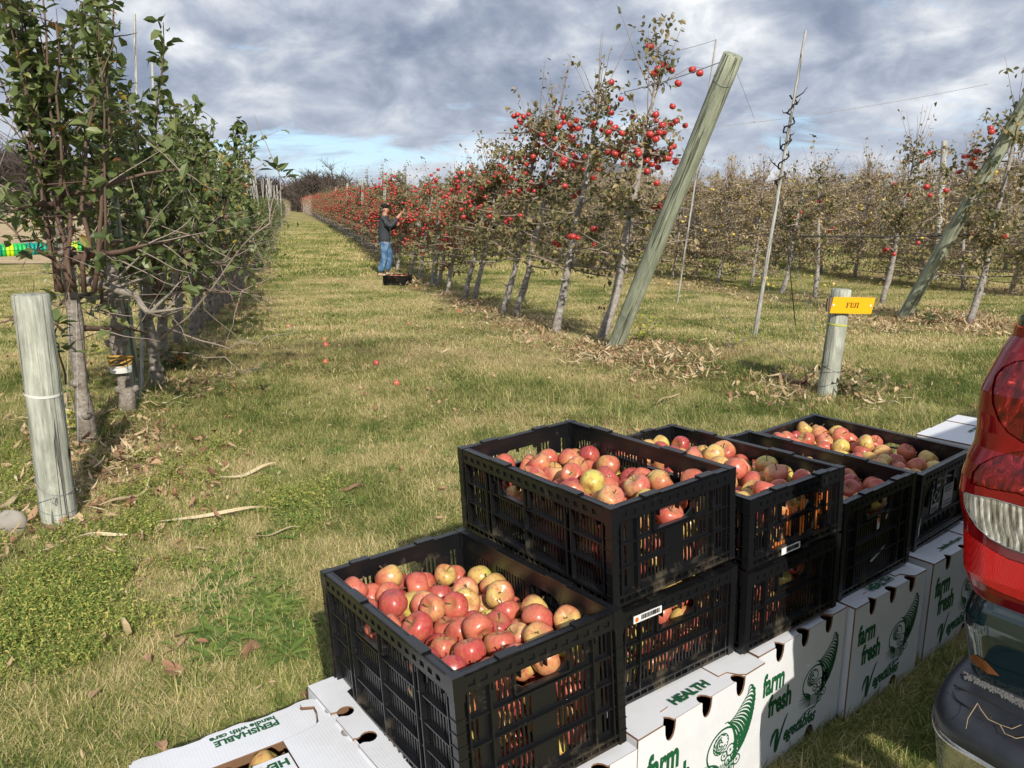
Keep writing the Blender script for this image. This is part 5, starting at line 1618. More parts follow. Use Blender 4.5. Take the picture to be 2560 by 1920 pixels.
# the open carton at lower left
pr_ = np.array([-.43, 1.61]); r_dir = np.array([math.cos(math.radians(34.5)), math.sin(math.radians(34.5))]); f_dir = np.array([r_dir[1], -r_dir[0]])
wP, dP, hP = .41, .635, .330
orig = pr_ - r_dir * wP + f_dir * (dP - .012)
root = empty('carton', (orig[0], orig[1], 0), (0, 0, math.radians(34.5)), 'open white carton at lower left, printed PERISHABLE, apples showing in its gap', 'box', 'white produce cartons')
TOPM = lambda z, t=.004: Matrix.Translation((0, 0, z)) @ Matrix(((1, 0, 0, 0), (0, 0, 1, 0), (0, -1, 0, 0), (0, 0, 0, 1)))
for A4, L_ in ((Matrix(), wP), (Matrix.Translation((wP, dP, 0)) @ Matrix.Rotation(math.pi, 4, 'Z'), wP), (Matrix.Translation((0, dP - .005, 0)) @ Matrix.Rotation(-math.pi / 2, 4, 'Z'), dP - .01), (Matrix.Translation((wP, .005, 0)) @ Matrix.Rotation(math.pi / 2, 4, 'Z'), dP - .01)):
    mb = MB(); plate([(0, 0), (L_, 0), (L_, hP - .0065), (0, hP - .0065)], [], 0, .004, mb, M=A4); mb.build('wall', [M['card'], M['kraft']], root)
mb = MB(); mb.box((.005, .005, .002), (wP - .005, dP - .005, .006)); mb.build('base', M['kraft'], root)
mb = MB(); plate([(0, .533), (.278, .533), (.352, .541), (.362, .548), (.372, .580), (.374, .600), (.350, .612), (.350, dP), (0, dP)], [], 0, .004, mb, M=TOPM(hP)); mb.build('far_flap', [M['card'], M['kraft']], root)
edge = [(0, dP - .004)] + [(x, dP + .012 + .005 * math.sin(x * 40) + .003 * math.sin(x * 90)) for x in np.linspace(0.01, wP - .02, 22)] + [(wP - .01, dP - .004)]
mb = MB(); plate(edge[::-1], [], 0, .003, mb, M=TOPM(hP - .006)); mb.build('outer_lip', [M['card'], M['kraft']], root)
bite = lambda yc, r_: [(wP - r_ * 1.15 * math.sin(t), yc - r_ * math.cos(t)) for t in np.linspace(.05, math.pi - .05, 9)]
rp = [(.281, .300), (wP, .300)] + bite(.477, .017) + bite(.569, .017) + [(wP, .600), (wP - .01, .626), (.354, .628), (.354, .616), (.378, .603), (.376, .580), (.366, .546), (.352, .536), (.281, .528)]
mb = MB(); plate(rp, [], 0, .004, mb, M=TOPM(hP + .0045)); mb.build('right_flap', [M['card'], M['kraft']], root)
mb = MB(); plate([(0, 0), (wP, 0), (wP, .10), (.40, .28), (.279, .298), (.279, .489), (0, .489)], [], 0, .004, mb, M=TOPM(hP + .001)); mb.build('near_flap', [M['card'], M['kraft']], root)
for me, x, y, s, z in ((TX['PER'], .296, .609, .72, .0008), (TX['hand'], .294, .6265, .80, .0008), (TX['HE'], .272, .474, .85, .0018), (TX['IV'], .205, .489, .55, .0018)):
    o = link('printed_word', me, root); o.matrix_basis = Matrix.Translation((x, y, hP + z)) @ Matrix.Rotation(math.pi, 4, 'Z') @ Matrix.Scale(s, 4)
Rr = Matrix.Translation((orig[0], orig[1], 0)) @ Matrix.Rotation(math.radians(34.5), 4, 'Z')
for (x, y, z, ci, lab) in ((.240, .512, .293, 5, 'yellow-green apple showing in the gap of the open lower left carton'), (.150, .505, .285, 3, 'dark red apple showing in the gap of the open lower left carton'), (.195, .52, .262, 4, 'crimson apple deep in the gap of the open lower left carton')):
    cl, me, stm = APPLES[ci]; o = link('apple', me); o.matrix_world = Rr @ Matrix.Translation((x, y, z)) @ Matrix.Rotation(.9, 4, 'Y'); o.scale = (1.1,) * 3
    tag(o, lab, 'apple', 'apples in the open carton'); link('stem', stm, o)
fill_mesh([np.array(Rr @ Vector((.05 + .07 * i, dP - .09 - .068 * j, .20))) for i in range(5) for j in range(4)], 'apples_inside', None, 31, 'apples filling the dark inside of the open lower left carton')

# ------------------------------------------------------------------ picker
def skin_body(name, joints, edges, mat, parent, lvl=2, root_i=0):
    me = bpy.data.meshes.new(name)
    me.from_pydata([j[:3] for j in joints], edges, [])
    me.materials.append(mat)
    o = bpy.data.objects.new(name, me); o.parent = parent; col.objects.link(o)
    sk = o.modifiers.new('skin', 'SKIN'); sk.use_smooth_shade = True
    lay = me.skin_vertices[0] if len(me.skin_vertices) else None
    if lay is None:
        # the layer is created with an attribute-less API: add through the modifier's owner
        bpy.context.view_layer.objects.active = o
        bpy.ops.mesh.customdata_skin_add(); lay = me.skin_vertices[0]
    for i, j in enumerate(joints):
        r = j[3]; lay.data[i].radius = (r if not hasattr(r, '__len__') else r[0], r if not hasattr(r, '__len__') else r[1])
    lay.data[root_i].use_root = True
    sub = o.modifiers.new('sub', 'SUBSURF'); sub.levels = lvl; sub.render_levels = lvl
    return o
M['skin'] = mat_plain('skin', (.50, .27, .19), .55, .3, namp=.1)
M['jacket'] = mat_plain('dark_grey_jacket', (.045, .05, .06), .75, .2, nscale=12)
M['cap'] = mat_plain('black_cap', (.012, .012, .014), .8, .2)
def mat_jeans():
    m, k, out = newmat('blue_jeans')
    n = k.noise(k.mapping(coords(k), scale=(1, 1, .5)), 6, 5, .65)
    c = k.ramp(n, [(.35, (.03, .075, .16)), (.52, (.09, .18, .31)), (.64, (.26, .37, .50))])
    principled(k, out, c, .85, .1, bump=n, bdist=.01)
    return m
M['jeans'] = mat_jeans()
M['shoe'] = mat_plain('tan_shoe', (.42, .32, .24), .8, .2)
M['hair'] = mat_plain('grey_hair', (.12, .11, .10), .8, .2)
fp = at(962, 690)
PS = (690 - 519) / FPX * fp[1] * 1.0 / 1.73
person = empty('person', fp, (0, 0, 0), 'person in black cap, dark grey jacket and blue jeans picking apples from the red row', 'person')
person.scale = (PS,) * 3
# local frame: faces +x, z up, 1.73 tall
J = [(.02, 0, .95, .08), (.02, 0, 1.15, .08), (.03, 0, 1.36, (.09, .085)), (.04, 0, 1.47, .06), (.06, 0, 1.55, .058), (.075, 0, 1.62, (.088, .078)), (.08, 0, 1.69, .07),
     (.04, .17, 1.40, .062), (.13, .21, 1.15, .048), (.36, .12, 1.27, .034), (.42, .10, 1.31, .026),
     (.04, -.17, 1.40, .062), (.22, -.22, 1.22, .048), (.40, -.12, 1.46, .034), (.46, -.10, 1.53, .026),
     (.03, .09, .88, .095), (.13, .10, .50, .068), (.04, .12, .09, .045), (.03, -.09, .88, .095), (.03, -.10, .48, .068), (-.10, -.12, .09, .045)]
E_ = [(0, 1), (1, 2), (2, 3), (3, 4), (4, 5), (5, 6), (2, 7), (7, 8), (8, 9), (9, 10), (2, 11), (11, 12), (12, 13), (13, 14), (0, 15), (15, 16), (16, 17), (0, 18), (18, 19), (19, 20)]
# hands: palm continues the arm, four fingers and a thumb on each
def hand(J, E_, wrist, d, up):
    d = Vector(d).normalized(); up = Vector(up).normalized(); s = d.cross(up)
    w = Vector(J[wrist][:3]); pm = w + d * .05
    J.append((*pm, (.036, .020))); pi_ = len(J) - 1; E_.append((wrist, pi_))
    for i in range(4):
        a = pm + s * (.027 - .018 * i) + d * .035; b_ = a + d * (.03 + .004 * (1.5 - abs(i - 1.5))) + up * .012; c = b_ + d * .012 + up * .024
        k = len(J); J.append((*a, .0095)); J.append((*b_, .0085)); J.append((*c, .0075)); E_ += [(pi_, k), (k, k + 1), (k + 1, k + 2)]
    a = pm - d * .02 + s * .04; b_ = a + d * .03 + up * .02; k = len(J); J.append((*a, .011)); J.append((*b_, .009)); E_ += [(pi_, k), (k, k + 1)]
hand(J, E_, 10, (.9, -.2, .5), (-.3, -.2, .9)); hand(J, E_, 14, (.8, .2, .7), (-.5, .1, .8))
try:
    skin_body('body', J, E_, M['skin'], person)
    skin_body('jacket', [(.03, 0, .76, (.20, .17)), (.02, 0, .98, (.20, .16)), (.02, 0, 1.2, (.185, .15)), (.03, 0, 1.38, (.17, .13)), (.04, 0, 1.47, .09), (.05, 0, 1.515, .075),
                         (.04, .19, 1.40, .082), (.13, .23, 1.14, .070), (.34, .13, 1.26, .050), (.04, -.19, 1.40, .082), (.22, -.24, 1.21, .070), (.385, -.125, 1.44, .050)],
              [(0, 1), (1, 2), (2, 3), (3, 4), (4, 5), (3, 6), (6, 7), (7, 8), (3, 9), (9, 10), (10, 11)], M['jacket'], person)
    skin_body('jeans', [(.03, 0, 1.0, (.15, .13)), (.03, 0, .90, (.16, .14)), (.05, .09, .74, .112), (.13, .105, .50, .092), (.05, .125, .10, .080), (.03, -.09, .74, .112), (.03, -.105, .48, .092), (-.10, -.125, .10, .082)],
              [(0, 1), (1, 2), (2, 3), (3, 4), (1, 5), (5, 6), (6, 7)], M['jeans'], person)
    for nm, x, y in (('shoe', .03, .125), ('shoe', -.12, -.125)):
        skin_body(nm, [(x - .03, y, .05, (.048, .045)), (x + .07, y, .045, (.045, .035)), (x + .17, y, .035, (.043, .028))], [(0, 1), (1, 2)], M['shoe'], person)
    skin_body('cap', [(.045, 0, 1.665, (.125, .118)), (.055, 0, 1.72, (.122, .112)), (.06, 0, 1.775, (.09, .085))], [(0, 1), (1, 2)], M['cap'], person)
    skin_body('hair', [(.015, 0, 1.57, (.085, .08)), (.02, 0, 1.65, (.105, .098))], [(0, 1)], M['hair'], person)
except Exception as ex:
    print('SKIN FAILED', ex)
mb = MB(); t = np.linspace(-1.2, 1.2, 9)
V = [(.12 + .0 * a, .088 * math.sin(a), 1.70) for a in t] + [(.13 + .085 * math.cos(a), .080 * math.sin(a), 1.735 + .0 * a) for a in t]
V += [(x, y, z + .008) for x, y, z in V]
mb.add(V, [(i, i + 1, 10 + i, 9 + i) for i in range(8)] + [(18 + i, 27 + i, 28 + i, 19 + i) for i in range(8)] + [(9 + i, 10 + i, 28 + i, 27 + i) for i in range(8)]); mb.build('cap_peak', M['cap'], person)
mb = MB(); mb.tube([(.142, -.02, 1.765), (.148, -.02, 1.765)], .018, 10); mb.build('cap_badge', M['label_white'], person)
for s in (-1, 1):
    mb = MB(); mb.tube([(.142, s * .028, 1.648), (.148, s * .028, 1.648)], .007, 8); mb.build('eye', M['ink'], person)
    mb = MB(); mb.tube([(.065, s * .080, 1.60), (.062, s * .094, 1.645), (.070, s * .080, 1.668)], [.008, .013, .008], 6); mb.build('ear', M['skin'], person, True)
mb = MB(); mb.tube([(.145, 0, 1.650), (.168, 0, 1.615), (.145, 0, 1.605)], [.010, .014, .010], 8); mb.build('nose', M['skin'], person, True)
mb = MB(); mb.tube([(.140, -.025, 1.575), (.150, 0, 1.575), (.140, .025, 1.575)], .006, 6); mb.build('mouth', M['maroon'], person, True)
# crate at the picker's feet
cp = at(990, 716)
Mw = Matrix.Translation(Vector(cp)) @ Matrix.Rotation(math.radians(-58), 4, 'Z') @ Matrix.Translation((-.2, -.15, 0))
Mw = Matrix.Translation(Vector(cp)) @ Matrix.Rotation(math.radians(-12), 4, 'Z') @ Matrix.Translation((-.27, -.02, 0.03))
make_crate('harvest_crate', Mw, .50, .42, .22, 'plain', 'small black crate of apples on the grass at the picker\'s feet')
q = np.random.default_rng(12)
for i in range(16):
    cl, me, stm = APPLES[[0, 3, 8, 9, 5, 14][i % 6]]
    o = link('apple', me); o.matrix_world = Mw @ Matrix.Translation((.07 + .115 * (i % 4), .06 + .10 * (i // 4), .175 + q.uniform(0, .02)))
    o.scale = (1.15,) * 3
    tag(o, '%s apple in the picker\'s crate, %s row, %s from left' % (cl, ordinal(i // 4 + 1), ordinal(i % 4 + 1)), 'apple', 'apples in the picker\'s crate')
mb = MB()
o = link('apple', TA_RED); o.location = (fp[0] + .47 * PS, fp[1] - .05 * PS, fp[2] + 1.40 * PS); tag(o, 'red apple held in the picker\'s lower hand', 'apple')

# ------------------------------------------------------------------ vehicle (rear corner)
M['car_paint'] = mat_plain('dark_green_paint', (.004, .017, .021), .12, .5, nscale=3, coat=1.0)
def mat_lens(name, c, rough=.06, pattern=None, emis=None):
    m, k, out = newmat(name)
    o = coords(k)
    cc = c; bump = None
    if pattern == 'grid':
        v = k.n('ShaderNodeTexVoronoi'); v.feature = 'F1'; v.inputs['Scale'].default_value = 420; k.l(o, v.inputs['Vector']); v.inputs['Randomness'].default_value = 0
        cc = k.mix(k.ramp(v.outputs['Distance'], [(.2, 0.), (.6, 1.)]), c, tuple(a * .55 for a in c)); bump = v.outputs['Distance']
    if pattern == 'facet':
        n = k.noise(k.mapping(o, scale=(1, 1, .35), rot=(.2, .1, 0)), 60, 4, .7, 1.2)
        cc = k.ramp(n, [(.40, tuple(a * .30 for a in c)), (.56, c), (.63, tuple(min(1, a * 1.4 + .01) for a in c)), (.70, (.95, .10, .07))]); bump = n
    if pattern == 'soft':
        n = k.noise(k.mapping(o, scale=(1, 1, .6)), 10, 3, .6, .6)
        cc = k.mix(k.ramp(n, [(.35, 0), (.7, 1)]), tuple(a * .6 for a in c), tuple(min(1, a * 1.15) for a in c))
    principled(k, out, cc, rough, .5, bump=bump, bdist=.0004, coat=.2)
    return m
M['lens_red'] = mat_lens('red_lens', (.27, .003, .008), .09, 'soft')
M['lens_dark'] = mat_lens('dark_red_recess', (.17, .003, .004), .22, 'facet')
M['lens_bright'] = mat_lens('red_reflector', (.85, .010, .012), .12, 'grid')
def mat_clear():
    m, k, out = newmat('ribbed_clear_lens')
    o = coords(k)
    n = k.noise(k.mapping(o, scale=(1.6, 1.6, .25)), 60, 4, .6)
    c = k.ramp(n, [(.33, (.16, .15, .12)), (.5, (.50, .49, .44)), (.62, (.86, .86, .83))])
    principled(k, out, c, .08, .8, metal=.25, bump=n, bdist=.001, coat=1.0)
    return m
M['lens_clear'] = mat_clear()
def mat_rubber():
    m, k, out = newmat('bumper_plastic')
    o = coords(k)
    n = k.noise(o, 9, 6, .65); f = k.noise(o, 180, 3, .6)
    c = k.mix(k.ramp(n, [(.45, 0), (.7, .35)]), (.016, .019, .025), (.06, .065, .075))
    principled(k, out, c, .38, .45, bump=f, bdist=.0006)
    return m
M['bumper'] = mat_rubber()
def mat_chrome():
    m, k, out = newmat('dull_chrome')
    n = k.noise(coords(k), 22, 6, .7); n2 = k.noise(coords(k), 160, 3, .6)
    c = k.mix(k.ramp(n, [(.4, 0), (.65, 1)]), (.60, .61, .60), (.34, .34, .32))
    principled(k, out, c, k.ramp(n2, [(.3, .12), (.7, .38)]), .5, metal=.9)
    return m
M['chrome'] = mat_chrome()
M['rust'] = mat_plain('rust', (.22, .085, .03), .9, .1, nscale=60, namp=.6)
M['glass_dark'] = mat_plain('dark_glass', (.01, .012, .014), .05, .6, coat=1.0)
M['tyre'] = mat_plain('tyre', (.02, .02, .02), .8, .2)

YC = 1.40
sil_px = [(2545, 700), (2543, 800), (2537, 835), (2513, 868), (2495, 900), (2468, 947), (2457, 969), (2450, 1019), (2448, 1063), (2441, 1102), (2423, 1138), (2410, 1178), (2403, 1218), (2406, 1258), (2414, 1290), (2415, 1334), (2415, 1406), (2423, 1440), (2438, 1468), (2425, 1490), (2412, 1522), (2410, 1545), (2416, 1586), (2424, 1650), (2436, 1700)]
SZ = []; SX = []
for px, py in sil_px:
    p = aty(px, py, YC); SZ.append(p[2]); SX.append(p[0])
SZ = np.array(SZ)[::-1]; SX = np.array(SX)[::-1]
# plan curve of the corner: s<0 runs round onto the flank, s>0 along the rear towards the camera
vd = math.radians(31)
def plan():
    S = [0.0]; P = [np.zeros(2)]
    s = 0; p = np.zeros(2)
    out_p = []
    while s < .9:
        ds = .002; a = vd + math.pi + (math.radians(144) - math.pi - vd) * min(1, s / .07)   # heading measured from +y
        p = p + ds * np.array([math.sin(a), math.cos(a)]); s += ds; out_p.append((s, p.copy()))
    s = 0; p = np.zeros(2); out_n = []
    while s < .35:
        ds = .002; a = vd + (math.radians(53) - vd) * min(1, s / .06)
        p = p + ds * np.array([math.sin(a), math.cos(a)]); s += ds; out_n.append((-s, p.copy()))
    allp = out_n[::-1] + [(0, np.zeros(2))] + out_p
    return np.array([a for a, _ in allp]), np.array([b for _, b in allp])
PSx, PPx = plan()
def surf(s, z, off=0.0):
    x0 = np.interp(z, SZ, SX)
    px = np.interp(s, PSx, PPx[:, 0]); py = np.interp(s, PSx, PPx[:, 1])
    e = 1e-3
    tx = np.interp(s + e, PSx, PPx[:, 0]) - np.interp(s - e, PSx, PPx[:, 0]); ty = np.interp(s + e, PSx, PPx[:, 1]) - np.interp(s - e, PSx, PPx[:, 1])
    L_ = np.hypot(tx, ty) + 1e-12
    return np.stack([x0 + px + off * ty / L_, YC + py - off * tx / L_, z + 0 * s], -1)
def project(P):
    R_ = P - CAMP; dep = R_ @ FWD
    return 1280 + FPX * (R_ @ RIGHT) / dep, 960 + FPX * (R_ @ DOWN) / dep
def inpoly(x, y, poly):
    poly = np.asarray(poly, float); ins = np.zeros(x.shape, bool); j = len(poly) - 1
    for i in range(len(poly)):
        xi, yi = poly[i]; xj, yj = poly[j]
        c = ((yi > y) != (yj > y)) & (x < (xj - xi) * (y - yi) / (yj - yi + 1e-12) + xi)
        ins ^= c; j = i
    return ins
ztop, zbot = SZ[-1], SZ[0]
zlamp1 = aty(2543, 812, YC)[2]; zlamp0 = aty(2424, 1466, YC)[2]
truck = empty('parked_truck', (1.0, 1.0, 0), (0, 0, 0), 'dark green vehicle corner with red tail lamp and chrome bumper at right edge', 'vehicle')
truck_inv = Matrix.Translation((-1.0, -1.0, 0))
def tchild(mb, name, mats, smooth=True, parent=None):
    o = mb.build(name, mats, None, smooth)
    if parent is None: o.parent = truck; o.matrix_parent_inverse = truck_inv
    else: o.parent = parent
    return o
def grid_part(name, mat, smask, s0, s1, z0, z1, ns, nz, offf, parent=None):
    s = np.linspace(s0, s1, ns); z = np.linspace(z0, z1, nz); S, Z = np.meshgrid(s, z)
    P = surf(S, Z); px, py = project(P)
    keep = smask(px, py, S, Z)
    off = offf(px, py, S, Z) if offf else np.zeros_like(S)
    V = surf(S, Z, off).reshape(-1, 3)
    i, j = np.meshgrid(np.arange(nz - 1), np.arange(ns - 1), indexing='ij')
    a = i * ns + j
    f = np.stack([a, a + ns, a + ns + 1, a + 1], -1).reshape(-1, 4)
    kf = keep[:-1, :-1] & keep[1:, 1:] | keep[1:, :-1] & keep[:-1, 1:]
    f = f[kf.ravel()]
    used = np.unique(f); remap = -np.ones(len(V), int); remap[used] = np.arange(len(used))
    mb = MB(); mb.add(V[used], remap[f])
    return tchild(mb, name, mat, True, parent)
rev_poly = [(2414, 1230), (2440, 1237), (2480, 1244), (2520, 1255), (2600, 1278), (2700, 1300), (2700, 1410), (2600, 1392), (2560, 1380), (2520, 1366), (2480, 1345), (2450, 1318), (2430, 1288), (2417, 1258)]
mid_poly = [(2430, 1208), (2436, 1180), (2452, 1160), (2485, 1142), (2530, 1130), (2600, 1122), (2700, 1115), (2700, 1262), (2600, 1250), (2540, 1232), (2480, 1222)]
up_poly = [(2485, 1010), (2484, 975), (2492, 940), (2510, 918), (2540, 903), (2600, 895), (2700, 890), (2700, 1130), (2600, 1122), (2556, 1104), (2520, 1080), (2498, 1050)]
ref_poly = [(2414, 1318), (2440, 1344), (2480, 1372), (2520, 1394), (2560, 1408), (2700, 1440), (2700, 1545), (2560, 1502), (2500, 1478), (2450, 1452), (2420, 1425), (2412, 1400)]
isrev = lambda x, y: inpoly(x, y, rev_poly); ismid = lambda x, y: inpoly(x, y, mid_poly); isup = lambda x, y: inpoly(x, y, up_poly); isref = lambda x, y: inpoly(x, y, ref_poly)
vis = lambda S: S > .0
housing = grid_part('tail_lamp', M['lens_red'], lambda x, y, S, Z: ~((isrev(x, y) | ismid(x, y) | isup(x, y) | isref(x, y)) & vis(S)), -.10, .30, zlamp0, zlamp1, 400, 420, lambda x, y, S, Z: np.full(S.shape, .004))
grid_part('reverse_lens', M['lens_clear'], lambda x, y, S, Z: isrev(x, y) & vis(S), .0, .30, zlamp0, zlamp1, 420, 420, lambda x, y, S, Z: .0035 + .0022 * np.abs(np.sin(S * 2 * math.pi / .0105 / 2 * 1.0)), housing)
grid_part('brake_lens', M['lens_dark'], lambda x, y, S, Z: ismid(x, y) & vis(S), .0, .30, zlamp0, zlamp1, 300, 420, lambda x, y, S, Z: np.full(S.shape, .001), housing)
grid_part('round_lens', M['lens_dark'], lambda x, y, S, Z: isup(x, y) & vis(S), .0, .30, zlamp0, zlamp1, 300, 420, lambda x, y, S, Z: np.full(S.shape, .001), housing)
grid_part('reflector_strip', M['lens_bright'], lambda x, y, S, Z: isref(x, y) & vis(S), .0, .30, zlamp0, zlamp1, 300, 420, lambda x, y, S, Z: np.full(S.shape, .0045), housing)
grid_part('lamp_backing', M['lens_red'], lambda x, y, S, Z: S < 9, -.09, .29, zlamp0 + .002, zlamp1 - .002, 80, 80, lambda x, y, S, Z: np.full(S.shape, -.0015), housing)
# bright bead round the reversing lens
def inv(px, py, s=.05, z=.9):
    for _ in range(25):
        P = surf(np.array(s), np.array(z)); u, v = project(P)
        us, vs = project(surf(np.array(s + 1e-4), np.array(z))); uz_, vz_ = project(surf(np.array(s), np.array(z + 1e-4)))
        J_ = np.array([[(us - u), (uz_ - u)], [(vs - v), (vz_ - v)]]) / 1e-4
        try: d = np.linalg.solve(J_, [px - u, py - v])
        except Exception: break
        s += float(np.clip(d[0], -.03, .03)); z += float(np.clip(d[1], -.05, .05))
    return s, z
bead = []
for (a, b_) in zip(rev_poly, rev_poly[1:] + rev_poly[:1]):
    for u in np.linspace(0, 1, 6)[:-1]:
        px = a[0] + (b_[0] - a[0]) * u; py = a[1] + (b_[1] - a[1]) * u
        if px > 2660: continue
        s, z = inv(max(px, 2421), py, .03, .85)
        bead.append(surf(np.array(s), np.array(z), .0055))
if len(bead) > 8:
    bead = np.array(bead)
    i0 = int(np.argmax(np.linalg.norm(np.roll(bead, -1, 0) - bead, axis=1))) + 1
    bead = np.roll(bead, -i0, 0)
    mb = MB(); mb.tube(bead, .0010, 6, cap=False); tchild(mb, 'chrome_bead', M['chrome'], True, housing)
body_mat = M['car_paint']
grid_part('rear_panel', body_mat, lambda x, y, S, Z: S < 9, -.30, .88, .552, zlamp0 - .0015, 120, 40, None)
grid_part('rear_panel', body_mat, lambda x, y, S, Z: S < 9, -.30, .88, zlamp1 + .0015, zlamp1 + .012, 120, 4, None)
grid_part('rear_panel', body_mat, lambda x, y, S, Z: S > .296, .296, .88, zlamp0, zlamp1, 40, 20, None)
rust_poly = [(2424, 1640), (2440, 1636), (2465, 1652), (2480, 1668), (2500, 1690), (2470, 1684), (2440, 1664)]
grid_part('rust_patch', M['rust'], lambda x, y, S, Z: inpoly(x, y, rust_poly) & (S > 0), 0.0, .2, zbot, zbot + .14, 200, 160, lambda x, y, S, Z: np.full(S.shape, .0012))
# rest of the vehicle: flanks, roof, glass, wheels, outside the picture but casting its shade
TM = Matrix.Translation((1.06, 1.42, 0)) @ Matrix.Rotation(math.radians(37), 4, 'Z')      # x along the truck's flank, y towards the camera's left
def tbox(name, lo, hi, mat, mb=None):
    mb = MB(); mb.box(lo, hi, M=TM); return tchild(mb, name, mat, False)
tbox('bed', (.02, -1.75, .45), (2.0, -.02, 1.19), body_mat)
tbox('cab', (2.03, -1.75, .45), (4.3, -.02, 1.15), body_mat)
mb = MB(); mb.add(xf(TM, [(2.6, -1.70, 1.152), (4.1, -1.70, 1.152), (4.1, -.10, 1.152), (2.6, -.10, 1.152), (2.9, -1.5, 1.50), (3.6, -1.5, 1.50), (3.6, -.35, 1.50), (2.9, -.35, 1.50)]),
            [(0, 1, 5, 4), (1, 2, 6, 5), (2, 3, 7, 6), (3, 0, 4, 7)]); tchild(mb, 'window_glass', M['glass_dark'], False)
tbox('roof', (2.88, -1.52, 1.502), (3.62, -.33, 1.54), body_mat)
for wx in (.9, 3.7):
    for wy in (-1.62, -.14):
        mb = MB(); mb.tube(xf(TM, [(wx, wy - .1, .35), (wx, wy + .1, .35)]), .35, 28); tchild(mb, 'wheel', M['tyre'], False)
# bumper: plastic step pad, lip and chrome face
zt = .545; zl_ = .522
in_px = [(2600, 1500), (2520, 1530), (2460, 1580), (2425, 1625), (2428, 1650), (2560, 1716), (2700, 1790)]
out_px = [(2600, 1560), (2500, 1580), (2440, 1615), (2400, 1646), (2362, 1688), (2340, 1726), (2334, 1752), (2341, 1788), (2377, 1822), (2440, 1858), (2552, 1921), (2760, 2040), (3300, 2360)]
O = np.array([atz(px, py, zl_) for px, py in out_px]); 
# resample the outer loop smoothly
def resample(P, n):
    d = np.concatenate([[0], np.cumsum(np.linalg.norm(np.diff(P, axis=0), axis=1))]); t = np.linspace(0, d[-1], n)
    Q = np.stack([np.interp(t, d, P[:, k]) for k in range(3)], 1)
    for _ in range(6): Q[1:-1] = (Q[:-2] + 2 * Q[1:-1] + Q[2:]) / 4
    return Q
O = resample(O, 90)
cen = np.array([1.35, .62, 0])
cen = np.array([1.30, 1.02])
def inset(P, k, z):
    Q = P.copy(); d = cen - P[:, :2]; d /= np.linalg.norm(d, axis=1)[:, None]
    Q[:, :2] += d * k; Q[:, 2] = z
    return Q
loops = [inset(O, .20, zt), inset(O, .13, zt), inset(O, .075, zt), inset(O, .048, zt), inset(O, .026, zt - .004), inset(O, .010, zt - .012), inset(O, .001, zl_ - .004), inset(O, 0, zl_ - .018), inset(O, .004, zl_ - .026)]
n = len(O)
mb = MB(); mb.add(np.concatenate(loops), [((k + 1) * n + i, (k + 1) * n + i + 1, k * n + i + 1, k * n + i) for k in range(len(loops) - 1) for i in range(n - 1)])
mb.box((.02, -1.70, zt - .03), (-.0, -.06, zt - .002), M=TM)
bp = tchild(mb, 'bumper_step', M['bumper'], True)
loops = [inset(O, .003, zl_ - .0262), inset(O, -.002, zl_ - .031), inset(O, -.001, zl_ - .036), inset(O, .004, zl_ - .042), inset(O, .018, zl_ - .13), inset(O, .035, zl_ - .20), inset(O, .07, zl_ - .235)]
mb = MB(); mb.add(np.concatenate(loops), [((k + 1) * n + i, (k + 1) * n + i + 1, k * n + i + 1, k * n + i) for k in range(len(loops) - 1) for i in range(n - 1)])
tchild(mb, 'chrome_bumper', M['chrome'], True)
# grooves moulded in the step and a strip of worn grit
def groove(pxs, w, z, mat, name):
    P = resample(np.array([atz(a, b_, z) for a, b_ in pxs]), 30)
    mb = MB(); mb.tube(P, w, 6); return tchild(mb, name, mat, True)
groove([(2402, 1685), (2440, 1706), (2500, 1740), (2620, 1800)], .0022, zt + .0002, M['black_plastic_line'], 'groove')
groove([(2385, 1712), (2440, 1738), (2500, 1770), (2620, 1835)], .0020, zt + .0002, M['black_plastic_line'], 'groove')
groove([(2381, 1728), (2390, 1748), (2430, 1775), (2480, 1795)], .0016, zt + .0002, M['black_plastic_line'], 'groove')
mb = MB(); q = np.random.default_rng(6)
for i in range(420):
    u = q.random(); v = q.random()
    px = 2410 + 170 * u; py = 1672 + 88 * u + 18 * v + 4
    c = atz(px, py, zt + .0008); s = q.uniform(.0007, .0022)
    mb.box(c - s, c + s)
M['grit'] = mat_plain('worn_grit', (.13, .13, .13), .9, .1)
gr = tchild(mb, 'worn_grit', M['grit'], False)
# dry twig lying on the step
tw = MB(); z = zt + .004
P = [atz(a, b_, z + dz) for a, b_, dz in ((2415, 1822, 0), (2420, 1795, .004), (2444, 1758, .016), (2452, 1774, .012), (2470, 1798, .006), (2500, 1812, .004), (2512, 1834, .004), (2540, 1846, .003), (2575, 1840, .004))]
tw.tube(np.array(P), [.0004, .0006, .0009, .0009, .0008, .0010, .0007, .0006, .0005], 5)
tw.tube([P[5], atz(2530, 1822, z), atz(2553, 1812, z + .006)], .0006, 4)
o = tw.build('dry_twig', M['husk'], None, True); tag(o, 'dry forked twig lying on the bumper step', 'twig')
o['kind'] = 'thing'; del o['kind']

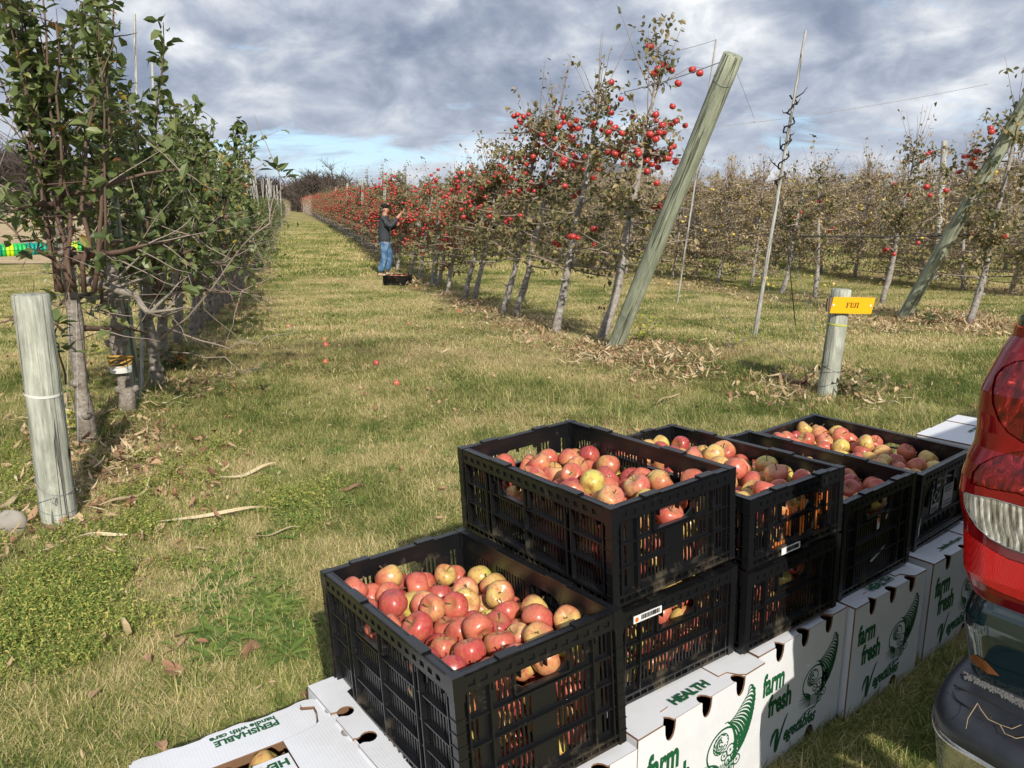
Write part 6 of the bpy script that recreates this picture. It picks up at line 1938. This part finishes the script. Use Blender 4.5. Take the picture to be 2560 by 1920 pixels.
# ------------------------------------------------------------------ stone, tube, barn, woods
def blob(c, r, seed, mat, name, label, cat, sq=.6):
    q = np.random.default_rng(seed); V = []; F = []
    nu, nv = 16, 10; ph = q.uniform(0, 6, 6)
    for i in range(nv):
        p = math.pi * i / (nv - 1)
        for j in range(nu):
            t = 2 * math.pi * j / nu; w = 1 + .10 * math.sin(2 * t + ph[0]) + .07 * math.sin(3 * p + ph[1] + t) + .03 * math.sin(5 * t + ph[2])
            V.append((c[0] + r * w * math.sin(p) * math.cos(t), c[1] + r * w * math.sin(p) * math.sin(t) * .8, c[2] + r * sq * w * math.cos(p)))
    for i in range(nv - 1):
        for j in range(nu): F.append((i * nu + j, (i + 1) * nu + j, (i + 1) * nu + (j + 1) % nu, i * nu + (j + 1) % nu))
    mb = MB(); mb.add(V, F); return tag(mb.build(name, M[mat], None, True), label, cat)
p = at(2375, 1922); blob((p[0], p[1], .015), .035, 3, 'stone', 'stone', 'pale rounded stone in the grass below the bumper', 'stone')
p = at(28, 1325); blob((p[0], p[1], .03), .075, 8, 'stone', 'stone', 'grey rough stone at the left edge near the short post', 'stone', .8)

tubecol = [mat_plain('tube_green', (.02, .42, .10), .4, .4), mat_plain('tube_teal', (.0, .26, .20), .4, .4), mat_plain('tube_lime', (.50, .72, .02), .4, .4)]
ta = at(-80, 645); tb = at(262, 632)
root = empty('corrugated_tube', (ta + tb) / 2, (0, 0, 0), 'green, teal and lime corrugated tube lying beyond the left-hand row', 'tube')
seqc = [2, 0, 0, 0, 1, 1, 1, 1, 0, 2, 2, 0, 0, 0, 1, 1, 1, 1, 1, 0, 0, 1, 1, 0, 0, 2]
NT_ = 34; c0 = (ta + tb) / 2
me_c = {}
dl = (tb - ta); Lt = np.linalg.norm(dl); dl = dl / Lt
for k in range(3):
    mb = MB(); a = np.linspace(0, 2 * math.pi, 21); rr = .20
    side = np.cross(dl, [0, 0, 1.0]); side /= np.linalg.norm(side)
    P = np.stack([np.cos(a) * rr * side[i] + np.sin(a) * rr * (1 if i == 2 else 0) for i in range(3)], 1)
    mb.tube(P, Lt / NT_ * .5, 8, cap=False); me_c[k] = mb.mesh('tube_ring', tubecol[k], True)
for i in range(NT_):
    o = link('tube_ring', me_c[seqc[i % len(seqc)]], root)
    pc = ta + dl * Lt * (i + .5) / NT_; o.location = pc - c0 + np.array([0, 0, .21])

# grey roof far behind the trees
r0 = np.array([aty(1420, 455, 75)[0], 75, 0]); r1 = aty(1640, 455, 75)
root = empty('barn', (r0[0], 75, 0), (0, 0, 0), 'low dark shed roof showing behind the red apple trees', 'shed')
w = r1[0] - r0[0]
M['roof'] = mat_plain('grey_roof', (.10, .105, .11), .5, .4, namp=.2, nscale=2)
M['shed'] = mat_plain('shed_wall', (.12, .11, .10), .9, .1)
zr = aty(1500, 402, 75)[2]; ze = aty(1500, 424, 75)[2]
mb = MB(); mb.add([(0, 0, ze), (w, 0, ze), (w - 1.5, 5, zr), (1.2, 5, zr), (0, 10, ze), (w, 10, ze), (0, 0, ze - .25), (w, 0, ze - .25)], [(0, 1, 2, 3), (3, 2, 5, 4), (6, 7, 1, 0)]); mb.build('roof', M['roof'], root)
mb = MB(); mb.box((.4, .4, 0), (w - .4, 9.6, ze - .26)); mb.build('wall', M['shed'], root)

def bare_tree_mesh(seed, H, mats, spread=.35, nb=26, fine=True):
    q = np.random.default_rng(seed); mb = MB()
    T = wiggle(np.zeros(3), np.array([q.normal(0, .3), 0, H * .8]), 8, H * .008, q); mb.tube(T, np.linspace(H * .018, H * .004, 8), 5, cap=False)
    for i in range(nb):
        z = q.uniform(.22, .95); p0 = T[int(z * 7)]; a = q.uniform(0, 6.28); ln = H * spread * (1.15 - z) * q.uniform(.6, 1.2)
        p1 = p0 + np.array([math.cos(a) * ln, math.sin(a) * ln, ln * q.uniform(.7, 1.3)])
        P = wiggle(p0, p1, 5, H * .008, q); mb.tube(P, np.linspace(H * .006, H * .0016, 5), 3, cap=False)
        if fine:
            for s in range(7):
                k = q.integers(1, 5); d = np.array([q.normal(0, .6), q.normal(0, .6), q.uniform(.3, 1)]); mb.tube([P[k], P[k] + d * H * .09 * q.uniform(.5, 1.4)], [H * .002, H * .0009], 3, cap=False)
    return mb.mesh('trunk', mats, False)
bt = [bare_tree_mesh(400 + i, 11, M['forest'], .36, 26) for i in range(4)]
# a tree one can tell apart on the skyline
p = aty(838, 500, 120); root = empty('bare_tree', (p[0], 120, 0), (0, 0, 0), 'tall bare tree standing above the far end of the red row', 'tree')
o = link('trunk', bt[0], root); s = (aty(838, 400, 120)[2] + .0) / 9.3; o.scale = (s * 1.15, s * 1.15, s)
root = empty('bare_tree', (p[0] - 2.6, 128, 0), (0, 0, 0), 'smaller bare tree left of the tall bare one on the skyline', 'tree')
o = link('trunk', bt[1], root); o.scale = (s * .8, s * .8, s * .86)
# woods as masses: many stems merged
def woods(name, spec, seed, label, mat):
    q = np.random.default_rng(seed); mb = MB()
    for (px0, px1, tpy0, tpy1, y, n) in spec:
        for i in range(n):
            u = q.random(); px = px0 + (px1 - px0) * u; yy = y * q.uniform(.95, 1.15)
            b_ = aty(px, 500, yy); H = (aty(px, tpy0 + (tpy1 - tpy0) * u, yy)[2]) * q.uniform(.72, 1.05)
            x = b_[0]; w = y * .0010
            mb.tube([(x, yy, -1), (x + q.normal(0, .2), yy, H * .5), (x + q.normal(0, .5), yy, H)], [w, w * .7, w * .2], 3, cap=False)
            m = 16
            for s in range(m):
                z = H * q.uniform(.12, .92); a = q.uniform(0, 6.28); ln = H * q.uniform(.10, .24)
                e = np.array([x + math.cos(a) * ln, yy + math.sin(a) * ln, z + ln * q.uniform(.3, 1.1)])
                mb.tube([(x, yy, z), e], [w * .5, w * .2], 3, cap=False)
                for r_ in range(2):
                    mb.tube([e * .6 + np.array([x, yy, z]) * .4, e + q.normal(0, ln * .35, 3)], [w * .35, w * .15], 3, cap=False)
    return tag(mb.build(name, M[mat], None, False), label, 'woods', kind='stuff')
woods('bare_woodland', [(-160, 60, 345, 362, 150, 150), (60, 330, 362, 420, 150, 150), (330, 640, 425, 440, 190, 160)], 1, 'bare grey winter woods on the left horizon', 'forest')
woods('distant_thicket', [(600, 770, 444, 450, 200, 110), (740, 790, 446, 432, 165, 60), (780, 880, 430, 444, 165, 90)], 2, 'dark brown thicket closing the far end of the grass lane', 'forest2')
# solid dark understorey behind the stems
def ridge(pts, y, mat, name, label):
    q = np.random.default_rng(5); P = []
    for (a, b_), (c, d) in zip(pts[:-1], pts[1:]):
        for u in np.linspace(0, 1, 26)[:-1]: P.append((a + (c - a) * u, b_ + (d - b_) * u))
    top = [aty(px, py + q.uniform(-4, 4), y) for px, py in P]
    V = [(t[0], y, -2) for t in top] + [(t[0], y, t[2]) for t in top] + [(t[0], y + 14, t[2] * .9) for t in top]; n = len(top)
    mb = MB(); mb.add(V, [(i, i + 1, n + i + 1, n + i) for i in range(n - 1)] + [(n + i, n + i + 1, 2 * n + i + 1, 2 * n + i) for i in range(n - 1)])
    return tag(mb.build(name, M[mat], None, False), label, None, kind='structure')
ridge([(-300, 395), (60, 400), (330, 452), (640, 462), (1000, 470), (1500, 480), (2300, 480), (2900, 478)], 215, 'forest', 'hills', 'dark wooded rise along the horizon')

# ------------------------------------------------------------------ grass, weeds, litter (geometry-node instances of small tiles)
def blades_tile(seed, size, n, hmin, hmax, w, lie=.5, tshift=0.0, curlk=1.0):
    q = np.random.default_rng(seed)
    cl = q.uniform(-size / 2, size / 2, (max(6, n // 14), 2))
    k = q.integers(0, len(cl), n)
    B = cl[k] + q.normal(0, size * .055, (n, 2))
    h = q.uniform(hmin, hmax, n); a = q.uniform(0, 2 * math.pi, n)
    leanv = np.clip(q.normal(lie, .3, n), .05, 1.15)
    d = np.stack([np.cos(a), np.sin(a)], 1)
    ld = np.stack([d[:, 0] * np.sin(leanv * 1.2), d[:, 1] * np.sin(leanv * 1.2), np.cos(leanv * 1.2)], 1)
    b0 = np.concatenate([B, np.full((n, 1), -.006)], 1)
    m = b0 + ld * h[:, None] * .55
    l2 = ld.copy(); l2[:, 2] -= .55 * curlk * leanv; l2 /= np.linalg.norm(l2, axis=1)[:, None]
    tp2 = m + l2 * h[:, None] * .5; tp2[:, 2] = np.maximum(tp2[:, 2], .003)
    s = np.stack([-d[:, 1], d[:, 0], np.zeros(n)], 1) * (w * q.uniform(.6, 1.3, n))[:, None] / 2
    V = np.stack([b0 - s, b0 + s, m + s * .85, m - s * .85, tp2], 1).reshape(-1, 3)
    o = (np.arange(n) * 5)[:, None, None]
    tint = np.clip(q.beta(1.7, 1.7, n) * .85 + .22 * leanv + tshift - .08, 0, 1)
    mb = MB(); mb.add(V, (np.array([(0, 1, 2, 3)])[None] + o).reshape(-1, 4), 0, np.repeat(tint, 5))
    mb.f.append((np.array([(3, 2, 4)])[None] + o).reshape(-1, 3)); mb.m.append(np.zeros(n, int)); mb.v.append(np.zeros((0, 3))); mb.t.append(np.zeros(0)); mb.c.append(np.zeros((0, 4)))
    return mb
def scatter(name, tiles, P, rot, scl, pick, label, cat=None):
    """one object: points carrying instances of the tile meshes"""
    holder = []
    n = len(P)
    me = bpy.data.meshes.new(name); me.vertices.add(n); me.vertices.foreach_set('co', np.asarray(P, np.float32).ravel())
    for nm, ty, arr in (('rz', 'FLOAT', rot), ('sc', 'FLOAT', scl)):
        a = me.attributes.new(nm, ty, 'POINT'); a.data.foreach_set('value', np.asarray(arr, np.float32))
    a = me.attributes.new('pk', 'INT', 'POINT'); a.data.foreach_set('value', np.asarray(pick, np.int32))
    o = link(name, me)
    ng = bpy.data.node_groups.new(name, 'GeometryNodeTree')
    ng.interface.new_socket('Geometry', in_out='INPUT', socket_type='NodeSocketGeometry'); ng.interface.new_socket('Geometry', in_out='OUTPUT', socket_type='NodeSocketGeometry')
    gi = ng.nodes.new('NodeGroupInput'); go = ng.nodes.new('NodeGroupOutput')
    coll = bpy.data.collections.new(name + '_tiles')
    for i, t in enumerate(tiles):
        to = bpy.data.objects.new('%s_tile' % name, t); coll.objects.link(to)
    ci = ng.nodes.new('GeometryNodeCollectionInfo'); ci.inputs['Collection'].default_value = coll
    ci.inputs['Separate Children'].default_value = True; ci.inputs['Reset Children'].default_value = True
    iop = ng.nodes.new('GeometryNodeInstanceOnPoints'); iop.inputs['Pick Instance'].default_value = True
    def named(nm, dt):
        nd = ng.nodes.new('GeometryNodeInputNamedAttribute'); nd.data_type = dt; nd.inputs['Name'].default_value = nm; return nd.outputs['Attribute']
    cx = ng.nodes.new('ShaderNodeCombineXYZ'); ng.links.new(named('rz', 'FLOAT'), cx.inputs[2])
    ng.links.new(gi.outputs[0], iop.inputs['Points']); ng.links.new(ci.outputs[0], iop.inputs['Instance'])
    ng.links.new(named('pk', 'INT'), iop.inputs['Instance Index']); ng.links.new(cx.outputs[0], iop.inputs['Rotation'])
    sv = ng.nodes.new('ShaderNodeCombineXYZ'); sc_ = named('sc', 'FLOAT')
    for k in range(3): ng.links.new(sc_, sv.inputs[k])
    ng.links.new(sv.outputs[0], iop.inputs['Scale']); ng.links.new(iop.outputs[0], go.inputs[0])
    md = o.modifiers.new('scatter', 'NODES'); md.node_group = ng
    return tag(o, label, cat, kind='stuff')
def jitter_grid(y0, y1, step, q, xf_=.70, pad=.5, grow=0.0, xmin=None):
    pts = []; y = y0
    while y < y1:
        st = step * (1 + grow * (y - y0)); hw = xf_ * y + pad
        nx = int(2 * hw / st) + 1
        x = -hw + np.arange(nx) * st + q.uniform(-.5, .5, nx) * st
        yy_ = y + q.uniform(-.5, .5, nx) * st
        pts.append(np.stack([x, yy_, gz(x, yy_)], 1)); y += st
    return np.concatenate(pts)
q = np.random.default_rng(77)
near_tiles = [blades_tile(i, .42, 2500, .016, .070, .0026, .98, .03).mesh('grass_tile', M['grass']) for i in range(5)]
P = jitter_grid(1.0, 7.5, .19, q, .70, .5)
scatter('short_grass', near_tiles, P, q.uniform(0, 6.28, len(P)), q.uniform(.75, 1.2, len(P)), q.integers(0, 5, len(P)), 'short mixed green and straw grass in front and around the crates')
mid_tiles = [blades_tile(20 + i, 1.0, 2900, .022, .070, .0058, .95, .03).mesh('grass_tile', M['grass']) for i in range(4)]
P = jitter_grid(7.2, 24, .50, q, .70, .5, .02)
scatter('mown_grass', mid_tiles, P, q.uniform(0, 6.28, len(P)), q.uniform(.8, 1.2, len(P)), q.integers(0, 4, len(P)), 'mown grass of the lane and headland')
far_tiles = [blades_tile(30 + i, 2.6, 2600, .04, .10, .020, .6).mesh('grass_tile', M['grass']) for i in range(3)]
P = jitter_grid(23, 75, 1.5, q, .70, .5, .02)
P = P[P[:, 0] > -(5.2 + .2725 * P[:, 1])]
scatter('distant_grass', far_tiles, P, q.uniform(0, 6.28, len(P)), q.uniform(.8, 1.2, len(P)), q.integers(0, 3, len(P)), 'grass of the lanes further off')
# longer, greener tufts: round the Fuji post, under the left row, along the cartons
long_tiles = [blades_tile(40 + i, .30, 420, .07, .17, .0040, 1.05, -.10).mesh('grass_tile', M['grass']) for i in range(4)]
pts = []
for i in range(420):
    px = q.uniform(1550, 2520); py = q.uniform(890, 1075)
    if q.random() < .75: pts.append(at(px, py))
for i in range(130): pts.append(at(q.uniform(1050, 1560), q.uniform(960, 1060)))
for i in range(110): pts.append(at(q.normal(2075, 45), q.uniform(985, 1060)))
for i in range(230):
    y = q.uniform(4.6, 11); x = -1.2 - .2725 * y + q.normal(.25, .30); pts.append((x, y, float(gz(x, y))))
for i in range(60):
    u = q.uniform(0, 1.8); c_ = np.array([.26, 1.43]) + u * dirx - diry * q.uniform(.03, .30); pts.append((c_[0], c_[1], 0))
P = np.array(pts)
scatter('long_grass', long_tiles, P, q.uniform(0, 6.28, len(P)), q.uniform(.5, .95, len(P)) * np.where(P[:, 1] < 3, .55, 1), q.integers(0, 4, len(P)), 'longer flopped green grass near the Fuji post and under the left row')

# leafy ground weeds, lower left
def weed_tile(seed, n, size, kind):
    r = np.random.default_rng(seed); mb = MB()
    if kind == 'feather':
        P = []; 
        for s in range(26):
            b0 = np.array([*r.uniform(-size / 2, size / 2, 2), 0]); a = r.uniform(0, 6.28); e = b0 + np.array([math.cos(a) * .03, math.sin(a) * .03, r.uniform(.03, .075)])
            for u in np.linspace(.1, 1, n // 26): P.append(b0 + (e - b0) * u)
        P = np.array(P); m = len(P); D = r.normal(0, 1, (m, 3)); D[:, 2] = abs(D[:, 2]) * .7; L = r.uniform(.007, .016, m)
        add_leaves(mb, P, D, r.normal(0, .5, (m, 3)) + [0, 0, 1], L, L * .38, r.normal(.2, .3, m), np.clip(r.beta(2, 2.2, m) + .1 * (P[:, 2] / .06), 0, 1))
    else:
        m = 9; a = np.arange(m) * 2.4; D = np.stack([np.cos(a), np.sin(a), np.full(m, .35)], 1); L = r.uniform(.06, .12, m)
        add_leaves(mb, np.zeros((m, 3)) + [0, 0, .004], D, np.tile([0, 0, 1.0], (m, 1)), L, L * .26, r.uniform(.2, .6, m), r.uniform(.05, .5, m))
    return mb.mesh('weed_tile', M['weed'])
wt = [weed_tile(500 + i, 260, .15, 'feather') for i in range(4)]
pts = []
def patch(n, cx, cy, sx, sy):
    for i in range(n):
        px, py = q.normal(cx, sx), q.normal(cy, sy)
        if py > 860 and px > -120: pts.append(at(px, py))
for cx_, cy_, sx_, sy_, n_ in ((130, 1490, 130, 75, 30), (40, 1600, 110, 40, 15), (330, 1300, 170, 60, 17), (420, 1180, 150, 45, 10), (30, 1200, 60, 60, 11), (720, 1250, 70, 35, 7), (250, 1080, 60, 30, 4)):
    for i_ in range(n_): patch(3, q.normal(cx_, sx_), q.normal(cy_, sy_), 20, 9)
P = np.array(pts)
scatter('ground_weeds', wt, P, q.uniform(0, 6.28, len(P)), q.uniform(.7, 1.25, len(P)), q.integers(0, 4, len(P)), 'bright green feathery weeds covering the ground at lower left')
rt = [weed_tile(520 + i, 0, 0, 'rosette') for i in range(3)]
pts = []; patch(46, 640, 1560, 70, 50); patch(30, 750, 1270, 60, 30); patch(24, 560, 1400, 120, 90); patch(26, 1000, 1080, 200, 60)
P = np.array(pts)
scatter('dandelion_leaves', rt, P, q.uniform(0, 6.28, len(P)), q.uniform(.6, 1.1, len(P)), q.integers(0, 3, len(P)), 'flat rosettes of broad green leaves in the lawn')
# dead leaves and husk pieces
def litter_tile(seed, n, size, Lr, mat, wr=.55, ck=.9):
    r = np.random.default_rng(seed); mb = MB()
    P = np.concatenate([r.uniform(-size / 2, size / 2, (n, 2)), r.uniform(.02, .06, (n, 1))], 1)
    D = r.normal(0, 1, (n, 3)); D[:, 2] *= .2; L = r.uniform(*Lr, n)
    add_leaves(mb, P, D, r.normal(0, .35, (n, 3)) + [0, 0, 1], L, L * wr * r.uniform(.5, 1.3, n), r.normal(0, ck, n), r.random(n))
    return mb.mesh('litter_tile', M[mat])
lt_ = [litter_tile(600 + i, 5, .7, (.02, .06), 'litter') for i in range(4)] + [litter_tile(610 + i, 5, .7, (.02, .065), 'husk', .35) for i in range(3)]
P = jitter_grid(1.6, 24, .42, q, .70, .5, .04)
scatter('scattered_leaf_litter', lt_, P, q.uniform(0, 6.28, len(P)), q.uniform(.6, 1.15, len(P)), q.integers(0, 7, len(P)), 'dead leaves scattered over the grass')
ht = [litter_tile(620 + i, 40, .6, (.03, .13), 'husk', .2, .7) for i in range(4)] + [litter_tile(630 + i, 34, .6, (.025, .07), 'litter', .5, .8) for i in range(3)]
pts = []
for c, y0_, y1_, n_, w_ in ((2.95, 7.0, 45, 300, .26), (-1.0, 3.2, 24, 130, .26), (9.0, 9.3, 40, 340, .5), (15, 15, 45, 260, .6)):
    for i in range(n_):
        y = y0_ + (y1_ - y0_) * q.random() ** 1.5; x = c - .2725 * y + q.normal(0, w_); pts.append((x, y, float(gz(x, y))))
for i in range(60): pts.append(at(q.normal(1650, 80), q.uniform(850, 960)))
for i in range(46): pts.append(at(q.normal(2020, 90), q.normal(985, 22)))
for i in range(90): pts.append(at(q.uniform(2080, 2500), q.normal(812, 16)))
for i in range(34): pts.append(at(q.normal(240, 70), q.normal(1130, 60)))
P = np.array(pts)
scatter('husk_litter', ht, P, q.uniform(0, 6.28, len(P)), q.uniform(.5, 1.1, len(P)), q.integers(0, 7, len(P)), 'pale corn husks and dead leaves along the tree rows')

def husk(pxs, w, label, lift=.012, name='corn_husk', cat='husk', seed=0, mat='husk', ends=.2):
    r = np.random.default_rng(seed)
    P = np.array([at(a, b_) for a, b_ in pxs]); P = resample(P, 16)
    P[:, 2] = gz(P[:, 0], P[:, 1]) + lift + .022 + .010 * np.sin(np.linspace(0, 7, 16) + seed) + .006
    d = np.gradient(P, axis=0); d /= np.linalg.norm(d, axis=1)[:, None]
    tw_ = np.linspace(0, r.uniform(-2.4, 2.4), 16) + r.uniform(-.5, .5)
    s0 = np.cross(d, [0, 0, 1.0]); s0 /= np.linalg.norm(s0, axis=1)[:, None]; n0 = np.cross(s0, d)
    s = s0 * np.cos(tw_)[:, None] + n0 * np.sin(tw_)[:, None] * .7; nn = np.cross(s, d)
    ww = w * (ends + (1 - ends) * np.sin(np.linspace(.15, math.pi - .1, 16))) / 2
    V = np.stack([P - s * ww[:, None], P - s * ww[:, None] * .4 + nn * ww[:, None] * .35, P + s * ww[:, None] * .4 + nn * ww[:, None] * .35 * -1, P + s * ww[:, None]], 1).reshape(-1, 3)
    mb = MB(); mb.add(V, [(i * 4 + j, i * 4 + j + 1, i * 4 + j + 5, i * 4 + j + 4) for i in range(15) for j in range(3)], 0, r.uniform(.4, 1.0))
    return tag(mb.build(name, M[mat], None, True), label, cat, 'dry corn husks on the ground')
husk([(340, 1190), (400, 1175), (455, 1195), (482, 1215)], .035, 'long pale husk arching over the weeds right of the short post', seed=1)
husk([(545, 1215), (600, 1205), (690, 1175)], .022, 'straight pale stalk lying on the weeds above the twisted ribbon', seed=2)
husk([(395, 1325), (450, 1310), (560, 1302), (610, 1298), (650, 1285), (700, 1290)], .022, 'long twisted pale ribbon of husk crossing the lawn at left', seed=3)
husk([(100, 1395), (160, 1378), (230, 1360), (320, 1352)], .028, 'curled cream husk strip on the weeds below the post', seed=4)
husk([(200, 1150), (240, 1175), (290, 1210)], .040, 'split cream husk leaning beside the post foot', .03, seed=5)
husk([(250, 1285), (300, 1275), (340, 1262), (375, 1240)], .030, 'knotted cream husk bundle right of the short post', .02, seed=6)
husk([(175, 1430), (195, 1410), (230, 1400)], .030, 'short curled pale husk at left below the strip', .02, seed=7)
husk([(620, 1368), (680, 1352), (745, 1340)], .016, 'thin pale stalk on the grass below the twisted ribbon', seed=8)
husk([(0, 1300), (40, 1270), (100, 1245)], .055, 'broad grey husk at the left edge by the stone', .03, seed=9)
husk([(1925, 975), (1960, 985), (2000, 1003), (2035, 1016)], .055, 'broad cream husk just left of the Fuji post foot', .03, seed=10)
husk([(1915, 960), (1950, 962), (1985, 955)], .03, 'smaller curled husk behind the broad one by the Fuji post', .05, seed=11)
husk([(1640, 1035), (1670, 1015), (1700, 1008)], .022, 'curved cream husk on the long grass above the crates', .05, seed=12)
husk([(1078, 895), (1105, 888), (1122, 884)], .03, 'small pale husk on the open lawn in mid lane', seed=13)
husk([(1130, 738), (1150, 746), (1163, 752)], .06, 'cream husk at the foot of the fifth red apple tree', .05, seed=14)
husk([(1090, 782), (1110, 785)], .07, 'tan husk lying on the lawn near the red row', .03, seed=15)
husk([(850, 1240), (880, 1238), (915, 1230)], .035, 'tan dead leaf strip on the lawn left of the upper crate', seed=16, mat='litter')

def dleaf(px, py, L, tint, label, seed):
    r = np.random.default_rng(seed); p = at(px, py) + np.array([0, 0, .022])
    mb = MB(); D = r.normal(0, 1, (1, 3)); D[:, 2] = .12
    add_leaves(mb, p[None], D, np.array([[r.normal(0, .3), r.normal(0, .3), 1]]), np.array([L]), np.array([L * .72]), np.array([r.uniform(-.6, .8)]), np.array([tint]))
    return tag(mb.build('dead_leaf', M['litter'], None, False), label, 'leaf', 'dead leaves on the lawn')
for i, (px, py, L, t, lab) in enumerate([(320, 1605, .085, .95, 'large pale tan leaf on the weeds at lower left'), (245, 1440, .05, .55, 'tan curled leaf standing in the weeds below the husks'), (232, 1458, .045, .25, 'rust-coloured leaf beside the tan curled one'),
                                         (410, 1690, .075, .35, 'brown broad leaf on the lawn above the open carton'), (645, 1620, .06, .4, 'brown pair of leaves near the dandelions'), (755, 1745, .06, .3, 'dark brown leaf by the carton corner'),
                                         (395, 1872, .05, .6, 'tan leaf at the far edge of the open carton'), (250, 1738, .05, .7, 'small pale leaf on the lawn at lower left'), (445, 1635, .045, .6, 'tan small leaf above the rust one'), (455, 1600, .03, .12, 'tiny orange-red leaf in the lower left lawn'),
                                         (1000, 1155, .05, .9, 'pale leaf on the lawn left of the upper crate'), (1500, 1000, .05, .8, 'pale leaf in the grass above the crates'), (2150, 1855 - 240, .05, .45, 'brown leaf in the grass by the third carton')]):
    dleaf(px, py, L, t, lab, 700 + i)
p_ = at(2152, 1812); 
# fallen apples
fa = [(722, 820, 'orange-red'), (815, 868, 'red'), (812, 855, 'orange-red'), (815, 912, 'red'), (1022, 815, 'orange-red'), (1212, 852, 'orange-red'), (941, 914, 'crimson'), (1148, 782, 'red'), (1040, 720, 'red'), (992, 966, 'red')]
for i, (px, py, cn) in enumerate(fa):
    c = [k for k, a in enumerate(APPLES) if a[0] == ('orange-red' if cn == 'orange-red' else 'crimson' if cn == 'crimson' else 'red')][i % 2]
    p = at(px, py); o = link('fallen_apple', APPLES[c][1]); o.location = (p[0], p[1], p[2] + .026); o.scale = (.85,) * 3; o.rotation_euler = (1.1 * i, .6 * i, i)
    wh = ['nearest the left row', 'in the middle of the lane dark patch', 'just above the lane dark patch apple', 'lowest in the lane dark patch', 'left of the leaning trunks', 'below the leaning trunks', 'in the lane centre', 'below the fifth red tree', 'beside the picker\'s crate', 'squashed on the lawn above the crates'][i]
    tag(o, '%s windfall apple %s' % (cn, wh), 'apple', 'windfall apples in the lane')
q = np.random.default_rng(55)
for i in range(44):
    px = q.uniform(1640, 2540); py = q.uniform(648, 735); p = at(px, py)
    o = link('fallen_apple', TA_YEL); o.location = (p[0], p[1], p[2] + .035); o.rotation_euler = (q.uniform(0, 3), q.uniform(0, 3), 0)
    tag(o, 'yellow windfall apple on the grass between the right-hand rows', 'apple', 'yellow windfalls between the right-hand rows')
# low leafy weeds round post feet and trunks
def bush(px, py, n, R_, H_, mat, label, size=.05, seed=0, name='weed_plant'):
    r = np.random.default_rng(seed); p = at(px, py); mb = MB(); st_ = MB(); LP = []; LD = []
    for s in range(14):
        a = r.uniform(0, 6.28); e = np.array([math.cos(a) * R_ * r.uniform(.3, 1), math.sin(a) * R_ * r.uniform(.3, 1), H_ * r.uniform(.4, 1)])
        Q = wiggle(np.zeros(3), e, 5, .008, r); st_.tube(Q, np.linspace(.003, .001, 5), 4, cap=False)
        for u in range(1, 5): LP.append(Q[u]); LD.append(e)
    idx = r.integers(0, len(LP), n); P = np.array(LP)[idx] + r.normal(0, .02, (n, 3)); D = r.normal(0, 1, (n, 3)); D[:, 2] = abs(D[:, 2]) * .5; L = size * r.uniform(.5, 1.2, n)
    add_leaves(mb, P, D, r.normal(0, .5, (n, 3)) + [0, 0, 1], L, L * .5, r.normal(.3, .4, n), r.random(n))
    root = empty(name, p, (0, 0, 0), label, 'plant'); st_.build('stems', M['twig'], root); tag(mb.build('foliage', M[mat], root), kind='stuff')
bush(2105, 1000, 120, .22, .24, 'leaf_olive', 'leafy olive weed growing against the Fuji post foot', .07, 1)
bush(1600, 860, 150, .35, .32, 'leaf_yellow', 'yellow-green weed at the foot of the leaning pole', .05, 2)
bush(1510, 830, 70, .12, .35, 'litter', 'reddish weed between the first trunk and the leaning pole', .05, 3)
bush(1320, 770, 90, .35, .45, 'leaf_yellow', 'thin yellow vine weed between the red apple trunks', .04, 4)
bush(205, 1090, 130, .14, .62, 'leaf_yellow', 'yellow-green climbing weed beside the short left post', .05, 5)
bush(430, 930, 200, .25, .22, 'leaf_green', 'dark green broad weed under the left-hand row', .07, 6)
bush(1830, 870, 40, .25, .2, 'leaf_yellow', 'low yellow-green weed left of the tall vine stake', .05, 7)
bush(2330, 815, 90, .4, .25, 'leaf_green', 'grey-green weed by the right leaning pole foot', .08, 8)
# ties on the second left trunk
root2 = lefts[1]
mb = MB(); a = np.linspace(0, 2 * math.pi, 25)
for k in range(4): mb.tube(np.stack([np.cos(a) * (.066 + .004 * k), np.sin(a) * (.066 + .004 * k), .36 + .014 * k + .02 * np.sin(a + k)], 1), .008, 6, cap=False)
o = mb.build('ochre_tie', M['band_yellow'], root2, True)
mb = MB(); V = []
for k in range(25): V.append((math.cos(a[k]) * .070, math.sin(a[k]) * .070, .30)); V.append((math.cos(a[k]) * .073, math.sin(a[k]) * .073, .35))
mb.add(V, [(2 * k, 2 * k + 2, 2 * k + 3, 2 * k + 1) for k in range(12, 24)]); mb.build('white_tie', M['tape_white'], root2, True)
